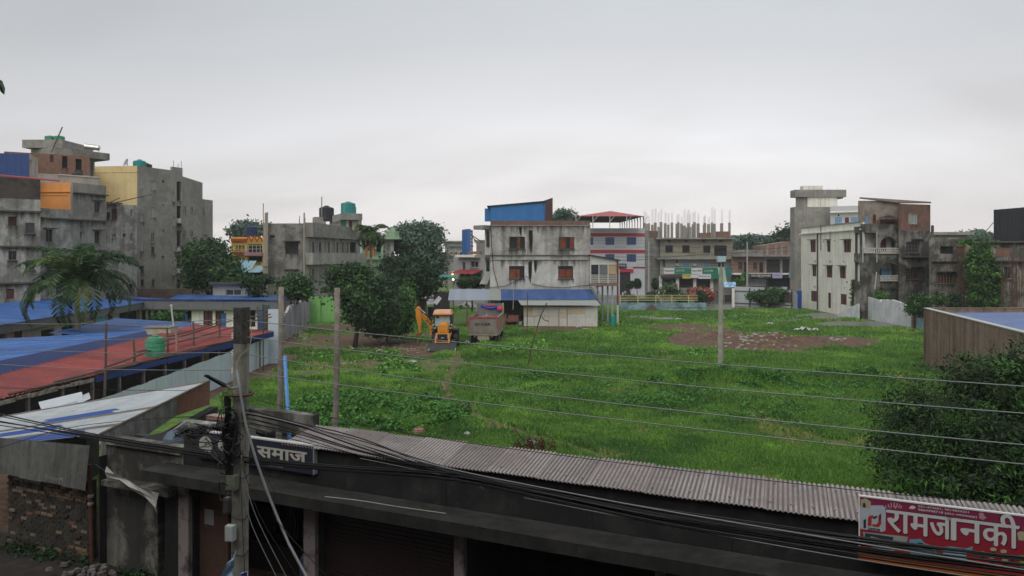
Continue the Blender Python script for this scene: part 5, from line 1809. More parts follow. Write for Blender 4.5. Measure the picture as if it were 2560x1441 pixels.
def centre_back():
 """what shows between the dark trees and the middle building"""
 w = WP(1165,116,1212,113)
 b = thing('grey_shop', 'grey rendered shop house with a white band and a dark red sheet awning', 'building', w.pt(w.L / 2,0))
 z = zat(w, *c16(900,338))
 back_body(b, w,0, w.L,0, z - .2,7, M_CONC)
 wall_with(b, w,-3.0, w.L,0, z,[(862,480,1045,622, 'O'),(690,500,750,660, 'o'),(640,770,1100,830, 'D')], mat('ribbed grey render', '98999a',.85, var=.1), c16)
 r = w.rect(*c16(612,338), *c16(1092,392))
 w.box(MB(), r[0], r[1], r[2], r[3],.003,.8).build('white_band', M_WHT, b)
 r = w.rect(*c16(800,262), *c16(1095,330))
 w.box(MB(), r[0], r[1], r[2] + .03, r[3],-.2,.1).build('brick_parapet', M_BRICK, b)
 MR = mat('dark red awning sheet', '8a2f36',.6, var=.1, objvar=.08)
 ra = w.rect(*c16(620,680), *c16(1150,762))
 n = 7
 for i in range(n):
  a_, c_ = ra[0] + (ra[1] - ra[0]) * i / n, ra[0] + (ra[1] - ra[0]) * (i + 1) / n
  MB().hexa([w.pt(a_ + .01, ra[2],2), w.pt(c_ - .01, ra[2],2), w.pt(c_ - .01, ra[2] + .1,1.9), w.pt(a_ + .01, ra[2] + .1,1.9), w.pt(a_ + .01, ra[3],.01), w.pt(c_ - .01, ra[3],.01), w.pt(c_ - .01, ra[3] + .06,.01), w.pt(a_ + .01, ra[3] + .06,.01)]).build('awning_sheet', MR, b)
 w.box(MB(), w.L - 3, w.L + .5, z - .3, zat(w, *c16(1150,60)),-5,-1).build('roof_room', M_CONC, b)
 # far row
 for i,(x0, x1, yt, Y, m, lb) in enumerate(((1112,1168,606,260, M_CONC, 'far grey building with a blue sign band at the end of the street'),(1120,1175,617,220, M_OWH, 'far low building with a bluish roof beyond the street poles'),
            (1196,1216,606,170, M_OWH, 'pale building piece behind the left edge of the middle building'),(1100,1140,640,200, M_CONC2, 'dim low building half hidden behind the dark trees'),
            (2326,2420,588,130, M_CONC, 'brownish flat roof building between the dark house and the black box'),(1960,1992,655,170, M_CONC, 'low far building left of the grey tower'))):
  w = WP(x0, Y, x1, Y)
  b = thing('far_building', lb, 'building', w.pt(w.L / 2,0))
  z = zat(w,(x0 + x1) / 2, yt)
  back_body(b, w,0, w.L,0, z - .3,8, m)
  ws_ = [(x0 + 6 + 12 * k, yt + 14, x0 + 11 + 12 * k, yt + 22, 'D') for k in range(int((x1 - x0 - 8) / 12))]
  wall_with(b, w,0, w.L,0, z, ws_, m)
  w.box(MB(),-.5, w.L + .5, z + .003, z + .5,-9,1).build('roof_slab', mat('bluish far roof', '6b7484',.7) if i in (1,) else M_PARA, b)
 # tall blue billboard on a lattice tower
 t = thing('billboard_tower', 'narrow blue billboard seen edge-on on a rusty lattice tower', 'billboard', G(1172,756))
 Y = 120
 p0, p1 = P(1161,640, Y), P(1171,574, Y)
 MB().box(((p0.x + p1.x) / 2, Y,(p0.z + p1.z) / 2),(p1.x - p0.x,3.5, p1.z - p0.z),.3).build('billboard', mat('billboard blue', '3565a3',.6), t)
 mb = MB()
 for x in (1173,1180):
  q = P(x,576, Y)
  mb.tube([(q.x, Y,0), q],.12,5)
 for k in range(12):
  za, zb = 2 + k * .85,2.85 + k * .85
  xa, xb = P(1173,600, Y).x, P(1180,600, Y).x
  mb.tube([(xa, Y, za),(xb, Y, zb)] if k % 2 else [(xb, Y, za),(xa, Y, zb)],.05,4)
 mb.build('lattice', M_RUST, t)
 mb = MB()
 q = P(1175,585, Y)
 for dx, dz in ((5,-3.5),(4.2,-5),(3.2,-2.2)):
  mb.tube([q, q + Vector((dx * .55,0, dz * .55)), q + Vector((dx,0, dz))],.07,4)
 mb.tube([P(1185,600, Y), P(1212,640, Y)],.07,4)
 mb.build('braces', M_RUST, t)
 # teal stall with lit lamp
 w = WP(1095,118,1157,118)
 t = thing('street_stall', 'roadside stall with a teal and red signboard and a lit bulb', 'stall', w.pt(w.L / 2,0))
 r = w.rect(*c16(150,850), *c16(690,900))
 L_ = r[1] - r[0]
 MT = mat('teal sign', '1f8a84',.5, emit=None)
 for a_, c_, m in ((0,.28, mat('sign red', 'a33442',.5)),(.3,.78, MT),(.8,1, mat('sign orange brown', '9a6a3a',.5))):
  w.box(MB(), r[0] + a_ * L_, r[0] + c_ * L_, r[2], r[3],0,.12).build('signboard', m, t)
 lettering('FAST FOOD', w, r[0] + .33 * L_, r[0] + .75 * L_, r[2] + .12, r[3] - .12,.125, M_PW, t,.01)
 w.box(MB(), r[0], r[1], r[3] + .02, r[3] + .35,-3,.3).build('roof', mat('turquoise stall roof', '4fa6a6',.6, var=.1), t)
 w.box(MB(), r[0] + .2, r[1] - .2,0,1.0,-.4,0).build('counter', M_CONC, t)
 for k in (0.0,.35,.7,1):
  w.box(MB(), r[0] + k * L_ - .05, r[0] + k * L_ + .05,0, r[3],-.2,-.1).build('post', M_STEEL, t)
 ME = mat('lit bulb',(1.0,.75,.4),.5, emit=4.0, bump=0)
 q = P(*c16(478,915),117.5)
 MB().lathe(q,[(.02,0),(.14,.08),(.14,.2),(.03,.3)],8).build('lit_bulb', ME, t)
 q = P(*c16(472,790),121)
 o = thing('beacon_lamp', 'orange lit lamp above the teal street stall', 'lamp',(q.x,121,0))
 MB().tube([(q.x,121,0), q],.05).build('post', M_STEEL, o)
 MB().lathe(q,[(.1,0),(.22,.1),(.2,.4),(.05,.5)],8).build('lit_lens', mat('lit amber lens',(1.0,.45,.12),.5, emit=3.0, bump=0), o)
 # dark board fence
 w = WP(1084,108,1124,106)
 t = thing('board_fence', 'dark board fence left of the grey lean-to roof', 'fence', w.pt(w.L / 2,0))
 n = 12
 for i in range(n):
  w.box(MB(), w.L * i / n + .01, w.L * (i + 1) / n - .015,0,2.75 + .1 * (i % 3),-.03,.01 * (i % 2)).build('board', mat('dark fence board', '2f2c2e',.85, var=.2, objvar=.2), t)
 w = WP(1040,98,1062,92)
 o = facade(w,0, w.L,0,2.6,[], mat('dark red brick wall', '6a3f35',.9, brick=(w.ang(), '6d5f55'), var=.2), None, 'brick_wall',.25)
 tag(o, 'dark red brick wall behind the leafy trees and the excavator', 'wall')
 # street poles
 for i,(x, yt, Y, lb) in enumerate(((1118,625,135, 'slim pole left of the street stall far down the street'),(1135,628,150, 'thin far pole in the middle of the street gap'),(1147,650,145, 'pale pole next to the grey shop house'))):
  q = P(x, yt, Y)
  tag(MB().tube([(q.x, Y,0), q],[.16,.11],8).build('street_pole', M_POLE), lb, 'pole')
centre_back()
# ------------------------------------------------------------------ market stalls with blue and red roofs
M_BLUE = mat('blue roof sheet', '2b5596',.45, var=.14, objvar=.22, stain='49709f', stain_amt=.6, stain_scale=.7, streak=.25, streak_col='39404c')
M_DBLUE = mat('deep blue sheet', '1d3a78',.45, var=.1)
M_RED = mat('red roof sheet', '863733',.6, var=.18, objvar=.22, stain='6b3330', stain_amt=.7, stain_scale=.8, streak=.3, streak_col='4f2f2a')
M_FEN = mat('pale blue fence sheet', 'c2cfd7',.5, var=.05, objvar=.05, stain='acb9c2', stain_amt=.35)
def strip(root, A, B, C, D, n, m, waves=3, amp=.02, name='roof_sheet', rows=1):
 """A->B one long edge, D->C the other; sheets run across"""
 for i in range(n):
  t0, t1 = i / n,(i + 1) / n + .004
  corr(root, A.lerp(B, t0), A.lerp(B, t1), D.lerp(C, t1), D.lerp(C, t0), waves, amp, m, name,.006 * (i % 2),4, rows)
def market():
 # rear wing with grey fascia
 w = WP(349,75.6,702,74)
 t = thing('market_building', 'white walled market hall with a wide grey fascia and blue roof', 'building', w.pt(w.L / 2,0))
 z0, z1 = zat(w, *c6(1600,178)), zat(w, *c6(1600,108))
 M_FAS = mat('grey fascia panel', '6a6a6e',.6, var=.06, stain='5d5d60', stain_amt=.3)
 n = 8
 for i in range(n):
  a, c = w.L * i / n, w.L * (i + 1) / n
  w.box(MB(), a + .01, c - .01, z0, z1,.6,.7).build('fascia_panel', M_FAS, t)
 ws_ = [(1182,190,1226,330, 'D'),(1236,190,1270,330, 'D'),(1284,190,1613,340, 'D'),(1712,195,1790,330, 'S'),(1813,195,1888,330, 'S'),(2100,190,2150,330, 'D'),(2170,190,2328,330, 'D')]
 wall_with(t, w,0, w.L,0, z0 + .4, ws_, M_WHT, c6)
 back_body(t, w,0, w.L,0, z0 + .3,7, M_OWH)
 for xa, xb in ((1865,1905),(1545,1580),(2185,2220)):
  r = w.rect(*c6(xa,215), *c6(xb,330))
  w.box(MB(), r[0], r[1],.1, r[3],.02,.08).build('blue_door', M_BLUE, t)
 A, B = w.pt(0, z1 - .1,.7), w.pt(w.L, z1 - .1,.7)
 D_, C_ = P(*c6(1500,55),83), P(*c6(2345,68),83)
 strip(t, P(*c6(1415,97),74.6), P(*c6(2345,101),73.4), C_, D_,16, M_BLUE)
 strip(t, P(*c6(1180,97),75), P(*c6(1413,97),74.6), P(*c6(1413,94),83), P(*c6(860,55),84),6, M_BLUE)
 strip(t, P(*c6(2346,104),73.4), P(*c6(2412,118),73.2), P(*c6(2445,80),80), P(*c6(2346,68),83),2, M_DBLUE)
 w.box(MB(),0, w.L, z1 + .003, z1 + .07,.5,.75).build('eave_trim', M_DBLUE, t)
 # left wing coming forward
 w = WP(-60,49,349,75.4)
 t = thing('market_wing', 'left wing of the market with whitish posts below a blue roof edge behind the palm', 'building', w.pt(w.L / 2,0))
 z0, z1 = 2.62,3.25
 n = 9
 for i in range(n):
  w.box(MB(), w.L * i / n + .01, w.L * (i + 1) / n - .01, z0, z1,.5,.6).build('fascia_panel', M_FAS, t)
 ws_ = [(120,358,188,428, 'S'),(0,345,40,430, 'D'),(345,350,455,440, 'D'),(520,320,640,400, 'D'),(690,300,795,400, 'D'),(908,235,950,350, 'S'),(1005,200,1170,400, 'D')]
 wall_with(t, w,0, w.L,0, z0 + .35, ws_, M_OWH, c6)
 back_body(t, w,0, w.L,0, z0 + .3,6, M_OWH)
 A, B = w.pt(0, z1 + .02,.7), w.pt(w.L, z1 + .05,.7)
 strip(t, A, B, w.pt(w.L,3.9,-7), w.pt(0,3.95,-7),26, M_BLUE)
 r = w.rect(*c6(803,245), *c6(893,368))
 p = thing('poster_panel', 'turquoise poster panel on the market wing behind the palm', 'poster', w.pt(r[0],0))
 w.box(MB(), r[0] - .08, r[1] + .08, r[2] - .1, r[3] + .05,.05,.12).build('frame', M_WFRAME, p)
 w.box(MB(), r[0], r[1], r[2], r[3],.121,.13).build('print', mat('turquoise print', '2d93a6',.5, stain='76b6bd', stain_amt=.7, stain_scale=3), p)
 # front stalls: blue roof, ridge band and red roof
 t = thing('blue_roof_stalls', 'row of market stalls under a bright blue sheet roof with a turned up edge', 'stall row',(-26,37,0))
 NR, FR, FL, NL = Vector((-22.1,26,3.45)), Vector((-23.5,47.4,3.16)), Vector((-31.5,44.3,2.95)), Vector((-30,25,2.9))
 strip(t, NR, FR, FL, NL,24, M_BLUE,4,.032)
 n = 12
 for i in range(n):
  a, c = NR.lerp(FR, i / n), NR.lerp(FR,(i + 1) / n)
  lo = Vector((.35,0,-.62))
  MB().hexa([a + lo, c + lo + Vector((0,-.02,0)), c + lo + Vector((-.05,0,0)), a + lo + Vector((-.05,0,0)), a + Vector((.04,0,.03)), c + Vector((.04,0,.03)), c + Vector((0,0,.04)), a + Vector((0,0,.04))]).build('ridge_flashing', M_DBLUE, t)
 body(t,[(-22.2,26),(-23.6,47),(-31,43.9),(-29.6,25)],0,2.75, M_INT2, 'stall_body')
 u = thing('blue_roof_stalls', 'blue sheet roof beyond the red one running up to the market hall', 'stall row',(-26,52,0))
 strip(u, Vector((-23.9,48,2.75)), Vector((-24.6,59,2.6)), Vector((-31,58,3.1)), Vector((-30,47.9,3.0)),10, M_BLUE)
 body(u,[(-24.1,48.2),(-24.8,58.8),(-30.8,57.8),(-29.8,48.2)],0,2.5, M_INT2, 'stall_body')
 r_ = thing('red_roof_stalls', 'long row of market stalls under a dull red sheet roof', 'stall row',(-20.5,40,0))
 nr, fr, fl, nl = Vector((-19.85,26,2.5)), Vector((-17.4,54,2.5)), Vector((-23.8,55.5,2.84)), Vector((-21.9,26,2.86))
 strip(r_, nr, fr, fl, nl,30, M_RED,4,.03)
 # dark interior under the eave and a hanging blue tarpaulin edge
 wd = Wall(nr, fr)
 n = 14
 for i in range(n):
  a, c = wd.L * i / n, wd.L * (i + 1) / n
  if i >= 4:
   wd.box(MB(), a, c - .02,2.16 + .05 * math.sin(i * 2.3),2.47,-.02,.02 + .01 * (i % 2)).build('tarpaulin_edge', M_DBLUE, r_)
  wd.box(MB(), a - .06, a + .06,0,2.45,-.2,-.08).build('post', M_WOODP, r_)
 body(r_,[wd.pt(0,0,-1.2), wd.pt(wd.L,0,-1.2), wd.pt(wd.L,0,-3.8), wd.pt(0,0,-1.9)],0,2.3, M_INT2, 'stall_body')
 for (a, c, za, zb, m) in ((8.5,10,.6,2.0, mat('dark wood board', '40332a',.85)),(12,14.2,.5,1.2, MC['dark wood board']),(20.2,20.7,.4,2.1, mat('yellow board', 'b09a3a',.6)),(16,17.6,.3,1.4, M_BLUE),(23.5,24.8,.4,1.9, M_DBLUE)):
  wd.box(MB(), a, c, za, zb,-1.19,-1.1).build('stall_board', m, r_)
 # white rotten eave board at the near end
 mb = MB()
 for i in range(10):
  a = wd.L * (.0 + .028 * i)
  wd.box(mb, a, a + wd.L * .027,2.28 + .03 * math.sin(i * 2),2.44 + .02 * math.sin(i * 3.3),.03,.08)
 o = mb.build('eave_board', mat('flaking white eave', '9b968b',.9, stain='4c4339', stain_amt=.8, stain_scale=2.5, var=.2), r_)
 # loose timber lying along the eave
 for i in range(7):
  a = 3 + i * 2.6
  MB().tube([wd.pt(a,2.58 + .03 * (i % 3),-.15 - .05 * (i % 2)), wd.pt(a + 4.2,2.56 + .05 * ((i * 2) % 3),.05)],.05,5).build('loose_timber', M_BAMB, r_)
 # white boarded box and green tank
 q = P(405,842,50)
 b = thing('roof_cabin', 'cream painted box with a wooden lid on the red roof', 'box',(q.x,50,2.62))
 MB().box((q.x,50,2.9),(1.7,1.2,.56)).build('box_body', mat('cream painted box', 'b9b39a',.8, stain='8f8a76', stain_amt=.5, stain_scale=2), b)
 MB().box((q.x - .05,50,3.2),(1.85,1.35,.05)).build('lid', M_WOODP, b)
 water_tank((P(388,893,40).x,40,2.56),.5,1.1, M_TGREEN, 'green ribbed tank standing on the red roof in front of the cream box', None)
 # white T pipe
 mb = MB()
 p = [P(*c6(1462,318),51), P(*c6(1450,230),51), P(*c6(1443,150),51)]
 mb.tube(p,.06)
 mb.tube([P(*c6(1434,150),51), P(*c6(1452,150),51)],.07)
 mb.tube([P(*c6(1462,316),51), P(*c6(1378,336),50)],.05)
 tag(mb.build('vent_pipe', M_WFRAME), 'white T-topped vent pipe behind the cream box', 'pipe')
 # dark window tank behind palm
 # bamboo frame on the eave
 t = thing('bamboo_scaffold', 'leaning frame of old bamboo posts and rails along the red roof eave', 'bamboo frame',(-19,44,0))
 posts = [(1130,440,645),(1412,335,590),(1632,285,525),(1850,275,500),(2175,150,440),(875,290,880),(1485,370,560)]
 tops = []
 for i,(x, y0, y1) in enumerate(posts):
  px = c6(x,0)[0]
  d = 19.2 * F / (1280 - px)
  if i == 5:
   d = 34
  if i == 4:
   d = 53.5
  p0 = P(*c6(x, y1), d)
  p1 = P(*c6(x + (18 if i == 5 else -6), y0), d)
  p0.z = min(p0.z,.8 if i in (5,) else 2.3)
  MB().tube([p0, p0.lerp(p1,.5) + Vector((.03,0,0)), p1],[.06,.055,.05]).build('post', M_BAMB if i != 6 else mat('pink bare pole', 'a9897c',.8), t)
  tops.append((p0, p1))
 rails = [((880,670),34,(1400,470),42),((1140,545),38.5,(1985,325),52),((1230,492),40,(1990,262),53),((1400,415),43,(1860,285),49.5),((1640,500),45.5,(2250,330),54.5),((2090,245),53,(2280,222),54),
    ((880,700),34,(1650,520),45),((1590,485),46,(1810,535),46),((2090,280),53,(2290,245),54)]
 for (a, da, c, dc) in rails:
  p0, p1 = P(*c6(*a), da), P(*c6(*c), dc)
  m1 = p0.lerp(p1,.5) + Vector((0,0,-.05))
  MB().tube([p0, m1, p1],[.055,.05,.045],5).build('rail', M_BAMB, t)
 # clutter at the far end of the red roof
 t = thing('leaning_boards', 'upright boards leaning together at the far end of the red roof', 'boards',(-17,55,0))
 for x, y0, y1, m in ((2240,145,375, mat('dark green board', '3f4f49',.7)),(2268,190,375, mat('brown board', '4b3526',.8)),(2200,195,380, M_BLUE),(2310,180,385, M_FEN)):
  p0, p1 = P(*c6(x, y1),55), P(*c6(x, y0),55)
  MB().box(((p0.x + p1.x) / 2,55,(p1.z + 0) / 2),(.55 if m is not M_FEN else .9,.05, p1.z),.1).build('board', m, t)
 # tin fence
 w = Wall(Vector((-17.4,30.5)), Vector((-18.1,56.4)))
 t = thing('tin_fence', 'long pale blue sheet metal fence beside the red-roofed stalls', 'fence', w.pt(w.L / 2,0))
 n = 30
 for i in range(n):
  a, c = w.L * i / n, w.L * (i + 1) / n
  o = corr(t, w.pt(a,1.93 + .02 * math.sin(i * 2.1),.012 * (i % 2)), w.pt(c + .02,1.93 + .02 * math.sin(i * 2.1 + 1),.012 * (i % 2)), w.pt(c + .02,.02,.012 * (i % 2)), w.pt(a,.02,.012 * (i % 2)),2,.012, M_FEN, 'sheet')
 tag(MB().tube([P(658,700 + 60,52), P(658,928,51)],.035).build('iron_rod', M_DFRAME), 'dark upright rod in front of the tin fence end', 'rod')
market()
# ------------------------------------------------------------------ near street side: shops, tin roof, brick wall
UU, NN = Vector((.9111,-.4122)), Vector((.4122,.9111))
def SW(n, ua=-24.0, ub=12.0):
 return Wall(NN * n + UU * ua, NN * n + UU * ub)
M_SH = mat('black stained shop parapet', '363432',.92, stain='171717', stain_amt=.93, stain_scale=.9, streak=.75, streak_col='121213', var=.3, thr=.44)
M_SH2 = mat('blackened shop wall', '2c2a28',.92, stain='141414', stain_amt=.9, stain_scale=.8, streak=.6, streak_col='101010', var=.3)
M_SHL = mat('mossy shop plaster', '7d7b72',.92, stain='2b2a26', stain_amt=.9, stain_scale=1.1, streak=.7, streak_col='282823', var=.25, thr=.47)
M_ASB = mat('weathered cement roof sheet', 'a19b97',.85, var=.16, objvar=.12, stain='857b79', stain_amt=.75, stain_scale=.7, scale=8)
M_SHUT = mat('brown rolling shutter', '33221f',.55, var=.15, stain='2c2120', stain_amt=.5)
def shops():
 w = SW(13.0)
 t = thing('shop_row', 'row of low black-stained shops with a concrete canopy along the near street', 'building', w.pt(w.L * .6,0))
 U = lambda x: w.hit(x,1300)[0]
 uL, uR = U(460), w.L
 # parapet above the canopy, lower wall with openings
 facade(w, uL, uR,2.98,3.76,[], M_SH, t, 'parapet',.2)
 for x in (781,1115,1480,1830):
  u = U(x)
  w.box(MB(), u - .012, u + .012,2.99,3.74,.001,.004).build('joint', M_BLACK, t)
 holes = [(U(482), U(767),0.02,2.55),(U(797), U(1141),.02,2.55),(U(1167), U(1640),.02,2.55),(U(1700), U(2330),.02,2.55),(U(2400), uR - .5,.02,2.55)]
 facade(w, U(412), uR,0,2.7,[tuple(h) for h in holes], M_SH2, t, 'wall',.3)
 body(t,[w.pt(uL,0,-3.2), w.pt(uR,0,-3.2), w.pt(uR,0,-3.4), w.pt(uL,0,-3.4)],0,2.9, M_SH2, 'back_wall')
 body(t,[w.pt(uL,0,-.31), w.pt(uR,0,-.31), w.pt(uR,0,-3.19), w.pt(uL,0,-3.19)],2.72,2.9, M_SH2, 'ceiling_slab')
 for u in (uL, U(781), U(1150), U(1670), U(2365), uR):
  w.box(MB(), u - .07, u + .07,0,2.71,-3.19,-.31).build('partition', M_SH2, t)
 # canopy
 mb = MB()
 w.box(mb, U(403) + .2, uR,2.72,2.96,-.2,.72)
 mb.build('canopy', mat('mossy black canopy', '2b2a27',.9, stain='121210', stain_amt=.85, stain_scale=1.2, streak=.5, streak_col='3a3a35', var=.3, scale=6), t)
 # white pillars between shops
 MPIL = mat('chipped pinkish white pillar', '8a807e',.85, stain='3a3330', stain_amt=.85, stain_scale=2.2, thr=.6, var=.08)
 for xa, xb in ((456,481),(768,796),(1142,1166),(1641,1662)):
  w.box(MB(), U(xa), U(xb),0,2.45,.003,.12).build('pillar', MPIL, t)
 # particle board panel
 w.box(MB(), U(484), U(556),0.03,2.5,-.25,-.18).build('particle_board', mat('speckled particle board', '523a2e',.85, var=.5, scale=26, stain='4a362c', stain_amt=.7, stain_scale=9), t)
 r = w.rect(497,1280,520,1318)
 w.box(MB(), r[0], r[1], r[2], r[3],-.178,-.17).build('pasted_notice', M_STEEL, t)
 # rolling shutters: slats as pieces
 me = None
 for (xa, xb) in ((797,1141),(1700,2330)):
  a, c = U(xa) + .02, U(xb) - .02
  k = 0
  z = .04
  first = None
  while z < 2.5:
   if first is None:
    mb = MB()
    for (z0, z1, o0, o1) in ((0,.028,-.25,-.2),(.028,.062,-.25,-.175),(.062,.088,-.25,-.2)):
     w.box(mb, a, c, z + z0, z + z1, o0, o1)
    first = mb.build('shutter_slat', M_SHUT, t)
    o = first
   else:
    o = first.copy()
    link(o)
    o.parent = t
    o.location = first.location + Vector((0,0, z - .04))
   z += .092
 # objects in the dark shop
 o = MB().box(w.pt(U(640),1.0,-2.0),(.5,.4,.5),.4).build('cloth_bundle', mat('dull grey bundle', '6b625c',.9, var=.3))
 o.data.transform(Matrix.Identity(4))
 tag(o, 'dull grey bundle on the shelf inside the dark open shop', 'bundle')
 o = MB().box(w.pt(U(600),.35,-1.8),(2.4,.6,.75), w.ang()).build('shop_shelf', mat('dark shop shelf', '2b2320',.85))
 tag(o, 'low dark shelf inside the open shop behind the concrete pole', 'shelf')
 t2 = thing('plastic_sack', 'pale plastic sack leaning in the dark open shop', 'sack', w.pt(U(690),0,-1.2))
 q = w.pt(U(678),.66,-1.6)
 MB().lathe(q,[(.14,0),(.2,.15),(.18,.4),(.08,.5),(.1,.56)],9).build('sack', mat('pale sack', '8a7f78',.8, var=.2), t2)
 q = w.pt(U(758),0,-.12)
 t2 = thing('gas_canister', 'blue canister standing beside the pinkish pillar', 'canister', q)
 MB().lathe(q,[(.15,0),(.16,1.1),(.14,1.3),(.05,1.4),(.05,1.5)],12).build('canister', mat('dull blue canister', '27374f',.6), t2)
 # corrugated roof
 r = thing('cement_sheet_roof', 'long corrugated grey cement sheet roof running along the near shops', 'roof', w.pt(w.L * .6,3.8))
 wf, wn_ = SW(14.2), SW(12.86)
 u = wf.hit(800,1072)[0]
 ue = wf.L + .5
 n = int((ue - u) / 1.02)
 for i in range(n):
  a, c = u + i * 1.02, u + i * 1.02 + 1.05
  corr(r, wf.pt(a - .1,3.95 + .02 * (i % 2)), wf.pt(c - .1,3.95 + .02 * (i % 2)), wn_.pt(c + .1 * 0,3.815 + .012 * (i % 2)), wn_.pt(a,3.815 + .012 * (i % 2)),13,.017, M_ASB, 'roof_sheet',0,4,1, mat('roof trough shade', '6f6765',.9, var=.25, scale=5, objvar=.12))  # second colour paints shading into the troughs
 # roofing bolts
 mb = MB()
 for i in range(70):
  a = u + .3 + i * (ue - u) / 72
  for k in (.18,.8):
   p = wf.pt(a,3.95).lerp(wn_.pt(a,3.815), k)
   mb.box((p.x, p.y, p.z + .03),(.035,.035,.03))
 o = mb.build('roof_bolts', M_STEEL, r)
 o['kind'] = 'stuff'
 # stones and rubbish on the sheets
 # mouldy parapet at the roof's left end
 ws = SW(14.6)
 a, c = ws.hit(600,1080)[0], ws.hit(782,1060)[0]
 o = ws.box(MB(), a, c,3.55,4.06,-.25,0).build('end_parapet', M_SHL)
 tag(o, 'mossy concrete parapet piece behind the dark blue sign', 'parapet')
 # the long parapet cap line in front
 wc = SW(13.02)
 wc.box(MB(), uL, w.L,3.765,3.80,-.12,.05).build('parapet_cap', mat('worn cap', '34322f',.9, var=.3), t)
 mb = MB()
 for (xa, xb, y) in ((812,935,1243),(935,1115,1262)):
  pass
 # ---- left shop: grey plaster wall
 a, c = U(264), U(458)
 t = thing('plaster_shop', 'old shop front with stained plaster, a dark doorway and torn white cloth', 'building', w.pt((a + c) / 2,0))
 zt = 3.2
 facade(w, a, c,0, zt,[(U(394), U(453),0.02,2.2)], M_SHL, t, 'wall',.3)
 body(t,[w.pt(a,0,-2.2), w.pt(c,0,-2.2), w.pt(c,0,-4), w.pt(a,0,-4)],0, zt - .1, M_SH2, 'back_room')
 w.box(MB(), a, c, zt + .003, zt + .08,-.5,.1).build('top_slab', M_SHL, t)
 body(t,[w.pt(a,0,-.31), w.pt(c,0,-.31), w.pt(c,0,-2.19), w.pt(a,0,-2.19)],2.35, zt - .1, M_SH2, 'ceiling')
 w.box(MB(), a + .3, c - .1,2.25,2.38,.003,.35).build('lintel', M_SHL, t)
 w.box(MB(), a, a + .05,0,2.9,.003,.2).build('edge_post', M_SH2, t)
 # torn cloth
 t = thing('torn_cloth', 'torn white plastic cloth hanging from the plaster shop lintel', 'cloth', w.pt(U(330),2.2))
 pts_t = [(266,1166),(290,1185),(320,1205),(350,1218),(378,1228),(394,1234)]
 pts_b = [(268,1205),(300,1200),(330,1222),(358,1245),(385,1262),(394,1285)]
 wv = SW(12.6)
 vs_ = []
 for i,(p, q) in enumerate(zip(pts_t, pts_b)):
  for k in range(4):
   x = p[0] + (q[0] - p[0]) * k / 3
   y = p[1] + (q[1] - p[1]) * k / 3
   uu, zz = wv.hit(x, y)
   vs_.append(wv.pt(uu, zz,.05 * math.sin(i * 2.3 + k * 1.4)))
 fs = [(i * 4 + k, i * 4 + k + 1, i * 4 + k + 5, i * 4 + k + 4) for i in range(5) for k in range(3)]
 MB().add(vs_, fs).build('cloth', mat('dirty white plastic', 'a3a29b',.6, var=.15), t)
 o = MB().tube([w.pt(U(270),2.75,.35), w.pt(U(392),2.15,.35)],.012,5).build('cord', M_BLACK, t)
 # gap with post
 a, c = U(222), U(263)
 t = thing('alley_post', 'brown wooden post in the dark gap beside the brick wall', 'post', w.pt(U(232),0))
 MB().tube([w.pt(U(235),0,.05), w.pt(U(229),2.6,.05)],.055,8).build('post', mat('brown post', '5b3c2c',.85, var=.2), t)
 for z in (1.55,1.75):
  q = w.pt(U(231), z,.05)
  MB().lathe(q,[(.07,0),(.08,.04),(.07,.08)],8).build('binding', M_STEEL, t)
 o = body(None,[w.pt(a - .2,0,-1.5), w.pt(c + .2,0,-1.5), w.pt(c + .2,0,-1.7), w.pt(a - .2,0,-1.7)],0,3.0, M_INT2, 'alley_wall')
 tag(o, 'black back wall of the narrow gap beside the brick wall', 'wall')
 # ---- brick wall with ventilation holes
 a, c = U(18), U(222)
 t = thing('brick_shed', 'old brick shed wall half covered in grey mortar with three vent holes', 'shed', w.pt((a + c) / 2,0))
 MBK = [mat('old orange brick', '6a5041',.9, var=.25, scale=14, objvar=.2), mat('pale worn brick', '7d6c58',.9, var=.25, scale=14, objvar=.2), mat('dark burnt brick', '43362e',.9, var=.25, scale=14, objvar=.2)]
 MMO = mat('lumpy grey mortar', '46443c',.95, stain='2d2b26', stain_amt=.8, stain_scale=3, var=.35, scale=9, bump=.8)
 w.box(MB(), a, c,0,2.12,-.22,-.035).build('mortar_core', MMO, t)
 vents = [(U(38), U(46)),(U(66), U(76)),(U(94), U(105))]
 zv = (1.62,1.78)
 nb = 0
 mbs = MB()
 for row in range(26):
  z = .03 + row * .08
  u = a + (.125 if row % 2 else 0)
  while u < c - .08:
   ln = .235
   u1 = min(u + ln, c)
   near_v = any(u < v1 and u1 > v0 for v0, v1 in vents) and zv[0] - .02 < z + .03 < zv[1]
   if not near_v:
    jit = random.uniform(-.012,.012)
    top_zone = row >= 19
    if top_zone or random.random() < .17:
     o0 = -.03
     o1 = .0 + jit + random.uniform(0,.02)
     if nb < 150:
      mb = MB()
      w.box(mb, u + .006, u1 - .006, z + .004, z + .07, o0, o1)
      mb.build('brick', random.choice(MBK), t)
      nb += 1
     else:
      w.box(mbs, u + .006, u1 - .006, z + .004, z + .07, o0, o1)
    else:
     w.box(mbs, u + .002, u1 - .002, z, z + .078,-.03,-.012 + jit)
   u = u1 + .01
 o = mbs.build('mortared_bricks', MMO, t)
 o['kind'] = 'stuff'
 for v0, v1 in vents:
  w.box(MB(), v0, v1, zv[0], zv[1],-.034,-.03).build('vent_hole', M_INT, t)
 w.box(MB(), a - .6, a - .01,0,2.6,-.8,-.5).build('dark_gap', M_INT, t)
 # corrugated skirt over the bricks
 MSK = mat('grey weathered corrugated sheet', '62635f',.75, stain='44443f', stain_amt=.7, stain_scale=1.5, streak=.6, streak_col='8a8b88', var=.15)
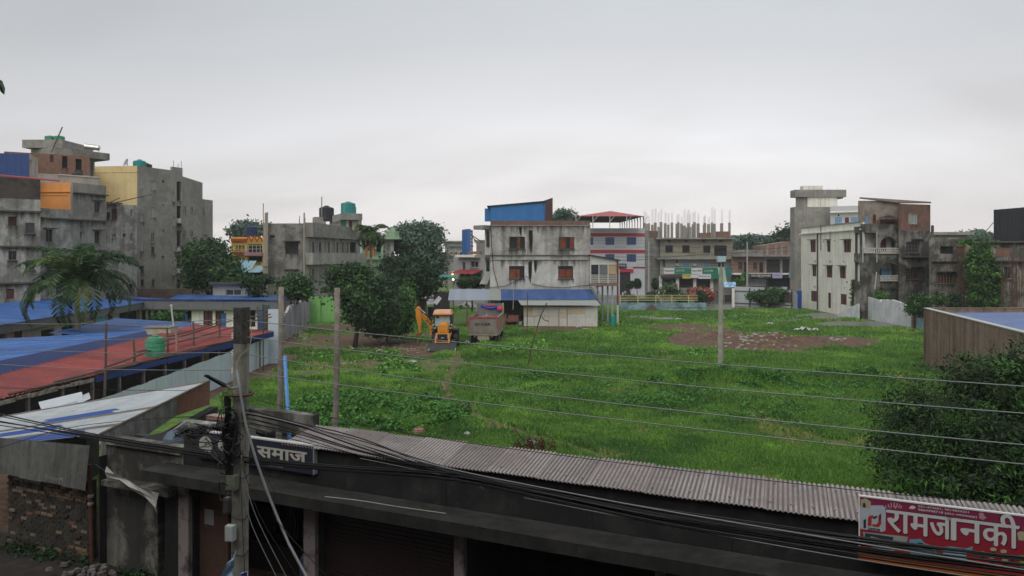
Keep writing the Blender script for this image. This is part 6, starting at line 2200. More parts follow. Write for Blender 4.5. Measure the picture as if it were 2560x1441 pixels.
 t2 = thing('corrugated_skirt', 'upright grey corrugated sheets hung above the old brick wall', 'sheet wall', w.pt((a + c) / 2,2))
 ws = SW(12.78)
 ua, ub = ws.hit(-40,1150)[0], ws.hit(222,1150)[0]
 n = 5
 for i in range(n):
  p, q = ua + (ub - ua) * i / n, ua + (ub - ua) * (i + 1) / n + .03
  zb = 2.03 + .03 * (i % 2)
  corr(t2, ws.pt(p,2.95 + .04 * i,0), ws.pt(q,2.95 + .04 * (i + 1),0), ws.pt(q, zb,.12), ws.pt(p, zb,.12),8,.014, MSK, 'sheet',.008 * (i % 2))
 r = ws.rect(125,1187,168,1200)
 lettering('FirinumM', ws, r[0], r[1], r[2], r[3],.12, mat('white chalk paint', '9b9d99',.8), bpy.data.objects[t2.name],.0)
 # ---- patchwork tin roof
 t = thing('patchwork_tin_roof', 'patchwork tin roof of white, blue and rusty sheets in front of the concrete pole', 'roof', P(250,1085,19.5))
 NL, NR, FR, FL = P(-90,1124,21.5), P(250,1086,19.5), P(524,952,27), P(-90,1058,25)
 MW = mat('whitish zinc sheet', 'a9b0b3',.45, var=.08, stain='7d8384', stain_amt=.4, stain_scale=1.2)
 MBs = mat('blue painted zinc strip', '24498f',.45, var=.1)
 MGr = mat('brownish grey zinc', '6b6764',.6, var=.15, stain='574a42', stain_amt=.5, stain_scale=2)
 MRu = mat('rusty brown zinc', '6d4a38',.8, var=.25, stain='4c352b', stain_amt=.6, stain_scale=3)
 mats = [MBs, MBs, MGr, MW, MBs, MBs, MW, MGr, MBs, MBs, MW, MW, MW, MW, MW, MW, MW, MGr]
 n = len(mats)
 # sheets run from the ridge (right) to the eave (left)
 for i in range(n):
  t0, t1 = i / n,(i + 1) / n + .005
  a_, c_ = NR.lerp(FR, t0), NR.lerp(FR, t1)
  d_, e_ = NL.lerp(FL, t0), NL.lerp(FL, t1)
  if mats[i] is MBs:
   k = (.34,.4,.4,.3)[i // 4] if i > 1 else .8
   s = (0,.42,.22,.1)[i // 4] if i > 1 else .15
   corr(t, a_.lerp(d_, s), c_.lerp(e_, s + .05), c_.lerp(e_, s + k), a_.lerp(d_, s + k - .05),3,.02, MBs, 'sheet',.012)
   corr(t, a_, c_, e_, d_,3,.02, MW, 'sheet',0)
  else:
   corr(t, a_, c_, e_, d_,3,.02, mats[i], 'sheet',.006 * (i % 2))
 lo = [P(256,1162,19.2), P(440,1040,24.2), P(523,1012,26.6)]
 up = [NR, NR.lerp(FR,.64), FR]
 for k,(m, nn) in enumerate(((MSK,5),(MRu,3))):
  for i in range(nn):
   t0, t1 = i / nn,(i + 1) / nn + .01
   corr(t, up[k].lerp(up[k + 1], t0), up[k].lerp(up[k + 1], t1), lo[k].lerp(lo[k + 1], t1), lo[k].lerp(lo[k + 1], t0),6,.02, m, 'hanging_sheet')
 MB().tube([NR.lerp(FR,.0), FR],.035,6).build('ridge_pole', M_BAMB, t)
 mb = MB()
 mb.prism([(NR.x + .1, NR.y - .1),(NR.x + .35, NR.y),(FR.x + .3, FR.y),(FR.x, FR.y)],0,2.5)
 mb.build('support_wall', M_SH2, t)
 # small pile of corrugated sheets
 t = thing('sheet_pile', 'two small silvery corrugated sheets lying behind the patchwork roof', 'sheet pile', P(160,1010,27))
 MZ = mat('silvery zinc sheet', 'b4bcc1',.35, var=.08)
 corr(t, P(100,1008,26.5), P(205,982,27.5), P(212,1002,26.2), P(106,1027,25.6),1,.01, MZ, 'sheet')
 for (a_, b_, c_, d_) in (((97,1010),(205,984),(208,1004),(104,1028)),((190,1000),(222,986),(226,1000),(176,1024))):
  corr(t, P(*a_,26.6), P(*d_,25.7), P(*c_,26.3), P(*b_,27.3),5,.03, MZ, 'sheet',.05)
 q = P(160,1030,26.2)
 MB().box((q.x,26.6, q.z / 2 - .05),(1.6,.8, q.z - .1)).build('support', M_INT2, t)
 # concrete scraps between tin roof and sign
 q = SW(15.2)
 a_, c_ = q.hit(450,1080)[0], q.hit(523,1080)[0]
 o = q.box(MB(), a_, c_,0, q.hit(490,1058)[1],-.3,0).build('white_stub_wall', mat('stained white stub', 'a5a59c',.9, stain='4b4b45', stain_amt=.8, stain_scale=1.5))
 tag(o, 'stained white stub of wall at the rusty end of the patchwork roof', 'wall')
 q = SW(16.5)
 a_, c_ = q.hit(522,1080)[0], q.hit(566,1080)[0]
 o = q.box(MB(), a_ - .1, c_,0,3.2,-.3,0).build('brick_wall', M_BRICK)
 tag(o, 'crumbling brick wall stub next to the concrete pole and fence end', 'wall')
shops()
def signs():
 # dark blue sign
 w = SW(12.88)
 t = thing('newspaper_sign', 'dark blue signboard with a white emblem and large pale Devanagari letters', 'sign board', w.pt(w.hit(640,1100)[0],3.3))
 ul, ur = w.hit(488,1078)[0], w.hit(783,1120)[0]
 zt, zb = 3.85,3.24
 MN = mat('dark navy sign face', '1e2433',.6, var=.12)
 ML = mat('pale grey letters', 'b0aea2',.6, var=.08)
 w.box(MB(), ul, ur, zb, zt,-.1,0).build('panel', MN, t)
 w.box(MB(), ul, ur, zt + .002, zt + .03,-.11,.012).build('top_trim', M_WFRAME, t)
 w.box(MB(), ur + .002, ur + .025, zb, zt,-.11,.012).build('side_trim', M_STEEL, t)
 H = lambda x, y: w.hit(*c15(x, y))
 # emblem
 pxpoly(w,[(150,330),(185,285),(245,248),(290,245),(345,285),(385,345),(405,420),(408,480),(402,515),(280,515),(150,485),(145,400)],.003, ML, t, 'emblem', c15)
 uc, zc = H(275,390)
 mb = MB()
 for i in range(14):
  a = math.pi * (.02 + .96 * i / 13)
  mb.box(w.pt(uc + .105 * math.cos(a), zc - .03 + .12 * math.sin(a),.005),(.016,.004,.016), w.ang())
 mb.build('emblem_ring', MN, t)
 MB().lathe(w.pt(uc, zc - .02,.004),[(.045,0),(.045,.003)],14, w.n.to_3d()).build('emblem_core', mat('emblem grey', '6f7068',.6), t)
 pxpoly(w,[(195,540),(385,540),(340,580),(235,575)],.003, ML, t, 'emblem_ribbon', c15)
 ya = lambda x, y: H(x, y)
 for s, x0, x1, yt, yb in (('ह',500,712,315,515),('ाम',715,980,330,510),('्रो',985,1195,300,560),('समाज',1300,2300,435,705)):
  u0, u1 = H(x0,0)[0], H(x1,0)[0]
  z1_ = H(x0, yt)[1]
  z0_ = H(x0, yb + 30)[1]
  if s == '्रो':
   s = 'ो'
  lettering(s, w, u0, u1, z1_ - .25, z1_ + (0 if s != 'ो' else .09),.006, ML, t,.028)
 u0, u1 = H(1470,0)[0], H(1820,0)[0]
 z = H(1470,790)[1]
 lettering('राषटिय दनिक', w, u0, u1, z - .05, z + .02,.006, ML, t,.0)
 # red banner
 w = SW(12.7)
 t = thing('printing_banner', 'red printing shop banner with big white Devanagari lettering and pictures of machines', 'banner', w.pt(w.hit(2300,1300)[0],3.5))
 ul, ur = w.hit(2150,1243)[0], w.hit(2150,1243)[0] + 3.3
 zt, zb = 4.26,3.40
 ME = mat('banner magenta red', '861f3a',.55, var=.06)
 MR_ = mat('banner red', '9a2226',.55, var=.06)
 m, N, L = mat_new('banner ground')
 out = N.new('ShaderNodeOutputMaterial')
 bs = N.new('ShaderNodeBsdfPrincipled')
 L.new(bs.outputs[0], out.inputs[0])
 bs.inputs['Roughness'].default_value = .5
 ge = N.new('ShaderNodeNewGeometry')
 sp = N.new('ShaderNodeSeparateXYZ')
 L.new(ge.outputs['Position'], sp.inputs[0])
 mr = N.new('ShaderNodeMapRange')
 mr.inputs[1].default_value = 3.65
 mr.inputs[2].default_value = 4.15
 L.new(sp.outputs[2], mr.inputs[0])
 rp = N.new('ShaderNodeValToRGB')
 rp.color_ramp.elements[0].color = (*srgb('8f2024'),1)
 rp.color_ramp.elements[1].color = (*srgb('7a2448'),1)
 L.new(mr.outputs[0], rp.inputs[0])
 L.new(rp.outputs[0], bs.inputs['Base Color'])
 w.box(MB(), ul, ur, zb, zt,-.03,0).build('banner_cloth', m, t)
 mb = MB()
 w.box(mb, ul - .02, ur, zt, zt + .02,-.04,.01)
 w.box(mb, ul - .02, ul, zb, zt,-.04,.01)
 mb.build('border', M_PW, t)
 w.box(MB(), ul - .03, ur, zb - .14, zb - .02,-.05,-.02).build('orange_strip', mat('banner orange', 'a35a26',.55, stain='7b3f1d', stain_amt=.5, stain_scale=3), t)
 J = lambda x, y: w.hit(*c14(x, y))
 ML = mat('banner white letters', 'bdbfbd',.5, var=.03)
 MK = mat('banner letter edge', '2a1118',.5)
 def fit(s, x0, x1, ytl, ybl, mm, off, bold, dz=0):
  u0, z1_ = J(x0, ytl)
  z0_ = J(x0, ybl)[1]
  u1 = J(x1, ytl)[0]
  return lettering(s, w, u0, u1, z0_ + dz, z1_ + dz, off, mm, t, bold)
 # main word, letter groups placed one by one
 us = J(560,0)[0]
 # every glyph keeps its own proportions: heights from the headline
 zhead = J(565,316)[1] + 0.0
 zbase = J(800,655)[1]
 for s, x0, x1, up in (('र',560,775,0),('ा',770,905,0),('म',900,1195,0),('ज',1185,1500,0),('ा',1440,1640,0),('न',1622,1960,0),('क',1950,2330,0),('ी',2225,2485,1)):
  u0, u1 = J(x0,400)[0], J(x1,500)[0]
  h = zhead - zbase
  ztop = zhead + (h * .45 if up else 0)
  for k,(du, dz) in enumerate(((-.009,0),(.009,.004),(0,-.006))):
   lettering(s, w, u0 + du, u1 + du, zbase + dz, ztop + dz,.008 + .001 * k, ML, t,.0)
  lettering(s, w, u0 - .018, u1 + .018, zbase - .014, ztop + .012,.004, MK, t,.0)
  lettering(s, w, u0 - .002, u1 + .024, zbase - .018, ztop - .012,.005, MK, t,.0)
 lettering('021-474601, 9819894231', w, J(1018, 0)[0], J(1760, 0)[0], J(1018, 283)[1], J(1018, 250)[1], .004, ML, t, .015)
 lettering('9869998718 (also whatsapp)', w, J(1018,0)[0], J(1875,0)[0], J(1018,340)[1], J(1018,300)[1],.004, ML, t,.015)
 # logo house
 MLB = mat('logo pale blue', '9fb3c4',.5)
 MLR = mat('logo red', 'a12f26',.5)
 MLD = mat('logo dark blue', '1f2b4a',.5)
 pxpoly(w,[(178,260),(420,255),(505,255),(550,300),(545,620),(500,640),(210,600),(175,590)],.002, mat('logo white', 'a9aeb3',.5), t, 'logo_ground', c14)
 pxpoly(w,[(178,430),(460,262),(550,330),(545,360),(460,290),(200,440)],.004, MLB, t, 'logo_roof', c14)
 pxpoly(w,[(225,470),(262,450),(262,585),(225,590)],.004, MLD, t, 'logo_post', c14)
 pxpoly(w,[(288,550),(290,430),(320,400),(365,400),(380,430),(345,440),(340,555)],.005, MLR, t, 'logo_stroke', c14)
 pxpoly(w,[(350,520),(400,535),(440,500),(445,400),(480,370),(485,520),(445,570),(360,560)],.006, MLR, t, 'logo_stroke', c14)
 pxpoly(w,[(362,430),(415,400),(430,410),(400,445),(365,445)],.007, MLD, t, 'logo_stroke', c14)
 pxpoly(w,[(455,400),(480,365),(478,440),(455,480)],.008, MLD, t, 'logo_stroke', c14)
 pxpoly(w,[(292,575),(465,600),(462,630),(290,615)],.005, MLD, t, 'logo_strip', c14)
 lettering('Printer', w, J(300,0)[0], J(445,0)[0], J(300,607)[1], J(300,585)[1],.008, ML, t,.0)
 pxpoly(w,[(185,170),(260,150),(335,205),(320,300),(190,285)],.004, mat('pale emblem', 'a39a7c',.6), t, 'corner_emblem', c14)
 pxpoly(w,[(215,225),(245,215),(262,265),(240,290),(215,270)],.006, MLD, t, 'corner_emblem', c14)
 # burst strokes
 mb = MB()
 for i,(x0, y0, x1, y1) in enumerate(((560,300,545,255),(600,290,585,235),(635,285,625,215),(670,285,672,212),(705,285,715,222),(735,290,755,240),(765,300,780,262),(620,300,600,280),(690,305,690,265))):
  a, b = J(x0, y0), J(x1, y1)
  du = .008
  mb.add([w.pt(a[0] - du, a[1],.004), w.pt(a[0] + du, a[1],.004), w.pt(b[0] + du, b[1],.004), w.pt(b[0] - du, b[1],.004)],[(0,1,2,3)])
 mb.build('burst_strokes', mat('burst pink', 'b98a92',.6), t)
 pxpoly(w,[(885,290),(920,258),(965,262),(985,290),(950,310),(900,305)],.004, ML, t, 'phone_symbol', c14)
 pxpoly(w,[(1905,365),(1960,355),(1985,410),(2020,435),(1960,465),(1905,440)],.004, mat('pinkish emblem', 'a87e84',.6), t, 'small_emblem', c14)
 pxpoly(w,[(2460,660),(2500,630),(2560,640),(2590,700),(2560,770),(2480,760)],.004, MC['pale emblem'], t, 'side_emblem', c14)
 # printed machines
 MTL = mat('machine light blue', '5f93a8',.5)
 MTD = mat('machine dark', '1f3540',.5)
 MCR = mat('machine cream', 'a39c86',.5, stain='7d8a78', stain_amt=.7, stain_scale=9)
 pxpoly(w,[(215,640),(875,712),(820,900),(720,905),(600,920),(330,860),(235,760)],.003, mat('picture grey', '8d9490',.5), t, 'picture_ground', c14)
 pxpoly(w,[(250,655),(660,715),(650,790),(620,900),(420,870),(240,760)],.005, MTD, t, 'picture_machine', c14)
 pxpoly(w,[(330,700),(620,780),(600,880),(420,850),(320,770)],.007, MCR, t, 'picture_paper', c14)
 pxpoly(w,[(660,790),(840,810),(800,900),(650,880)],.007, mat('picture brown', '4a2420',.5), t, 'picture_box', c14)
 pxpoly(w,[(890,750),(1060,742),(1110,800),(1270,860),(1300,990),(1100,995),(905,965)],.004, MTL, t, 'picture_machine', c14)
 pxpoly(w,[(1010,790),(1080,800),(1180,880),(1250,900),(1240,930),(1130,900),(1010,830)],.006, MTD, t, 'picture_detail', c14)
 pxpoly(w,[(1380,905),(1720,935),(1725,1065),(1385,1030)],.004, mat('machine pale', '86a9b8',.5), t, 'picture_machine', c14)
 pxpoly(w,[(1370,860),(1500,850),(1720,880),(1815,850),(1800,935),(1500,925),(1370,890)],.006, MTL, t, 'picture_detail', c14)
 pxpoly(w,[(1540,870),(1700,885),(1690,905),(1540,895)],.008, MTD, t, 'picture_detail', c14)
 MBN = mat('print dark brown', '33221e',.5)
 for x, y in ((1915,925),(2070,870),(2220,900),(2345,985),(2050,980),(2240,1030)):
  pxpoly(w,[(x, y),(x + 50, y - 6),(x + 88, y + 10),(x + 84, y + 42),(x + 40, y + 50),(x, y + 40)],.006, mat('stamp cream', 'a89a80',.5), t, 'picture_stamp', c14)
  pxpoly(w,[(x + 22, y + 50),(x + 66, y + 50),(x + 78, y + 130),(x + 12, y + 120)],.005, MBN, t, 'picture_stamp_base', c14)
 pxpoly(w,[(2490,975),(2620,990),(2620,1180),(2500,1165)],.004, mat('print lime', '7f8f35',.5), t, 'lime_panel', c14)
signs()
# ------------------------------------------------------------------ vehicles
def wheel(root, c, r, wd, ax, rim_m):
 ax = Vector(ax).normalized()
 c = Vector(c)
 o = MB().lathe(c - ax * wd / 2,[(r * .62,0),(r * .9,0),(r, wd * .15),(r, wd * .85),(r * .9, wd),(r * .62, wd)],20, ax).build('wheel', M_BLACK, root)
 MB().lathe(c - ax * wd * .42,[(r * .6,0),(r * .6, wd * .1),(r * .3, wd * .2),(r * .3, wd * .64),(r * .6, wd * .74),(r * .6, wd * .84)],14, ax).build('rim', rim_m, o)
 return o
def excavator():
 q = P(1105,700,62)
 t = thing('backhoe_loader', 'orange backhoe loader facing the street with its digging arm folded out to the side', 'backhoe loader',(q.x,62.5,0))
 MO = mat('orange machine paint', 'd98d20',.45, var=.06, stain='a8692c', stain_amt=.25, stain_scale=2)
 MBk = mat('black machine steel', '1d1e20',.6, var=.15, stain='3a3431', stain_amt=.4, stain_scale=3)
 MRf = mat('dusty pink orange roof', 'd3a88a',.6, var=.06, stain='c78a5a', stain_amt=.5, stain_scale=2)
 MGl = mat('dusty pale glass', '9fb0b4',.12, var=.15, scale=2, stain='6f8488', stain_amt=.6, stain_scale=1.5)
 D = lambda x, y, d: P(*c13(x, y), d)
 def bx(name, m, x0, x1, y0, y1, d0, d1, parent=t, z=None):
  """front face read off the photo at distance d0, running back to d1"""
  a, b = D(x0, y1, d0), D(x1, y0, d0)
  za, zb = (a.z, b.z) if z is None else z
  za = max(za,.02)
  return MB().hexa([(a.x, d0, za),(b.x, d0, za),(b.x, d1, za),(a.x, d1, za),(a.x, d0, zb),(b.x, d0, zb),(b.x, d1, zb),(a.x, d1, zb)]).build(name, m, parent)
 # bucket in front: open scoop
 a, b = D(455,1270,61.3), D(1088,1120,61.3)
 mb = MB()
 prof = [(61.3,.05),(61.25,.1),(61.5,.62),(61.9,.72),(62.15,.5),(62.15,.12),(61.9,.03)]
 n = len(prof)
 for x0, x1 in ((a.x, a.x + .06),(b.x - .06, b.x)):
  mb.add([(x0, y, z) for y, z in prof] + [(x1, y, z) for y, z in prof],[tuple(range(n))[::-1], tuple(range(n,2 * n))] + [(i,(i + 1) % n, n + (i + 1) % n, n + i) for i in range(n)])
 for i in range(1, n - 1):
  (y0, z0),(y1, z1) = prof[i], prof[(i + 1)]
  mb.hexa([(a.x + .06, y0, z0),(b.x - .06, y0, z0),(b.x - .06, y0 + .05, z0 - .05),(a.x + .06, y0 + .05, z0 - .05),(a.x + .06, y1, z1),(b.x - .06, y1, z1),(b.x - .06, y1 - .04, z1 - .06),(a.x + .06, y1 - .04, z1 - .06)])
 for i in range(7):
  x = a.x + .12 + i * (b.x - a.x - .24) / 6
  mb.box((x,61.2,.08),(.09,.25,.05))
 o = mb.build('front_bucket', MBk, t)
 for x in (470,1070):
  bx('marker', M_WFRAME, x - 9, x + 9,1178,1240,61.2,61.23, o)
 # frame, grille, bonnet
 bx('lower_plate', MO,645,905,1035,1100,62.3,62.6)
 bx('chassis', MBk,640,910,990,1150,62.45,65.5)
 g = bx('grille', MBk,672,885,868,1005,62.3,63)
 for i in range(5):
  y = 880 + i * 22
  bx('grille_bar', mat('dark grey bar', '303236',.5),690,870, y, y + 7,62.26,62.3, g)
 bx('badge', M_WFRAME,748,802,938,958,62.24,62.26, g)
 # bonnet, bevelled
 a, b = D(668,866,62.35), D(890,655,62.35)
 mb = MB()
 za, zb, zm = a.z, b.z, b.z - .22
 cx = (a.x + b.x) / 2
 hw = (b.x - a.x) / 2
 fr = [(-hw, za),(hw, za),(hw, zm),(hw - .1, zb - .05),(hw - .22, zb),(-hw + .22, zb),(-hw + .1, zb - .05),(-hw, zm)]
 V = [(cx + x,62.35, z) for x, z in fr] + [(cx + x * 1.04,64.0, z + (.1 if z > za else 0)) for x, z in fr]
 n = 8
 mb.add(V,[tuple(range(n))[::-1], tuple(range(n,2 * n))] + [(i,(i + 1) % n, n + (i + 1) % n, n + i) for i in range(n)])
 bo = mb.build('bonnet', MO, t)
 w = Wall((a.x,62.34),(b.x,62.34))
 lettering('JCB', w,.18,2 * hw - .18, za + .1, za + .22,.003, mat('faded decal', 'a5612a',.6), bo,.03)
 # loader arms
 for s, xs in ((-1,(620,660)),(1,(888,925))):
  bx('loader_arm_strip', MRf, xs[0], xs[1],848,965,62.2,62.5)  # pale strip in front of each loader arm
  x = D((xs[0] + xs[1]) / 2,900,62.3).x + s * .06
  MB().tube([(x,62.0,.55),(x,62.5,1.15),(x,64.2,1.3)],.09,6).build('loader_arm', MO, t)
  MB().tube([(x - s * .15,62.1,.5),(x - s * .15,63.0,1.0)],.045,6).build('bucket_ram', M_STEEL, t)
 # cab
 a, b = D(600,700,64.0), D(950,440,64.0)
 a_, b_ = D(572,1000,64.0), D(975,435,64.0)
 cab = bx('cab', MBk,572,975,432,700,64.05,65.6)
 bx('windscreen', MGl,606,945,448,690,64.0,64.04, cab)
 for x0, x1 in ((572,604),(947,975)):
  bx('cab_pillar', MBk, x0, x1,432,860,63.98,64.12, cab)
 bx('cab_crossbar', MBk,604,947,432,446,63.97,64.05, cab)
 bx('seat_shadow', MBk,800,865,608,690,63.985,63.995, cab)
 bx('mirror', MBk,625,700,458,500,63.96,63.985, cab)
 mb = MB()
 p0, p1 = D(560,425,63.9), D(985,335,63.9)
 x0, x1, z0, z1 = p0.x, p1.x, p0.z, p1.z
 mb.hexa([(x0,63.75, z0),(x1,63.75, z0),(x1,65.8, z0),(x0,65.8, z0),(x0 + .12,63.9, z1),(x1 - .12,63.9, z1),(x1 - .12,65.6, z1),(x0 + .12,65.6, z1)])
 ro = mb.build('cab_roof', MRf, t)
 bx('roof_trim', MO,575,970,402,432,63.72,63.8, ro)
 for x in (573,977):
  bx('work_light', M_WFRAME, x - 20, x + 18,640,665,63.85,63.95)
  bx('work_light', M_WFRAME, x + (10 if x < 700 else -40), x + (40 if x < 700 else -10),712,742,63.8,63.9)
 # wheels
 MR = mat('wheel rim dusty', '8c8474',.7, var=.2)
 cxw = cx
 for s in (-1,1):
  wheel(t,(cxw + s * .86,62.9,.45),.45,.34,(1,0,0), MR)
  wheel(t,(cxw + s * .92,65.0,.74),.74,.45,(1,0,0), MR)
  MB().box((cxw + s * .92,65.0,1.58),(.55,1.5,.08)).build('mudguard', MBk, t)
 # rear frame and stabilisers
 MB().box((cxw,66.3,1.0),(2.2,.35,.9)).build('rear_frame', MBk, t)
 p0, p1 = D(1005,880,66), D(1080,650,66)
 MB().hexa([(p0.x + .08,65.9, p0.z),(p1.x - .12,65.9, p0.z),(p1.x - .12,66.2, p0.z),(p0.x + .08,66.2, p0.z),(p0.x,65.9, p1.z),(p1.x,65.9, p1.z - .2),(p1.x,66.2, p1.z - .2),(p0.x,66.2, p1.z)]).build('stabiliser', MO, t)
 bx('stabiliser_band', M_WFRAME,1018,1075,705,728,65.87,65.9)
 # digging arm: plates with thickness
 def plate(name, pts, d0, d1, m=MO, parent=t):
  V = [D(x, y, d0) for x, y in pts] + [D(x, y, d0) + Vector((0, d1 - d0,0)) for x, y in pts]
  n = len(pts)
  return MB().add(V,[tuple(range(n))[::-1], tuple(range(n,2 * n))] + [(i,(i + 1) % n, n + (i + 1) % n, n + i) for i in range(n)]).build(name, m, parent)
 bm = plate('boom',[(285,400),(320,405),(545,575),(548,640),(560,860),(540,882),(505,880),(490,760),(470,680),(420,620),(285,470)],66.0,66.4)
 plate('dipper',[(185,265),(215,240),(265,250),(285,300),(300,480),(285,830),(245,835),(215,620),(175,480),(172,350)],65.85,66.15)
 plate('digging_bucket',[(205,850),(245,835),(285,850),(270,900),(240,890),(205,912),(185,890)],65.6,66.4, mat('worn orange steel', '8a4a22',.7, var=.2))
 MB().tube([D(262,285,65.8), D(395,405,65.8)],.055,8).build('hydraulic_rod', mat('chrome rod', 'b9bec0',.25,.6), t)
 MB().tube([D(390,400,65.8), D(545,560,65.8)],.09,8).build('hydraulic_ram', MBk, t)
 MB().tube([D(275,300,65.75), D(330,380,65.7), D(480,470,65.7), D(550,640,65.9)],.03,5).build('hose', M_BLACK, t)
 # lettering along the boom
 V, Fs = text_mesh('JCB',.03)
 xa, xb = min(v[0] for v in V), max(v[0] for v in V)
 o_, ex, ey = D(400,548,65.98), D(515,668,65.98) - D(400,548,65.98),(D(435,520,65.98) - D(400,560,65.98))
 MB().add([o_ + ex * ((v[0] - xa) / (xb - xa)) + ey * (v[1] - .1) * 1.1 for v in V], Fs).build('lettering', MBk, bm)
def truck():
 t = thing('dump_truck', 'dusty tipper truck seen from behind, loaded with soil, garland on its headboard', 'truck',(-2.5,68.5,0))
 A = Vector((-2.58,66.0,0))
 B = Vector((-2.13,71.6,0))
 fw = (B - A).normalized()
 rt = Vector((fw.y,-fw.x,0))
 MT = mat('dusty grey truck body', '817a70',.8, var=.12, stain='6d655b', stain_amt=.6, stain_scale=1.2, streak=.4, streak_col='57504a')
 MRd = mat('faded red truck frame', '9a4048',.7, var=.15)
 MSl = mat('beige side stakes', '9a907c',.8, var=.15)
 MYc = mat('mustard cab paint', 'b98a33',.6, var=.1)
 def pt(l, x, z):
  return A + fw * l + rt * x + Vector((0,0, z))
 def bx(name, m, l0, l1, x0, x1, z0, z1, parent=t):
  return MB().hexa([pt(l0, x0, z0), pt(l0, x1, z0), pt(l1, x1, z0), pt(l1, x0, z0), pt(l0, x0, z1), pt(l0, x1, z1), pt(l1, x1, z1), pt(l1, x0, z1)]).build(name, m, parent)
 tg = bx('tailgate', MT,0,.1,-1.2,1.2,1.05,2.42)
 bx('tailgate_top', MRd,-.04,.12,-1.32,1.32,2.421,2.56)
 for s in (-1,1):
  bx('tailgate_post', MRd,-.04,.12, s * 1.26 - .06, s * 1.26 + .06,1.6,2.418)
  bx('tailgate_post', MT,-.03,.12, s * 1.26 - .06, s * 1.26 + .06,1.0,1.597)
 bx('side_wall', MT,.13,5.55,-1.3,-1.22,1.05,2.45)
 sw = bx('side_wall', MT,.13,5.55,1.18,1.24,1.05,2.45)
 for i in range(15):
  l = .25 + i * .37
  bx('side_stake', MSl, l, l + .1,1.243,1.32,1.0,2.45, sw)
 bx('side_rail', MSl,.13,5.55,1.243,1.33,2.452,2.55)
 bx('side_rail', MSl,.13,5.55,1.243,1.33,.92,1.04)
 bx('bed', MT,.12,5.55,-1.2,1.17,.98,1.15)
 hb = bx('headboard', mat('blue grey headboard', '77787a',.75, var=.12, stain='5f6265', stain_amt=.5),5.56,5.7,-1.3,1.3,1.0,3.4)
 for x in (-.65,0,.65):
  bx('headboard_rib', MT,5.5,5.555, x - .03, x + .03,2.45,3.38, hb)
 bx('headboard_edge', MSl,5.48,5.72,1.2,1.34,2.56,3.45)
 bx('headboard_edge', MSl,5.48,5.72,-1.34,-1.25,2.56,3.2)
 # soil load
 n = 14
 V, Fs = [],[]
 for i in range(n + 1):
  for j in range(9):
   l, x = .12 + 5.35 * i / n,-1.2 + 2.36 * j / 8
   h = 2.15 + .28 * math.sin(3.14 * i / n) * math.sin(3.14 * j / 8) + random.uniform(-.05,.07)
   V.append(pt(l, x, h))
 for i in range(n):
  for j in range(8):
   q = i * 9 + j
   Fs.append((q, q + 1, q + 10, q + 9))
 MB().add(V, Fs).build('soil_load', mat('reddish soil load', '6b5046',.95, var=.3, scale=6, stain='85685c', stain_amt=.5, stain_scale=3), t)
 for i in range(9):
  l, x = random.uniform(.3,4.8), random.uniform(-1,1)
  c = pt(l, x,2.42)
  MB().box(c,(random.uniform(.12,.26),.16,.12), random.uniform(0,3),.7).build('stone', mat('pinkish stone', 'a88a80',.9, var=.2), t)
 # text and plates on the tailgate
 w = Wall(pt(0,-1.2,0), pt(0,1.2,0))
 lettering('EICHER', w,.48,1.92,1.76,2.02,.006, mat('black truck paint', '26211e',.8), tg,.03)
 for u in (.2,1.8):
  w.box(MB(), u, u + .38,1.38,1.68,.004,.01).build('plate', mat('pale sign plate', '98958b',.7, var=.1, stain='5a564f', stain_amt=.7, stain_scale=9), tg)
  lettering('STOP' if u < 1 else 'HORN', w, u + .06, u + .32,1.47,1.6,.012, mat('black truck paint', '26211e'), tg)
 bx('bumper', MSl,-.06,.1,-1.25,1.28,.9,1.0)
 bx('skirt_plate', MSl,.0,.05,-.5,.55,.5,.86)
 for x in (-.75,.8):
  bx('tail_lamp', MRd,-.03,.02, x - .1, x + .1,.74,.84)
 for x in (-.45,.35):
  bx('chassis_rail', MBK(),.1,7.0, x, x + .12,.75,.97)
 MR = mat('wheel rim dusty', '8c8474',.7, var=.2)
 for l in (.9,2.1):
  for s in (-1,1):
   for k in (.78,1.05):
    wheel(t, pt(l, s * k,.5),.5,.24, rt, MR)
 for s in (-1,1):
  wheel(t, pt(6.9, s * 1.0,.5),.5,.28, rt, MR)
 # cab
 cb = bx('cab', MYc,5.95,7.5,-1.2,1.2,.9,2.75)
 bx('cab_window', M_GLASS,6.5,7.2,1.203,1.22,1.85,2.5, cb)
 bx('mirror', M_BLACK,7.3,7.42,1.45,1.62,1.8,2.3, cb)
 bx('mirror_arm', M_STEEL,7.34,7.38,1.22,1.46,2.2,2.24, cb)
 bx('cab_step', mat('orange cab trim', 'b5662a',.6),6.2,6.9,1.203,1.35,1.0,1.5, cb)
 bx('fuel_tank', M_STEEL,4.2,5.2,.7,1.1,.5,.9)
 # garland
 mg = mat('blue tinsel garland', '2a3fae',.6, var=.3, scale=15)
 mr = mat('red tinsel garland', 'c2283a',.6, var=.3, scale=15)
 g = MB()
 pts = [pt(5.42, x,3.28 - .32 * (1 - ((x - .1) / .95) ** 2)) for x in np.linspace(-.8,.95,11)]
 g.tube(pts,[.05 + .07 * math.sin(3.14 * i / 10) for i in range(11)],7)
 for x in (-.75,.9):
  g.tube([pt(5.42, x,3.3), pt(5.4, x - .12,3.1), pt(5.4, x - .1,2.95)],.04,5)
 g.build('garland', mg, t)
 MB().tube([pt(5.36, x,3.32 - .12 * (1 - ((x - .1) / .5) ** 2)) for x in np.linspace(-.35,.5,7)],.07,7).build('garland', mr, t)
 MB().lathe(pt(5.36,.98,2.95),[(.05,0),(.2,.03),(.24,.08),(.15,.12),(.2,.16),(.04,.2)],9,-fw).build('rosette', mat('red rosette', 'e0402f',.6, var=.2), t)
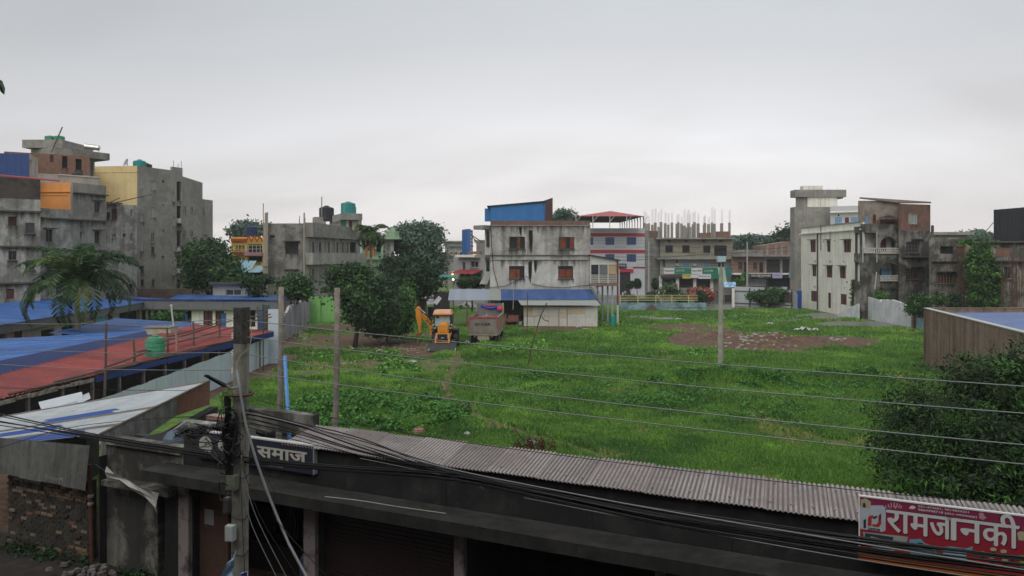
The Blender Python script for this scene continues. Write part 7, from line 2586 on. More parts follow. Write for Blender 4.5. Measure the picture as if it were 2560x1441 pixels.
 MB().lathe(pt(5.45,.9,2.85),[(.05,0),(.22,.03),(.24,.1),(.04,.12)],9,-fw).build('rosette', mg, t)
 # white cloth on the ground between vehicles comes with the debris
def MBK():
 return mat('truck chassis black', '2b2826',.8, var=.2)
excavator()
truck()
def person_mesh(name, shirt, trousers):
 """one continuous skinned figure, standing,1.68 m"""
 me = bpy.data.meshes.new(name)
 J = {'pelvis': (0,0,.92,.13), 'waist': (0,0,1.06,.115), 'chest': (0,0,1.28,.14), 'neck': (0,0,1.43,.055), 'head': (0,.01,1.52,.085), 'crown': (0,0,1.62,.075),
   'ls': (-.17,0,1.37,.055), 'le': (-.24,.02,1.12,.042), 'lh': (-.23,.1,.9,.035), 'rs': (.17,0,1.37,.055), 're': (.25,.02,1.12,.042), 'rh': (.22,.08,.9,.035),
   'lk': (-.1,.02,.5,.06), 'la': (-.11,0,.08,.045), 'lt': (-.12,.12,.04,.04), 'rk': (.1,.03,.5,.06), 'ra': (.12,-.04,.08,.045), 'rt': (.13,.08,.04,.04),
   'lhip': (-.09,0,.86,.09), 'rhip': (.09,0,.86,.09)}
 K = list(J)
 E = [('pelvis', 'waist'),('waist', 'chest'),('chest', 'neck'),('neck', 'head'),('head', 'crown'),('chest', 'ls'),('ls', 'le'),('le', 'lh'),('chest', 'rs'),('rs', 're'),('re', 'rh'),
   ('pelvis', 'lhip'),('lhip', 'lk'),('lk', 'la'),('la', 'lt'),('pelvis', 'rhip'),('rhip', 'rk'),('rk', 'ra'),('ra', 'rt')]
 me.from_pydata([J[k][:3] for k in K],[(K.index(a), K.index(b)) for a, b in E],[])
 o = bpy.data.objects.new(name, me)
 COL.objects.link(o)
 sm = o.modifiers.new('skin', 'SKIN')
 sm.use_smooth_shade = True
 for i, k in enumerate(K):
  sv = me.skin_vertices[0].data[i]
  sv.radius = (J[k][3], J[k][3])
  sv.use_root = (k == 'pelvis')
 ss = o.modifiers.new('sub', 'SUBSURF')
 ss.levels = ss.render_levels = 1
 bpy.context.view_layer.update()
 dg = bpy.context.evaluated_depsgraph_get()
 me2 = bpy.data.meshes.new_from_object(o.evaluated_get(dg))
 bpy.data.objects.remove(o)
 me2.materials.clear()
 for m in (shirt, trousers, mat('brown skin', '7a5340',.7, var=.05), mat('black hair', '17140f',.8, var=.05)):
  me2.materials.append(m)
 for p in me2.polygons:
  c = p.center
  if c.z > 1.6 or (c.z > 1.5 and c.y < -.02):
   p.material_index = 3
  elif c.z > 1.42 or (abs(c.x) > .2 and c.z < 1.1) or c.z < .07:
   p.material_index = 2
  elif c.z > .93:
   p.material_index = 0
  else:
   p.material_index = 1
 return me2
def people():
 M1, M2, M3 = mat('white shirt', 'b9bcbb',.9), mat('red shirt', '8d3036',.9), mat('dark trousers', '23252b',.9)
 M4 = mat('blue shirt', '3d5a86',.9)
 ms = [person_mesh('person', M1, M3), person_mesh('person', M2, M3), person_mesh('person', M4, M3)]
 for x, y, d, k, rz, lb in ((1563,716,138,0,.4, 'standing person in a white shirt by the garden left of the blue kiosk'),(1557,722,132,0,2.0, 'person in a pale shirt nearest the stilted annex'),
        (1719,730,148,1,1.0, 'person in a red shirt beside the parked motorbikes'),(1700,731,149,2,2.2, 'person in a blue shirt behind the white flowered bush'),
        (1137,706,121,1,.2, 'person in a red shirt at the teal street stall'),(1148,706,121.5,2,2.8, 'person in a blue shirt at the right end of the teal street stall'),(1128,706,121,0,1.2, 'person in a white shirt under the teal stall board')):
  o = bpy.data.objects.new('person', ms[k])
  COL.objects.link(o)
  q = P(x, y, d)
  o.location = (q.x, d,.02 if not 139 < d else .03)
  o.rotation_euler = (0,0, rz)
  tag(o, lb, 'person')
people()
def motorbikes():
 def bike(x, d, rz, m, lb):
  t = thing('motorbike', lb, 'motorbike',(x, d,.15), 'motorbikes parked before the shops')
  c, s = math.cos(rz), math.sin(rz)
  R = lambda a, b, z: (x + a * c - b * s, d + a * s + b * c,.15 + z)
  ax = (-s, c,0)
  for a in (-.62,.62):
   MB().lathe(Vector(R(a,0,.3)) - Vector(ax) * .05,[(.2,0),(.3,0),(.3,.1),(.2,.1)],12, ax).build('wheel', M_BLACK, t)
  MB().box(R(.15,0,.72),(.45,.25,.22), rz,.7).build('fuel_tank', m, t)
  MB().box(R(-.35,0,.76),(.7,.24,.1), rz).build('seat', M_BLACK, t)
  MB().box(R(.05,0,.42),(.5,.2,.3), rz).build('engine', M_STEEL, t)
  MB().tube([R(.62,0,.3), R(.42,0,.95)],.035,5).build('fork', M_STEEL, t)
  MB().tube([R(.42,-.32,1.0), R(.42,.32,1.0)],.025,5).build('handlebar', M_STEEL, t)
 for i,(x, d, rz, lb) in enumerate(((1690,151,1.2, 'leftmost motorbike parked before the bank building'),(1706,151.2,1.4, 'second motorbike from the left before the bank building'),(1722,151,1.0, 'middle motorbike before the bank building'),
          (1737,151.4,1.3, 'motorbike parked behind the pink flowering bush'),(1752,151,1.6, 'rightmost motorbike before the bank building'),(1797,151,.6, 'lone white motorbike right of the grey concrete pole'))):
  bike(P(x,700, d).x, d, rz,(mat('dark red bike paint', '5f1f24',.4), mat('black bike paint', '202226',.4), mat('blue bike paint', '2a3f6b',.4), M_WFRAME)[i % 3 if i < 5 else 3], lb)
motorbikes()
# ------------------------------------------------------------------ vegetation
def leafmat(name, hx=None, hx2=None, scale=.8):
 if name in MC:
  return MC[name]
 m, N, L = mat_new(name)
 MC[name] = m
 out = N.new('ShaderNodeOutputMaterial')
 d = N.new('ShaderNodeBsdfPrincipled')
 d.inputs['Roughness'].default_value = .55
 d.inputs['Specular IOR Level'].default_value = .3
 tr = N.new('ShaderNodeBsdfTranslucent')
 mx = N.new('ShaderNodeMixShader')
 mx.inputs[0].default_value = .22
 L.new(d.outputs[0], mx.inputs[1])
 L.new(tr.outputs[0], mx.inputs[2])
 L.new(mx.outputs[0], out.inputs[0])
 g = N.new('ShaderNodeNewGeometry')
 n = N.new('ShaderNodeTexNoise')
 n.inputs['Scale'].default_value = scale
 n.inputs['Detail'].default_value = 3
 L.new(g.outputs['Position'], n.inputs['Vector'])
 r = N.new('ShaderNodeValToRGB')
 e = r.color_ramp.elements
 e[0].position, e[0].color = .35,(*srgb(hx),1)
 e[1].position, e[1].color = .65,(*srgb(hx2),1)
 L.new(n.outputs[0], r.inputs[0])
 # each leaf a little different
 hs = N.new('ShaderNodeHueSaturation')
 ma = N.new('ShaderNodeMath')
 ma.operation = 'MULTIPLY_ADD'
 L.new(g.outputs['Random Per Island'], ma.inputs[0])
 ma.inputs[1].default_value = .7
 ma.inputs[2].default_value = .65
 L.new(ma.outputs[0], hs.inputs['Value'])
 L.new(r.outputs[0], hs.inputs['Color'])
 L.new(hs.outputs[0], d.inputs['Base Color'])
 L.new(hs.outputs[0], tr.inputs['Color'])
 return m
def unit(v):
 return v / np.maximum(np.linalg.norm(v, axis=1, keepdims=True),1e-9)
def leaf_quads(C, size, updir=.5, aspect=.55, droop=0.0, nor=None):
 n = len(C)
 N_ = rng.normal(size=(n,3))
 if nor is not None:
  N_ = N_ * .7 + nor
 N_[:,2] += updir
 N_ = unit(N_)
 a = unit(np.cross(N_, rng.normal(size=(n,3))))
 a[:,2] -= droop
 a = unit(a)
 b = unit(np.cross(N_, a))
 s = (size * rng.uniform(.6,1.35, n))[:, None]
 a, b = a * s, b * s * aspect
 V = np.stack([C - a, C - b * .9 - a * .15, C + a, C + b * .9 - a * .15],1)
 return V.reshape(-1,3)
def crown_pts(lobes, n, clump=.5, per=26, shell=.72):
 """lobes: (x, y, z, rx, ry, rz)"""
 vol = np.array([l[3] * l[4] * l[5] for l in lobes]) ** .7
 pick = rng.choice(len(lobes), size=max(1, n // per), p=vol / vol.sum())
 L_ = np.array(lobes)[pick]
 d = unit(rng.normal(size=(len(pick),3)))
 r = np.where(rng.random(len(pick)) < .75, rng.uniform(shell,1.05, len(pick)), rng.uniform(.2,.8, len(pick)))
 cc = L_[:, :3] + d * r[:, None] * L_[:,3:]
 idx = np.repeat(np.arange(len(pick)), per)
 pts = cc[idx] + rng.normal(size=(len(idx),3)) * clump * np.array([1,1,.6])
 return pts, d[idx], idx
def tree(name, label, base, lobes, n, leaf, mats, trunk_r=.2, cat='tree', group=None, clump=.45, updir=.5, droop=0.0, aspect=.55, limbs=7, lean=(0,0), trunk_m=None, per=26):
 t = thing(name, label, cat, base, group)
 base = Vector(base)
 top = Vector(lobes[0][:3])
 ms_ = trunk_m or mat('dark bark', '3f372f',.9, var=.3, scale=6)
 j = base.lerp(top,.45) + Vector((lean[0], lean[1],0))
 j2 = Vector((j.x, j.y, min(j.z, base.z + max(1.0,(top.z - base.z) * .5))))
 MB().tube([base - Vector((0,0,.2)), base.lerp(j2,.5) + Vector((.04,0,0)), j2],[trunk_r * 1.25, trunk_r, trunk_r * .85],9).build('trunk', ms_, t, True)
 for i in range(limbs):
  l = lobes[i % len(lobes)]
  a = i * 2.4
  e_ = Vector((l[0] + l[3] * .6 * math.cos(a), l[1] + l[4] * .6 * math.sin(a), l[2] + l[5] * .35 * math.sin(a * 1.7)))
  s_ = base.lerp(j2,.75 + .25 * (i % 3) / 2)
  MB().tube([s_, s_.lerp(e_,.5) + Vector((0,0,.25)), e_],[trunk_r * .55, trunk_r * .32, trunk_r * .1],6).build('limb', ms_, t, True)
 pts, nd, idx = crown_pts(lobes, n, clump, per)
 k = pts[:,2] > base.z + .15
 pts, nd, idx = pts[k], nd[k], idx[k]
 V = leaf_quads(pts, leaf, updir, aspect, droop, nd * .8)
 cm = rng.integers(0, len(mats), idx.max() + 1)
 np_mesh('crown', V,4, mats, t, cm[idx])
 return t
LD = [leafmat('dark leaves', '1d3320', '2a4526'), leafmat('deep green leaves', '24401f', '35582a')]
LM = [leafmat('mid leaves', '30502a', '47692f'), leafmat('deep green leaves', '24401f', '35582a')]
LL = [leafmat('fresh leaves', '4a7631', '5f8c38'), leafmat('mid leaves', '30502a', '47692f')]
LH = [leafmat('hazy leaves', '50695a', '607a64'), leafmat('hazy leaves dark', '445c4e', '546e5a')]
def LB(px, py, Y, rx, rz, ry=None):
 q = P(px, py, Y)
 return (q.x, q.y, q.z, rx * Y / F,(ry if ry else rx * Y / F), rz * Y / F)
def trees():
 g = Gh(886,868)
 tree('mango_tree', 'leafy round tree with a bare trunk left of the orange backhoe loader', g,
   [LB(905,735,65,55,48), LB(842,705,66,34,30), LB(868,690,66,30,26), LB(935,770,64.5,60,48), LB(960,730,67,36,40), LB(890,780,65,30,32), LB(900,690,66,30,24)],15000,.17, LD + [LM[0]],.2, clump=.45)
 tree('leafy_shrub_tree', 'brighter green bushy tree between the round tree and the backhoe loader', Gh(985,845),
   [LB(985,795,68,42,34), LB(965,822,67,50,16), LB(1008,765,69,22,34), LB(1018,725,76,10,20)],9000,.16, LM + [LL[0]],.12, clump=.4)
 tree('dark_tree', 'dark dense tree standing before the hazy big tree', G(1025,790),
   [LB(1028,692,92,58,36), LB(988,662,94,26,18), LB(1060,708,92,32,32), LB(1035,658,93,30,14), LB(1010,728,92,42,20)],13000,.26, LD,.3, clump=.6)
 tree('big_hazy_tree', 'broad hazy tree with a domed crown rising above the dark tree', G(1045,765),
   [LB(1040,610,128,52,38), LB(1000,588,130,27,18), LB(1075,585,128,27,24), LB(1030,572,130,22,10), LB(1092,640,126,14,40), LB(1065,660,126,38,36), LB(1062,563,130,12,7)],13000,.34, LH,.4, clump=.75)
 tree('bushy_tree', 'dense green tree in front of the lower plain grey block', G(530,800),
   [LB(530,662,86,50,44), LB(492,652,87,26,36), LB(558,690,85,38,34), LB(512,625,88,32,18), LB(592,703,84,24,12), LB(540,617,88,20,14), LB(492,700,87,24,24)],14000,.24, LM + [LD[1]],.3, clump=.6)
 tree('small_tree', 'small green tree before the peeling end wall', G(735,830),
   [LB(738,712,77,32,26), LB(725,725,77,22,18), LB(755,730,77,20,15)],3500,.2, LM,.12, clump=.4)
 tree('spindly_tree', 'thin dark tree against the low white house', G(645,830),[LB(632,705,79,30,12), LB(640,730,79,14,20), LB(660,700,80,14,10)],1500,.2, LD,.1, clump=.35)
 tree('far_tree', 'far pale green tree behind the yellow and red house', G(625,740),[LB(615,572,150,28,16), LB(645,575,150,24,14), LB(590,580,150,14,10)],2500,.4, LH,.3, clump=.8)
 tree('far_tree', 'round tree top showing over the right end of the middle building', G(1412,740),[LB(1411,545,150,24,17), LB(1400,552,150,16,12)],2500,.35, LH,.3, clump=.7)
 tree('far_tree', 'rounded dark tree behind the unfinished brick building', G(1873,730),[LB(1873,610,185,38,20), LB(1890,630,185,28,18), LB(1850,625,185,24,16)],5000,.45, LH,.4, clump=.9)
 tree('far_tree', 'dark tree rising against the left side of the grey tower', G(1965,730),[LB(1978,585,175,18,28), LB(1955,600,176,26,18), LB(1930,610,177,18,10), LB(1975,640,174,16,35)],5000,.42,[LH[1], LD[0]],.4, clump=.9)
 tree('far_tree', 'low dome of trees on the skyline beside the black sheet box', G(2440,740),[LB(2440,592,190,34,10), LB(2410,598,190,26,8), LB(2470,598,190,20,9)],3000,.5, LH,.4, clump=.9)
 # near dark tree at the right: layered, drooping sprays
 tree('near_tree', 'big dark feathery tree filling the right edge behind the red banner',(15.5,22.3,0),
   [(13.6,21.5,2.7,3.0,2.6,2.2),(15.8,21.5,4.3,1.9,2.0,1.5),(12.4,21,2.0,2.0,2.0,1.1),(17.0,21.5,3.0,2.4,2.4,2.4),(13.6,21,4.3,1.2,1.2,.9),(15.0,20.6,1.8,2.4,2.0,1.5),(12.0,21.3,3.2,1.2,1.2,.7),(12.4,20.4,1.1,1.2,1.2,.6),(14.6,21.0,2.4,2.4,1.6,1.9)],
   80000,.082,[leafmat('near dark leaves', '14260f', '203a18',1.5), leafmat('near leaves', '20381a', '304f22',1.5), leafmat('near dark leaves'), leafmat('near light leaves', '3d6428', '4d7630')],.2,
   clump=.21, updir=.9, droop=.35, aspect=.32, limbs=12, per=34)
 tree('garden_shrub', 'leafy shrub growing at the brick end of the broken boundary wall', G(2300,818),[LB(2297,757,80,22,17), LB(2285,775,80,13,12), LB(2310,775,80,15,12)],3000,.16, LM,.07, clump=.3, cat='shrub')
 tree('garden_shrub', 'light green sprig above the left part of the broken boundary wall', G(2210,800),[LB(2208,740,92,13,9), LB(2200,735,92,7,7)],700,.16, LL,.05, clump=.25, cat='shrub')
 tree('wide_bush', 'spreading bush with drooping sprays before the white sheet fence', G(1920,771),[LB(1935,735,112,25,14), LB(1905,740,112,30,10), LB(1950,727,112,10,9), LB(1890,745,112,16,8), LB(1925,750,112,35,8)],5000,.2, LM,.08, clump=.35, droop=.4, cat='bush')
 # bougainvillea and clipped bushes
 tree('pink_flowering_bush', 'pink flowering bush in front of the bank building', G(1748,765),[LB(1748,731,119,18,8), LB(1766,735,119,12,8), LB(1735,740,118,9,6), LB(1775,745,119,5,7)],4500,.2,[mat('pink blossom', 'bb6e66',.8, var=.2), mat('deep pink blossom', 'a0504c',.8, var=.2), LD[1]],.05, clump=.4, cat='bush')
 for i,(x, y, r, h, Y, lb) in enumerate(((1586,752,16,17,113, 'rounded dark bush behind the left end of the yellow railing'),(1610,755,11,13,112, 'low clipped cone bush second behind the yellow railing'),(1631,745,14,22,113, 'tall clipped cone bush left of the white flowered bush'),
            (1706,748,13,18,113, 'clipped cone bush left of the pink flowering bush'),(1752,745,14,22,110, 'big rounded bush at the right end of the yellow railing'),(1593,707,8,12,135, 'small round topiary before the blue kiosk'),
            (1637,707,7,13,135, 'narrow topiary right of the blue kiosk'),(1576,710,10,9,136, 'low green bush left of the blue kiosk'))):
  g = G(x, HOR + EYE * F / Y)
  q = P(x, y, Y)
  t = tree('clipped_bush', lb,(q.x, Y,0),[(q.x, Y, q.z - .2, r * Y / F, r * Y / F, h * Y / F)],2600,.13, LD,.06, clump=.16, cat='bush', limbs=2, group='clipped garden bushes')
 tree('white_flowered_bush', 'bush with big leaves and whitish flowers behind the yellow railing', G(1670,776),[LB(1675,722,112,16,12), LB(1660,735,112,12,12), LB(1688,738,112,10,10)],2600,.18, LM + [mat('whitish flower', 'b9bb9c',.8)],.05, clump=.3, cat='bush')
 tree('round_bush', 'wide dark green bush left of the middle building', G(1180,778),[LB(1180,705,102,27,11), LB(1165,708,102,16,9), LB(1200,707,102,18,9)],4500,.18, LD + [LM[0]],.1, clump=.35, cat='bush')
 tree('garden_shrub', 'shrub of broad leaves on the market roof edge beside the vent pipe',(P(415,790,63).x,63,0),[LB(418,793,63,26,9), LB(400,800,63,20,8), LB(440,798,63,16,7)],1800,.2, LM,.06, clump=.3, cat='shrub')
 tree('garden_shrub', 'green shrub growing in front of the ivy column', G(2350,818),[LB(2347,748,84,12,14), LB(2385,752,84,10,18)],1500,.15, LM,.05, clump=.3, cat='shrub')
 tree('weed_clump', 'leafy bush of weeds beside the unfinished brick shops',(P(1848,700,145).x,145,0),[LB(1848,706,145,10,9)],1200,.2, LL,.06, clump=.3, cat='bush')
 # ivy column
 t = thing('ivy_column', 'tall column of green ivy between the old low houses', 'ivy', G(2450,816))
 pts, nd, idx = crown_pts([LB(2452,640,82,24,32), LB(2460,690,82,32,40), LB(2455,740,82,26,45), LB(2480,710,82,18,40), LB(2440,670,82,16,50), LB(2470,760,82,25,30)],15000,.3)
 np_mesh('leaves', leaf_quads(pts,.14,.2,.7,.3, nd),4,[LM[0], LL[0], LM[1]], t, rng.integers(0,3, idx.max() + 1)[idx])
 q = P(2455,700,82)
 MB().tube([(q.x,82,0),(q.x,82, q.z)],.25).build('trunk', M_BAMB, t)
 for i,(x, y0, y1, r, Y, lb) in enumerate(((2136,700,765,7,96, 'strip of ivy hanging beside the downpipe of the cream building'),(2440,600,614,30,85, 'ivy spreading over the roof edge of the old low house'))):
  a, b = P(x, y0, Y), P(x, y1, Y)
  t = thing('wall_ivy', lb, 'ivy',(a.x, Y, b.z))
  k = 1800
  pts = np.stack([a.x + rng.normal(size=k) * r * Y / F * .7, Y - .35 + rng.normal(size=k) * .12, rng.uniform(b.z, a.z, k)],1)
  np_mesh('leaves', leaf_quads(pts,.13,0,.8,.3),4,[LM[0], LL[0]], t, rng.integers(0,2, k))
 # brown dead creepers on the old houses
 for (xa, xb, ya, yb, Y, lb) in ((2395,2428,640,790,84, 'brown leafless creeper on the wall left of the ivy column'),(2500,2560,620,800,79, 'mass of brown dry creepers hanging at the right edge')):
  t = thing('dry_creeper', lb, 'creeper', P(xa, yb, Y))
  mb = MB()
  for k in range(60):
   x = random.uniform(xa, xb)
   y0 = random.uniform(ya,(ya + yb) / 2)
   y1 = random.uniform(y0 + 20, yb)
   mb.tube([P(x, y0, Y), P(x + random.uniform(-4,4),(y0 + y1) / 2, Y - .2), P(x + random.uniform(-6,6), y1, Y)],.025,4, False)
  mb.build('twigs', mat('dry brown twigs', '5a4036',.9, var=.3), t)
trees()
def palm(name, label, base, top, nf, L_, droop, mats, r=.16, seed=1, wl=.55, trunk_m=None):
 t = thing(name, label, 'palm tree', base)
 rnd = random.Random(seed)
 base, top = Vector(base), Vector(top)
 tm = trunk_m or mat('palm trunk', '7c776b',.85, var=.2, scale=5)
 MB().tube([base, base.lerp(top,.5) + Vector((.08,0,0)), top - Vector((0,0,.8))],[r * 1.3, r, r * .9],10).build('trunk', tm, t, True)
 MB().tube([top - Vector((0,0,.8)), top + Vector((0,0,.1))],[r * .8, r * .45],9).build('crownshaft', mat('green crownshaft', '4d6b3a',.6), t, True)
 for i in range(nf):
  a = i * 2.39996 + rnd.uniform(-.2,.2)
  el = rnd.uniform(.0,1.3) if i % 3 else rnd.uniform(1.0,1.5)
  Lf = L_ * rnd.uniform(.85,1.08)
  d = Vector((math.cos(a), math.sin(a),0))
  n = 12
  p = top.copy()
  pts = [p.copy()]
  e = el
  for k in range(n):
   e -= droop * (1 if i % 3 else .72) * (1 + k * .13) / n
   p = p + (d * math.cos(e) + Vector((0,0, math.sin(e)))) * (Lf / n)
   pts.append(p.copy())
  mb = MB()
  mb.tube(pts,[.035 * (1 - .8 * k / n) for k in range(n + 1)],4, False)
  fr = mb.build('frond', mats[0], t)
  V = []
  side = d.cross(Vector((0,0,1))).normalized()
  m = 64
  for k in range(2, m):
   q = k / m * n
   i0 = min(int(q), n - 1)
   c = pts[i0].lerp(pts[i0 + 1], q - i0)
   tg = (pts[i0 + 1] - pts[i0]).normalized()
   ll = wl * (math.sin(3.14 * (k / m) ** .75) * .85 + .2) * rnd.uniform(.8,1.1)
   for s in (-1,1):
    tip = c + (side * s * rnd.uniform(.7,.95) + tg * rnd.uniform(.35,.6) + Vector((0,0, rnd.uniform(-.75,.05)))).normalized() * ll
    w_ = tg * .042
    mid = c.lerp(tip,.5) + Vector((0,0,.03))
    V += [c - w_, mid - w_ * 1.4, tip, mid + w_ * 1.4]
  o = np_mesh('leaflets', np.array([tuple(v) for v in V]),4, mats[rnd.randrange(len(mats))], fr)
 return t
PM = [leafmat('palm leaves', '2f4a2a', '456234'), leafmat('palm leaves dark', '223a20', '304c28'), leafmat('palm leaves yellow', '556a30', '6a7838')]
q = P(192,705,50)
palm('royal_palm', 'tall palm with drooping feathery fronds over the blue market roof',(q.x,50,0), q,32,5.1,1.5,[PM[0], PM[1], PM[1], PM[0], PM[2]],.17,3,.9)
q = P(927,590,88)
palm('areca_palm', 'slim areca palm with an orange seed cluster before the pale green house',(q.x,88,0), q,16,3.1,1.9,[PM[0], PM[2], PM[1]],.13,5,.95)
tt = bpy.data.objects[[o.name for o in bpy.data.objects if o.name.startswith('areca_palm')][0]]
mb = MB()
for i in range(12):
 a = i * 1.3
 p = q - Vector((0,0,.9))
 mb.tube([p, p + Vector((.5 * math.cos(a),-.35 + .3 * math.sin(a),-.5)), p + Vector((.6 * math.cos(a),-.4 + .3 * math.sin(a),-1.6))],[.05,.08,.05],5)
mb.build('seed_cluster', mat('orange palm seeds', 'a9683a',.8, var=.3, scale=8), tt)
# ------------------------------------------------------------------ grass, weeds
def grass():
 def keep(x, y):
  k = (y > 16.6 - 0) & (y < 122)
  n = .4122 * x + .9111 * y
  k &= n > 14.9
  k &= ~((x < -16.6) & (y < 57))
  k &= ~((x < -21.5) & (y < 95))
  # right shed
  k &= ~((x > 25.0) & (y < 54) & ((x - 25.6) > (y - 37) * .265 - .3) & (y > 30))
  k &= ~((x > 43.0) & (y > 79))
  k &= ~((np.abs(x - 5.5) < 4.4) & (np.abs(y - 85) < 3.2))
  k &= ~((x > -8) & (x < 10) & (y > 86))
  k &= ~((x > 14) & (x < 30) & (y > 107))
  k &= ~((x > 33) & (y > 112))
  k &= y < 118
  return k
 n = 420000
 py = HOR + 128 + (rng.random(n) ** 1.05) * 580
 Y = EYE * F / (py - HOR)
 px = rng.uniform(560,2640, n)
 X = (px - 1280) * Y / F
 k = keep(X, Y)
 X, Y = X[k], Y[k]
 s = soil_mask(X, Y) + (fnoise(X, Y,1.0,77) - .5) * .7
 w = wet_mask(X, Y)
 k = (s + rng.random(len(X)) * .25 < .42) & (w < .35)
 X, Y = X[k], Y[k]
 Z = height(X, Y)
 pxx, pyy = ground_px(X, Y)
 tall = np.clip((fnoise(X, Y,4.0,91) - .5) * 5,0,1)
 wz = np.exp(-((pyy - 985) / 55.0) ** 2) * (pxx > 1180) + np.exp(-((pyy - 880) / 22.0) ** 2) * (pxx > 1190) * (pxx < 1330)
 tall = np.clip(tall * .5 + wz * .6,0,1)
 n = len(X)
 nb = 4
 base = np.repeat(np.stack([X, Y, Z],1), nb,0)
 m = n * nb
 d = np.repeat(Y, nb)
 base[:, :2] += rng.normal(size=(m,2)) * (.035 + .0022 * d)[:, None]
 h = (rng.uniform(.07,.17, m) * (1 + .006 * d) * (1 + 1.5 * np.repeat(tall, nb)))
 wd = rng.uniform(.008,.014, m) * (1 + d / 17.0)
 ang = rng.uniform(0,6.283, m)
 side = np.stack([np.cos(ang), np.sin(ang), np.zeros(m)],1) * wd[:, None]
 lean = rng.normal(size=(m,3)) * .45
 lean[:,2] = 1
 tip = base + lean * h[:, None]
 V = np.stack([base - side, base + side, tip],1).reshape(-1,3)
 gm = [leafmat('grass mid', '5a8036', '6c943e',.35), leafmat('grass dark', '486e34', '587f3a',.35), leafmat('grass light', '74a044', '86b04c',.35), leafmat('grass dry', '949458', 'a39f66')]
 f = fnoise(X, Y,5.0,63) * .65 + fnoise(X, Y,1.2,65) * .35
 dr = fnoise(X, Y,3.0,67) + soil_mask(X, Y) * .55
 idx = np.where(f > .60,2, np.where(f < .40,1,0))
 idx = np.where((dr > .78) & (rng.random(n) < .55),3, idx)
 idx = np.where(rng.random(n) < .12, rng.integers(0,3, n), idx)
 o = np_mesh('field_grass', V,3, gm, None, np.repeat(idx, nb))
 tag(o, 'short green grass growing over the open field', 'grass', kind='stuff')
 # broad leaved weeds
 def weeds(name, label, regs, n, size, hmax, ms):
  P_ = []
  for (cx, cy_, rx, ry, wgt) in regs:
   kk = int(n * wgt)
   a, r = rng.uniform(0,6.283, kk), np.sqrt(rng.random(kk))
   sx, sy = cx + rx * r * np.cos(a), cy_ + ry * r * np.sin(a)
   yy = EYE * F / (sy - HOR)
   P_.append(np.stack([(sx - 1280) * yy / F, yy],1))
  Q = np.concatenate(P_)
  cl = fnoise(Q[:,0], Q[:,1],1.1,83)
  k = keep(Q[:,0], Q[:,1]) & (cl > .42)
  Q, cl = Q[k], cl[k]
  hh = (cl - .38) * hmax * 2.2
  z = height(Q[:,0], Q[:,1]) + rng.uniform(.15,1.0, len(Q)) * hh
  C = np.stack([Q[:,0], Q[:,1], z],1)
  V = leaf_quads(C, size,1.3,.75)
  o = np_mesh(name, V,4, ms, None, rng.integers(0, len(ms), len(C)))
  tag(o, label, 'weeds', kind='stuff')
 wm = [leafmat('weed leaves', '4c7c36', '60923e'), leafmat('weed leaves dark', '3c6a30', '4e8036'), leafmat('weed leaves light', '70a042', '86b450')]
 weeds('broadleaf_weeds', 'broad leaved weeds growing thick behind the near shop roof',[(950,1040,230,55,1.0)],26000,.085,.75, wm[:2])
 weeds('bank_weeds', 'tangled weeds over the low bank across the field',[(1740,968,170,24,.34),(2060,968,190,22,.26),(1480,955,200,20,.12),(1900,1005,380,50,.2),(1400,1000,220,40,.08)],120000,.065,.8,[wm[0], wm[1], wm[1]])
 weeds('truck_weeds', 'bright green weeds beside the wheels of the tipper truck',[(1255,880,70,22,.6),(1320,870,60,12,.2),(1530,808,60,9,.2)],8000,.13,.7,[wm[0], wm[2]])
 weeds('path_weeds', 'green weeds around the trodden path and rubble',[(1000,930,60,25,.3),(900,895,120,12,.2),(1760,885,60,6,.1),(1900,795,130,7,.3)],9000,.12,.5, wm)
grass()
# ------------------------------------------------------------------ poles, wires, cables
def pole_c(name, label, foot, top, w0, w1, m=None, cat='pole'):
 """square concrete pole with recessed faces"""
 foot, top = Vector(foot), Vector(top)
 t = thing(name, label, cat, foot)
 mb = MB()
 prof = [(-.5,-.5),(.5,-.5),(.5,-.2),(.38,-.12),(.38,.12),(.5,.2),(.5,.5),(-.5,.5),(-.5,.2),(-.38,.12),(-.38,-.12),(-.5,-.2)]
 ra = math.radians(24)
 V = []
 for p, w in ((foot, w0),(top, w1)):
  for x, y in prof:
   V.append((p.x + (x * math.cos(ra) + y * math.sin(ra)) * w, p.y + (-x * math.sin(ra) + y * math.cos(ra)) * w, p.z))
 n = len(prof)
 mb.add(V,[tuple(range(n))[::-1], tuple(range(n,2 * n))] + [(i,(i + 1) % n, n + (i + 1) % n, n + i) for i in range(n)])
 mb.build('shaft', m or M_POLE, t)
 return t
def curve_pts(a, b, sag, n=26):
 a, b = Vector(a), Vector(b)
 return [a.lerp(b, i / n) - Vector((0,0, sag * 4 * (i / n) * (1 - i / n))) for i in range(n + 1)]
M_CAB = mat('black cable', '0e0e0f',.5, var=.2)
M_WIRE = mat('dull aluminium wire', '7c8080',.5, var=.15)
M_WHC = mat('greyish cable', '77787a',.45, var=.15)
def smooth(uu, us, zs):
 z = np.interp(uu, us, zs)
 z[uu < us[0]] = zs[0] + (uu[uu < us[0]] - us[0]) * (zs[1] - zs[0]) / (us[1] - us[0])
 z[uu > us[-1]] = zs[-1] + (uu[uu > us[-1]] - us[-1]) * (zs[-1] - zs[-2]) / (us[-1] - us[-2])
 for _ in range(12):
  z[1:-1] = (z[:-2] + 2 * z[1:-1] + z[2:]) / 4
 return z
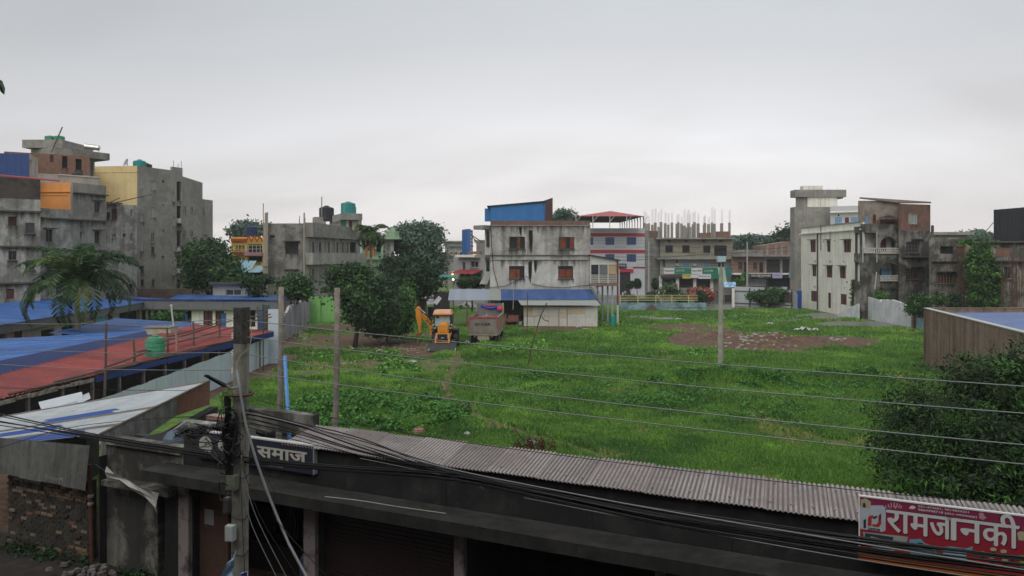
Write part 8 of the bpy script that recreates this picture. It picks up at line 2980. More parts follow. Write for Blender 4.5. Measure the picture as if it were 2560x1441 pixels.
def near_pole():
 Y0 = 13.5
 foot = P(597,800, Y0)
 foot.z = 0
 top = P(604,770, Y0)
 t = pole_c('utility_pole', 'old concrete utility pole with a charred top and tangled black cables beside the near shops', foot, top,.225,.19)
 MB().box((top.x, top.y, top.z - .32),(.2,.2,.66),-math.radians(24)).build('charred_top', mat('sooty concrete', '2e2c29',.9, stain='5b5953', stain_amt=.5, stain_scale=5), t)
 # insulators and four wires
 wr = SW(n_wire,-60,40)
 ends_l = [(0,799),(0,839),(0,862),(0,902)]
 at_p = [(588,799),(588,839),(588,882),(588,926)]
 rt = [[(900,831),(2100,936),(2560,965)],[(900,878),(2100,999),(2560,1033)],[(900,928),(2100,1070),(2560,1112)],[(900,968),(2100,1114),(2560,1160)]]
 names = ('topmost', 'second from the top', 'third from the top', 'lowest')
 for i in range(4):
  u0, z0 = wr.hit(*at_p[i])
  q = wr.pt(u0, z0)
  ins = thing('insulator', names[i] + ' white porcelain insulator on the near concrete pole', 'insulator', q, 'insulators on the near pole')
  MB().lathe(q + Vector((-.02,-.03,-.05)),[(.025,0),(.045,.01),(.03,.03),(.045,.05),(.03,.07),(.045,.09),(.02,.1)],10).build('porcelain', mat('white porcelain', 'c8c4b8',.3, var=.1), ins)
  MB().tube([q + Vector((.02,-.02,0)), q + Vector((.16,.02,0))],.012,5).build('pin', M_STEEL, ins)
  # fit a parabola through the pole point and the readings to the right, going on to the next pole
  pts = [(u0, z0)] + [wr.hit(*p) for p in rt[i]]
  us, zs = np.array([p[0] for p in pts]), np.array([p[1] for p in pts])
  c = np.polyfit(us, zs,2)
  off = z0 - np.polyval(c, u0)
  uu = np.linspace(u0, us[-1] + 2.5,60)
  line = [wr.pt(u, np.polyval(c, u) + off * max(0,1 - (u - u0) / 6)) for u in uu]
  ul, zl = wr.hit(*ends_l[i])
  left = [wr.pt(ul - 3 + (u0 - ul + 3) * k / 20, zl + (z0 - zl) * max(0,(-3 + (u0 - ul + 3) * k / 20)) / (u0 - ul) - .10 * math.sin(3.14 * k / 20)) for k in range(21)]
  o = MB().tube(left + line[1:],.0075,6, False).build('overhead_wire', M_WIRE, None, True)
  tag(o, names[i] + ' of the four bare wires strung along the near street', 'wire', 'bare wires along the near street')
 # stays and fittings on the pole
 q = P(610,800,13.3)
 o = MB().tube([P(628,798,13.3), P(629,840,13.3), P(624,870,13.3), P(600,890,13.3), P(592,910,13.3), P(590,935,13.3)],.009,5).build('loose_wire', mat('yellowish wire', 'a59c78',.6))
 tag(o, 'yellowish loose wire curling down the near concrete pole', 'wire')
 for x, y0, y1, m, lb in ((565,1190,1226, mat('grey green meter box', '656c5c',.7, var=.15, stain='4a4f43', stain_amt=.5, stain_scale=5), 'grey green meter box'),(559,1246,1284, M_SHL, 'flat pale box'),(563,1316,1354, mat('white meter box', 'a9adac',.5, var=.05), 'white meter box')):
  a = P(x, y1,13.25)
  b = P(x + (27 if y0 < 1200 else 14 if y0 < 1300 else 22), y0,13.25)
  o = thing('meter_box', lb + ' strapped to the near concrete pole' + (' lowest of the boxes' if y0 > 1300 else ''), 'meter box', a)
  mb = MB()
  mb.box(((a.x + b.x) / 2,13.3,(a.z + b.z) / 2),(b.x - a.x,.12, b.z - a.z),-.2)
  bx_ = mb.build('case', m, o)
  MB().box(((a.x + b.x) / 2,13.235,(a.z + b.z) / 2),((b.x - a.x) * .8,.012,(b.z - a.z) * .85),-.2).build('cover', m, o)
 for z in (1.2,2.6,3.25,4.0):
  x = foot.x + (top.x - foot.x) * z / top.z
  mb = MB()
  mb.tube([(x + .14 * math.cos(a), Y0 + .14 * math.sin(a), z + .03 * math.sin(a * 2)) for a in np.linspace(0,6.283,14)],.012,4, False)
  mb.build('binding_cable', M_CAB, t)
 # street lamp arm
 la = thing('street_lamp', 'dark street lamp head on a short arm reaching left from the near pole', 'street lamp', P(590,975,13.4))
 MB().tube([P(600,968,13.4), P(578,972,13.2), P(560,962,13.1)],.025,7).build('arm', M_STEEL, la)
 a, b = P(562,964,13.1), P(517,937,12.6)
 d = (b - a).normalized()
 s = d.cross(Vector((0,0,1))).normalized()
 mb = MB()
 mb.hexa([a - s * .04 - Vector((0,0,.03)), a + s * .04 - Vector((0,0,.03)), b + s * .06 - Vector((0,0,.03)), b - s * .06 - Vector((0,0,.03)), a - s * .03 + Vector((0,0,.03)), a + s * .03 + Vector((0,0,.03)), b + s * .03, b - s * .03])
 mb.build('lamp_head', mat('dark lamp casing', '252a33',.5), la)
 # rusty clamp ring
 MB().tube([(foot.x + .05 + .2 * math.cos(a), Y0 + .2 * math.sin(a), P(0,985,13.5).z) for a in np.linspace(0,6.283,12)],.03,5, False).build('rusty_clamp', M_RUST, t)
 # thick grey service cable hanging down
 o = MB().tube([P(592,925,13.25), P(600,980,13.2), P(614,1060,13.1), P(640,1150,13.0), P(668,1230,12.9), P(692,1290,12.8), P(722,1360,12.6), P(765,1440,12.3), P(800,1500,12.1), P(850,1570,11.8)],.024,8).build('service_cable', M_WHC, None, True)
 tag(o, 'thick grey service cable curving down from the near pole across the open shop', 'cable')
 # bundles running along the street to the right
 rnd = random.Random(4)
 k = 0
 wr2 = SW(n_wire - .15,-60,40)
 up = wr2.hit(598,1000)[0]
 for i in range(11):
  y0 = 1030 + rnd.uniform(-14,16) if i % 4 else 1052 + rnd.uniform(0,14)
  y2 = 1187 + rnd.uniform(-16,14)
  y3 = 1300 + (rnd.uniform(-34,16) if i < 11 else rnd.uniform(-6,40))
  y4 = 1412 + (rnd.uniform(-26,22) if i < 11 else rnd.uniform(10,50))
  off = rnd.uniform(-.12,.12)
  wq = SW(n_wire + off,-60,40)
  P_ = [wq.hit(x, y) for x, y in ((600, y0),(740, y0 + 34 + rnd.uniform(-7,7)),(900, y0 + 82 + rnd.uniform(-10,8)),(1130, y2),(1600, y3 - 14),(2150,(y3 + y4) / 2 + 6),(2560, y4))]
  us, zs = np.array([p[0] for p in P_]), np.array([p[1] for p in P_])
  uu = np.linspace(us[0], us[-1] + 1.6,70)
  line = [wq.pt(u, z) for u, z in zip(uu, smooth(uu, us, zs))]
  line[0] = Vector((foot.x + .1, Y0 - .12, wq.hit(600, y0)[1]))
  o = MB().tube(line, rnd.choice((.007,.009,.011,.014)),5, False).build('street_cable', M_CAB if i not in (5,) else M_WHC, None, True)
  tag(o, 'black cable of the bundle sagging from the near pole across the shop parapet' if i != 5 else 'thin pale cable among the black bundle along the shop parapet', 'cable', 'black cables along the near street' if i != 5 else None)
 # second bundle nearly level, from the left edge past the pole
 for i in range(7):
  off = rnd.uniform(-.1,.1)
  wq = SW(n_wire + off,-60,40)
  j = rnd.uniform(-9,9)
  P_ = [wq.hit(x, y + j * f) for x, y, f in ((0,1046 + (i % 3) * 6,1.4),(220,1090,.8),(420,1122,.8),(600,1150,.8),(850,1172,.8),(1130,1188,1.0),(1650,1300,1.5),(2200,1385,2),(2560,1430,2.4))]
  us, zs = np.array([p[0] for p in P_]), np.array([p[1] for p in P_])
  uu = np.linspace(us[0] - 2, us[-1] + .8,90)
  line = [wq.pt(u, z) for u, z in zip(uu, smooth(uu, us, zs))]
  o = MB().tube(line, rnd.choice((.008,.011,.015)),5, False).build('street_cable', M_CAB, None, True)
  tag(o, 'black cable of the bundle crossing from the patchwork roof past the near pole', 'cable', 'black cables crossing past the near pole')
 # low thin drop wires
 for i,(pts, r, m, lb) in enumerate((
   ([(604,1185),(625,1300),(690,1441),(720,1500)],.007, M_WHC, 'leftmost thin wire hanging down in front of the dark shop'),
   ([(606,1180),(640,1290),(715,1441),(750,1500)],.007, M_WHC, 'thin wire hanging second from the pole before the dark shop'),
   ([(608,1170),(650,1290),(735,1430),(780,1500)],.006, M_CAB, 'dark thin wire beside the thick grey cable'),
   ([(690,1300),(755,1375),(825,1450)],.007, M_CAB, 'thin black wire crossing the pinkish pillar'),
   ([(600,1160),(606,1300),(612,1441)],.006, M_CAB, 'thin wire hanging straight along the near pole'),
   ([(640,1130),(665,1190),(700,1250)],.006, M_CAB, 'short loose wire under the dark blue sign'),
   ([(812,1242),(900,1252),(1000,1268),(1115,1284)],.008, mat('whitish cord', 'a5a294',.7), 'whitish cord lying along the shop canopy edge'),
   ([(900,1146),(1150,1198),(1210,1222)],.006, M_WHC, 'short pale wire above the shop parapet'),
   ([(1310,1245),(1700,1320),(2150,1400),(2560,1461)],.008, M_WHC, 'long pale wire running lowest along the shop parapet'),
   ([(640,1000),(1000,1080),(1450,1145),(2130,1225),(2560,1262)],.006, M_CAB, 'thin dark wire running just above the back edge of the cement sheet roof'),
   ([(0,970),(260,975),(560,978)],.005, M_CAB, 'hair-thin wire above the patchwork tin roof'),
   ([(0,1120),(200,1065),(500,1040)],.006, M_CAB, 'thin wire drooping over the patchwork tin roof'))):
  L_ = [P(x, y,12.8 + (1.0 if i in (10,11) else 0) - (x - 600) * .0012 * (1 if x > 600 else 0) * (1.6 if i in (8,7,9) else 1)) for x, y in pts]
  # smooth
  S = []
  for k in range(len(L_) - 1):
   for j in range(8):
    f = j / 8
    p0, p1, p2, p3 = L_[max(k - 1,0)], L_[k], L_[k + 1], L_[min(k + 2, len(L_) - 1)]
    S.append(.5 * ((2 * p1) + (p2 - p0) * f + (2 * p0 - 5 * p1 + 4 * p2 - p3) * f * f + (3 * p1 - p0 - 3 * p2 + p3) * f ** 3))
  S.append(L_[-1])
  tag(MB().tube(S, r,5, False).build('thin_wire', m, None, True), lb, 'wire')
 # tangle round the pole
 mb = MB()
 for i in range(36):
  zc = rnd.gauss(P(0,1090,13.4).z,.33)
  a0 = rnd.uniform(0,6.28)
  R = rnd.uniform(.04,.14) * (1.8 if rnd.random() < .12 else 1)
  cx, cy2 = foot.x + rnd.gauss(-.08,.07), Y0 - rnd.uniform(.14,.3)
  n = 12
  tilt = rnd.uniform(-1,1)
  mb.tube([(cx + R * math.cos(a0 + 6 * k / n) * .8, cy2 + .06 * math.sin(k), zc + R * 1.2 * math.sin(a0 + 6 * k / n) + tilt * .1 * math.cos(k)) for k in range(n)], rnd.choice((.006,.009,.012)),4, False)
 for i in range(30):
  x = foot.x + rnd.gauss(-.13,.035)
  z0 = P(0,1000,13.4).z + rnd.uniform(-.1,.1)
  mb.tube([(x, Y0 - .2, z0),(x + rnd.uniform(-.05,.05), Y0 - .24, z0 - .7),(x + rnd.uniform(-.05,.08), Y0 - .2, z0 - rnd.uniform(1.2,1.6))],.012,4, False)
 # sprays to the left of the pole
 for i in range(13):
  p0 = P(rnd.uniform(575,600), rnd.uniform(1020,1150),13.3)
  p1 = P(rnd.uniform(455,540), rnd.uniform(1055,1125),13.6)
  m_ = p0.lerp(p1,.5) + Vector((0,0, rnd.uniform(-.22,.14)))
  mb.tube([p0, p0.lerp(m_,.6) + Vector((0,0, rnd.uniform(-.05,.05))), m_, m_.lerp(p1,.5), p1], rnd.choice((.006,.009)),4, False)
 for cx, cy3, R0 in ((470,1085,.16),(505,1075,.14)):
  for i in range(16):
   c = P(cx + rnd.uniform(-14,14), cy3 + rnd.uniform(-8,8),13.6)
   R = R0 * rnd.uniform(.5,1.2)
   mb.tube([c + Vector((R * math.cos(k * .55),.02 * math.sin(k), R * .45 * math.sin(k * .55 + i))) for k in range(12)],.008,4, False)
 o = mb.build('cable_tangle', M_CAB)
 tag(o, 'dense black tangle of cable loops on the near concrete pole', 'cable tangle', kind='stuff')
 # splice closures and a junction dish
 for (x0, y0, x1, y1, r, Y, m, lb) in ((530,1066,553,1073,.05,13.4, M_CAB, 'black cable splice closure left of the near pole'),(640,1078,665,1088,.045,13.3, M_CAB, 'black cable splice closure right of the near pole'),
           (455,1068,470,1072,.05,13.7, M_CAB, 'black splice closure nearest the patchwork roof')):
  a, b = P(x0, y0, Y), P(x1, y1, Y)
  tag(MB().lathe(a,[(.01,0),(r,.02),(r,(b - a).length - .02),(.01,(b - a).length)],10, b - a).build('splice_closure', m, None, True), lb, 'splice closure')
 q = P(433,1100,15.6)
 t2 = thing('wall_lamp', 'bluish grey lamp hood under the cable spray at the left end of the dark sign', 'lamp', q)
 MB().lathe(q,[(.2,0),(.19,.05),(.12,.16),(.05,.2)],14).build('hood', mat('bluish lamp hood', '5c6c80',.5, stain='2b333e', stain_amt=.5, stain_scale=8), t2)
 MB().tube([q + Vector((0,0,.2)), q + Vector((.1,.3,.3))],.02,5).build('bracket', M_STEEL, t2)
 # torn blue banner and small sign at the pole foot
 t3 = thing('torn_banner', 'torn pale blue cloth banner tied low on the near concrete pole', 'banner', P(570,1441,13.2))
 pts = [(588,1370),(582,1395),(566,1410),(552,1441),(540,1470)]
 rts = [(590,1378),(586,1410),(582,1438),(574,1450),(572,1478)]
 V = []
 for k,(p, q) in enumerate(zip(pts, rts)):
  for j in range(4):
   f = j / 3
   V.append(P(p[0] + (q[0] - p[0]) * f, p[1] + (q[1] - p[1]) * f,13.15 + .05 * math.sin(k * 2 + j * 1.8)))
 MB().add(V,[(k * 4 + j, k * 4 + j + 1, k * 4 + j + 5, k * 4 + j + 4) for k in range(4) for j in range(3)]).build('cloth', mat('pale blue cloth', '8ea3b5',.7, stain='5f7d9c', stain_amt=.7, stain_scale=9), t3)
 w = WP(603,12.9,622,12.9)
 t4 = thing('small_board', 'small royal blue board with a white border at the foot of the near pole', 'sign board', P(612,1460,12.9))
 mb = MB()
 p = [P(603,1434,12.9), P(619,1428,12.9), P(619,1475,12.9), P(603,1475,12.9)]
 mb.hexa([p[3], p[2], p[2] + Vector((0,.02,0)), p[3] + Vector((0,.02,0)), p[0], p[1], p[1] + Vector((0,.02,0)), p[0] + Vector((0,.02,0))])
 mb.build('panel', mat('royal blue board', '2a3a86',.5), t4)
 MB().tube([p[0], p[1], p[2]],.008,4).build('border', M_PW, t4)
n_wire = 10.3
near_pole()
def field_poles():
 # two tall bare wooden posts and a blue pipe behind the shops
 for (xt, yt, xb, Y, r, lb) in ((703,718,690,20.3,.08, 'tall bare wooden post left of the blue pipe'),(843,720,829,19.6,.08, 'tall bare wooden post rising behind the end of the cement sheet roof')):
  top = P(xt, yt, Y)
  foot = P(xb,1100, Y)
  foot.z = 0
  mid = foot.lerp(top,.55) + Vector((.03,0,0))
  o = MB().tube([foot, foot.lerp(mid,.5) + Vector((-.02,0,0)), mid, mid.lerp(top,.5) + Vector((.015,0,0)), top],[r * 1.15, r * 1.08, r, r * .97, r * .92],9).build('wooden_post', M_WOODP, None, True)
  tag(o, lb, 'post')
 top, foot = P(712,890,20), P(722,1060,20)
 foot.z = 0
 foot.x = top.x + (P(721,1048,20).x - top.x) * (top.z / (top.z - P(0,1048,20).z))
 o = MB().tube([foot, top],.05,12).build('blue_pipe', mat('sky blue plastic pipe', '4c86c6',.4, var=.05), None, True)
 tag(o, 'sky blue plastic pipe standing between the two bare wooden posts', 'pipe')
 # concrete pole in the field
 g = Gh(1801,932)
 top = P(1803,668, g.y)
 t = pole_c('field_pole', 'slim grey concrete pole standing alone in the green field', g - Vector((0,0,.2)), top,.33,.24, mat('pale concrete pole', '9a978c',.85, var=.12, stain='7a776d', stain_amt=.5, stain_scale=2))
 p0, p1 = P(1793,655, g.y), P(1813,641, g.y)
 MB().box(((p0.x + p1.x) / 2, g.y,(p0.z + p1.z) / 2),(p1.x - p0.x,.35, p1.z - p0.z)).build('lamp_box', mat('pale blue lamp box', 'a8bcc2',.5), t)
 MB().tube([top, P(1803,655, g.y)],.035,6).build('box_stem', M_STEEL, t)
 # leaning sticks
 g = Gh(1318,922)
 o = MB().tube([g, P(1328,875, g.y), P(1341,825, g.y), P(1352,790, g.y), P(1367,758, g.y)],[.05,.05,.045,.05,.045],6).build('leaning_stick', mat('dark stick', '4b4137',.9))
 tag(o, 'dark leaning stick with a forked side twig in front of the white shed', 'stick')
 o2 = MB().tube([P(1354,792, g.y), P(1360,800, g.y), P(1372,804, g.y)],.03,5).build('twig', mat('dark stick'), o)
 mb = MB()
 for i in range(10):
  a = i * 1.1
  c = P(1345,827, g.y)
  mb.tube([c + Vector((.15 * math.cos(a),-.1,.12 * math.sin(a * 1.7))), c + Vector((.28 * math.cos(a + .6),-.15,.2 * math.sin(a + 1)))],.03,4)
 mb.build('tied_rag', mat('pale brown rag', '8a6a55',.9, var=.2), o)
 g = Gh(1317,838)
 tag(MB().tube([g, P(1318,800, g.y), P(1319,731, g.y)],.05,6).build('iron_rod', M_RUST), 'thin rusty rod standing upright in front of the blue lean-to roof', 'rod')
 g = Gh(1283,1100)
 # far street wires and poles
 for i,(x, yt, Y, lb) in enumerate(((1868,605,140, 'white and grey street pole before the unfinished brick building'),(1622,604,143, 'street pole at the corner of the clad building'),(1803,640,141, 'far street pole behind the slim field pole'))):
  q = P(x, yt, Y)
  if i == 2:
   continue
  t = thing('street_pole', lb, 'pole',(q.x, Y,0))
  MB().tube([(q.x, Y,0), q],[.17,.12],8).build('shaft', mat('whitish street pole', 'a5a49f',.7), t)
  MB().box((q.x, Y, q.z - 2.6),(2.2,.1,.12)).build('crossarm', M_STEEL, t)
 wires = [((1480,642,140),(1868,632,140)),((1480,656,140),(1868,622,140)),((1480,668,140),(2005,655,140)),((1600,628,141),(2003,628,141)),((1622,612,143),(1868,618,140)),((1622,622,143),(1868,640,140)),
    ((1622,640,143),(1868,662,140)),((1622,676,143),(1868,668,140)),((1868,622,140),(2002,612,130)),((1868,640,140),(2002,640,130)),((1868,668,140),(2002,662,130)),
    ((1095,602,140),(1222,603,140)),((1095,648,140),(1215,652,140)),((1095,655,140),(1215,640,140)),((1010,601,150),(1110,602,150)),((1095,632,138),(1215,628,138))]
 for i,(a, b) in enumerate(wires):
  o = MB().tube(curve_pts(P(*a), P(*b),.35,12),.03,4, False).build('far_wire', M_DFRAME)
  tag(o, 'thin dark wire strung along the far street', 'wire', 'wires along the far street')
field_poles()
# ------------------------------------------------------------------ rubble, slabs, litter
def chunk(mb, c, s, rnd):
 x, y, z = c
 a = rnd.uniform(0,3.14)
 mb.box((x, y, z),(s * rnd.uniform(.6,1.4), s * rnd.uniform(.5,1), s * rnd.uniform(.25,.6)), a, rnd.uniform(.55,.95))
def litter():
 rnd = random.Random(12)
 MR1 = mat('broken brick pieces', '8a6b5c',.9, var=.3, scale=5, stain='a49a8c', stain_amt=.6, stain_scale=2.5)
 MR2 = mat('pale rubble', 'a39f95',.9, var=.2, scale=6, stain='7c7468', stain_amt=.5, stain_scale=3)
 for (cx, cy_, rx, ry, n, s, m, lb) in ((740,828,38,22,90,.32, MR2, 'pale rubble spilling from the broken white wall'),(885,893,45,10,90,.22, MR1, 'brick rubble patch right of the bare wooden posts'),
           (800,905,70,14,60,.18, MR2, 'scattered pale rubble between the wooden posts'),(1000,868,90,16,110,.2, MR1, 'brick rubble strewn left of the backhoe loader'),
           (1885,866,85,10,80,.24, MR2, 'pale rubble along the soil mound in the field'),(1830,846,120,14,60,.2, MR1, 'brownish rubble on the soil mound'),(2075,850,40,5,30,.24, MR2, 'pale rubble at the right end of the soil mound'),
           (1700,826,60,5,40,.2, MR1, 'small rubble left of the soil mound'),(820,960,160,50,90,.09, MR2, 'small bits of litter in the grass behind the tin fence'),(1130,1000,60,60,50,.08, MR1, 'small stones along the trodden path')):
  mb = MB()
  for i in range(n):
   px, py = cx + rnd.gauss(0,.5) * rx, cy_ + rnd.gauss(0,.5) * ry
   g = Gh(px, max(py,780))
   chunk(mb,(g.x, g.y, g.z + .03), s, rnd)
  o = mb.build('rubble', m)
  tag(o, lb, 'rubble', kind='stuff')
 # white rag / plastic pieces
 MPl = mat('white plastic litter', 'b7b7b2',.6, var=.1)
 def rag(px, py, w_, h_, lb, m=MPl, name='plastic_sheet'):
  g = Gh(px, py)
  V, n = [],6
  r2 = random.Random(px)
  for i in range(n + 1):
   for j in range(4):
    V.append((g.x + (i / n - .5) * w_ + r2.uniform(-.06,.06) * w_, g.y + (j / 3 - .5) * w_ * .6, g.z + .04 + h_ * abs(math.sin(i * 1.7 + j * 2.1 + px)) * (1 - abs(i / n - .5))))
  o = MB().add(V,[(i * 4 + j, i * 4 + j + 1, i * 4 + j + 5, i * 4 + j + 4) for i in range(n) for j in range(3)]).build(name, m)
  tag(o, lb, 'litter')
 rag(1167,862,.5,.45, 'crumpled white piece between the backhoe loader and the tipper truck')
 rag(1465,825,1.0,.2, 'white scrap lying before the middle of the white shed')
 rag(1447,822,.5,.3, 'small white scrap left of a larger one before the white shed')
 rag(2010,830,1.8,.5, 'heap of white plastic bags on the soil mound')
 rag(2038,832,.8,.5, 'single white plastic bag right of the heap on the soil mound')
 rag(1925,813,.8,.35, 'white bag in the grass beyond the soil mound')
 rag(1698,801,1.2,.25, 'whitish scrap on the grass right of the low garden wall')
 rag(1838,793,.8,.2, 'white scrap in the grass right of the slim field pole')
 rag(1610,794,1.2,.15, 'pale scrap in front of the soil heap')
 rag(1078,750,1.6,.9, 'crumpled white sheet behind the backhoe loader beside the brick wall')
 rag(1168,772,2.8,1.1, 'grey plastic sheeting heaped left of the tipper truck', mat('grey plastic sheeting', '9a9c9c',.5, var=.15))
 rag(1030,905,.7,.15, 'pale scrap in front of the backhoe bucket')
 rag(950,880,.6,.2, 'whitish scrap in the rubble left of the loader')
 rag(768,945,.45,.2, 'white scrap in the grass between the wooden posts')
 # leaning white board and blue drum
 p = [P(1082,757,98), P(1097,741,100), P(1104,747,100), P(1092,764,97)]
 o = MB().hexa([q for q in p] + [q + Vector((0,0,.06)) for q in p]).build('white_board', MPl)
 tag(o, 'flat white board lying behind the backhoe loader', 'board')
 g = G(1077,768)
 q = P(1077,749,96)
 t = thing('blue_drum', 'dark blue drum beside the flat white board', 'drum',(q.x,96,0))
 MB().lathe((q.x,96,0),[(.38,0),(.4,.4),(.38,.42),(.4,.9),(.38,1.35),(.3,1.4)],14).build('drum_body', mat('navy drum', '22305c',.5), t)
 MB().tube([(q.x,96,1.35),(q.x,96,2.2)],.03).build('pipe', M_WFRAME, t)
 # concrete slabs on the ground
 for i,(pts, z, lb) in enumerate((([(1862,773),(1975,770),(2000,777),(1880,779)],.18, 'pale concrete slab in the grass before the white sheet fence'),([(1560,789),(1800,793),(1870,800),(1560,797)],.05, 'thin strip of concrete across the grass'))):
  q = [G(x, y,0) for x, y in pts]
  o = MB().prism([(v.x, v.y) for v in q],-.05, z).build('concrete_slab', mat('pale wet slab', '8c8f88',.5, var=.12, stain='6d6f66', stain_amt=.5))
  tag(o, lb, 'slab')
 # broken white wall and green wall, centre left
 w = WP(704,67.5,772,90)
 t = thing('broken_wall', 'broken whitish boundary wall with a crumbled brick edge next to the green wall', 'wall', w.pt(w.L / 2,0))
 MBW2 = mat('peeling lilac white plaster', 'aaa9ab',.9, stain='8584a0', stain_amt=.4, stain_scale=.4, streak=.5, streak_col='6c6c6e', var=.08)
 mb = MB()
 n = 26
 z1 = 3.0
 top = [min(z1,2.05 + i * .13 + .12 * math.sin(i * 2.4)) if i < 7 else z1 + .05 * math.sin(i * 1.9) for i in range(n + 1)]
 for i in range(n):
  a_, c_ = w.L * i / n, w.L * (i + 1) / n
  mb.hexa([w.pt(a_,0,0), w.pt(c_,0,0), w.pt(c_,0,-.25), w.pt(a_,0,-.25), w.pt(a_, top[i],0), w.pt(c_, top[i + 1],0), w.pt(c_, top[i + 1],-.25), w.pt(a_, top[i],-.25)])
 mb.build('plaster_wall', MBW2, t)
 for u in (w.L * .25, w.L * .42, w.L * .6, w.L * .8, w.L * .97):
  w.box(MB(), u - .22, u + .22,0,2.95,.003,.18).build('pier', MBW2, t)
 rr = random.Random(3)
 for k in range(16):
  u = -.1 + (k * .37) % 1.2
  w.box(MB(), u * 2.0, u * 2.0 + .35,1.2 + (k * .13) % 1.0 + u * .6,1.29 + (k * .13) % 1.0 + u * .6,-.3,.05 + .03 * (k % 3)).build('brick', M_BRICK, t)
 w.box(MB(),-.4,2.4,0,1.0,.02,.06).build('plaster_patch', mat('pinkish plaster patch', 'a08a80',.9, var=.1), t)
 w = WP(772,90,875,90)
 M_GW = mat('bright green plaster', '7bb263',.85, stain='6a9c58', stain_amt=.4, streak=.25, streak_col='566f48', var=.06)
 t = thing('green_wall', 'bright green plastered wall with small vents at the foot of the verandah building', 'wall', w.pt(w.L / 2,0))
 wall_with(t, w,0, w.L,0,3.02,[(1196,948,1210,972, 'D'),(1243,953,1258,975, 'D'),(1262,953,1278,975, 'D')], M_GW, c2)
 u = uat(w,1222, c2)
 w.box(MB(), u - .3, u + .3,0,3.0,.003,.2).build('pier', M_GW, t)
 # brick lumps, dead branches behind the near roof
 for x, y, s, m, lb in ((1047,1094,.30, M_BRICK, 'broken brick lump in the weeds just behind the near roof'),(1168,1092,.2, MR2, 'grey stone in the weeds behind the near roof')):
  g = Gh(x, y)
  V = []
  mb = MB()
  mb.lathe(g + Vector((0,0,-.1)),[(s * .8,0),(s, s * .5),(s * .85, s * 1.0),(s * .35, s * 1.3)],7)
  tag(mb.build('rock', m), lb, 'rock')
 g = Gh(1340,1135)
 t = thing('dead_branches', 'heap of dead reddish brown branches behind the near roof', 'branches', g)
 mb = MB()
 for i in range(130):
  a = G(rnd.gauss(1345,38), rnd.gauss(1132,7))
  d = Vector((rnd.uniform(-.4,.4), rnd.uniform(-.2,.2), rnd.uniform(.05,.5)))
  a.z = rnd.uniform(.02,.32) * max(.2,1 - abs(a.x - .72) / 1.6)
  mb.tube([a, a + d * .5 + Vector((0,0,.05)), a + d],.008,4, False)
 mb.build('twigs', mat('dark dead twigs', '37281f',.9, var=.3), t)
 C = []
 for _ in range(1300):
  gx = rnd.gauss(1345,38)
  q = G(gx, rnd.gauss(1132,7),0)
  C.append((q.x, q.y, rnd.uniform(.03,.5) * math.exp(-((gx - 1335) / 55) ** 2) * (.7 + .5 * math.sin(gx * .21)) + .03))
 C = np.array(C)
 np_mesh('dead_leaves', leaf_quads(C,.05,.3,.6),4,[leafmat('dead leaves', '55281a', '6d3a22'), leafmat('dark dead leaves', '2f1c14', '43281b')], t, rng.integers(0,2,1300))
 a = Gh(1310,1120)
 o = MB().tube([a + Vector((0,0,.3)), P(1295,1085, a.y), P(1281,1058, a.y)],[.03,.022,.01],5).build('dead_stick', mat('dark dead twigs'))
 tag(o, 'bare stick rising from the heap of dead branches', 'stick')
 g = Gh(1330,1125)
 rag(1328,1118,.5,.35, 'crumpled white plastic on the heap of dead branches')
 # rubbish pile, bottom left
 mb = MB()
 for i in range(60):
  q = SW(12.3).pt(SW(12.3).hit(rnd.gauss(235,28),1420)[0],0, rnd.uniform(-.3,.5))
  chunk(mb,(q.x, q.y, rnd.uniform(.02,.32)),.16, rnd)
 tag(mb.build('rubbish_heap', mat('mixed rubbish', '6f6a66',.9, var=.4, scale=7, stain='4f3b3f', stain_amt=.6, stain_scale=4)), 'heap of broken pieces at the foot of the alley post', 'rubbish', kind='stuff')
 C = []
 for cx in (50,120,200,330,350):
  for k in range(260):
   w_ = SW(12.75)
   q = w_.pt(w_.hit(rnd.gauss(cx,22),1430)[0],0, rnd.gauss(0,.15))
   C.append((q.x, q.y, abs(rnd.gauss(.05,.12))))
 o = np_mesh('street_weeds', leaf_quads(np.array(C),.05,.5,.6),4, LD, None, rng.integers(0,2, len(C)))
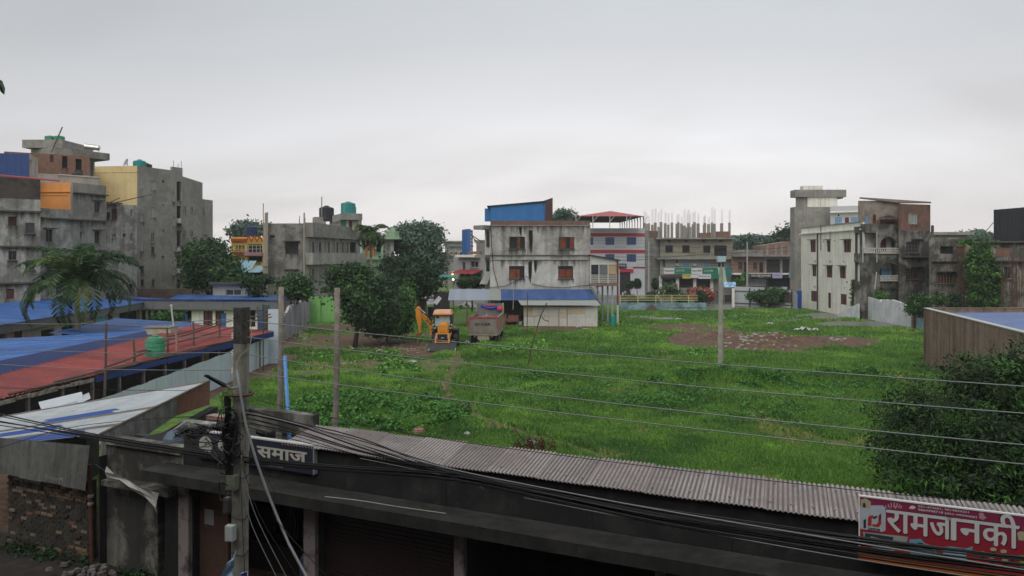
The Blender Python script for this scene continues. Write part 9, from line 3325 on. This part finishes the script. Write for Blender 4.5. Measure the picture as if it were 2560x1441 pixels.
 tag(o, 'dark weeds at the foot of the brick and plaster walls', 'weeds', kind='stuff')
 # twig with a leaf near the lens at the left edge
 t = thing('leafy_twig', 'single green leaf on a twig poking in at the left edge high up', 'leaf', P(-20,215,2.4))
 V = [P(-6,196,2.4), P(6,203,2.41), P(13,222,2.4), P(11,238,2.38), P(2,230,2.38), P(-6,215,2.39)]
 mb = MB()
 c = P(3,216,2.37)
 mb.add(V + [c],[(i,(i + 1) % 6,6) for i in range(6)])
 mb.build('leaf', leafmat('backlit leaf', '2f5a2a', '41702f'), t)
 MB().tube([P(-60,190,2.5), P(-20,192,2.45), P(-5,197,2.4)],.003,5).build('twig', M_BAMB, t)
litter()
# ------------------------------------------------------------------ air
def haze():
 mb = MB()
 mb.box((0,108,13.5),(520,440,31))
 m, N, L = mat_new('rain haze')
 out = N.new('ShaderNodeOutputMaterial')
 v = N.new('ShaderNodeVolumePrincipled')
 v.inputs['Color'].default_value = (.86,.87,.90,1)
 v.inputs['Density'].default_value = HAZE
 L.new(v.outputs[0], out.inputs['Volume'])
 o = mb.build('haze', m)
 tag(o, 'thin rain haze over the whole place', 'haze', kind='stuff')
HAZE = 0.0004
haze()
def own_side():
 """the house the picture is taken from, on the near side of the street: it shades the shops"""
 w = Wall(NN * -1.3 + UU * 26, NN * -1.3 - UU * 26)
 t = thing('viewpoint_house', 'long rendered house on the near side of the street, facing the dark shops', 'building', w.pt(w.L / 2,0))
 MV = mat('viewpoint house render', '6f6a62',.9, stain='4d4a44', stain_amt=.6, streak=.4)
 hs = []
 for k in range(12):
  for z in (1.0,4.4,7.6,10.8):
   u = 2.2 + k * 4.2
   hs.append((u, u + 1.6, z, z + 1.5))
 facade(w,0, w.L,0,13.5, hs, MV, t)
 for h in hs:
  window(w, h, 'B', t)
 back = [w.pt(0,0,-.31), w.pt(w.L,0,-.31), w.pt(w.L,0,-9), w.pt(0,0,-9)]
 body(t, back,0,13.2, MV)
 ledge(t, w,0, w.L,3.6,.15,.5, MV, 'floor_band')
own_side()
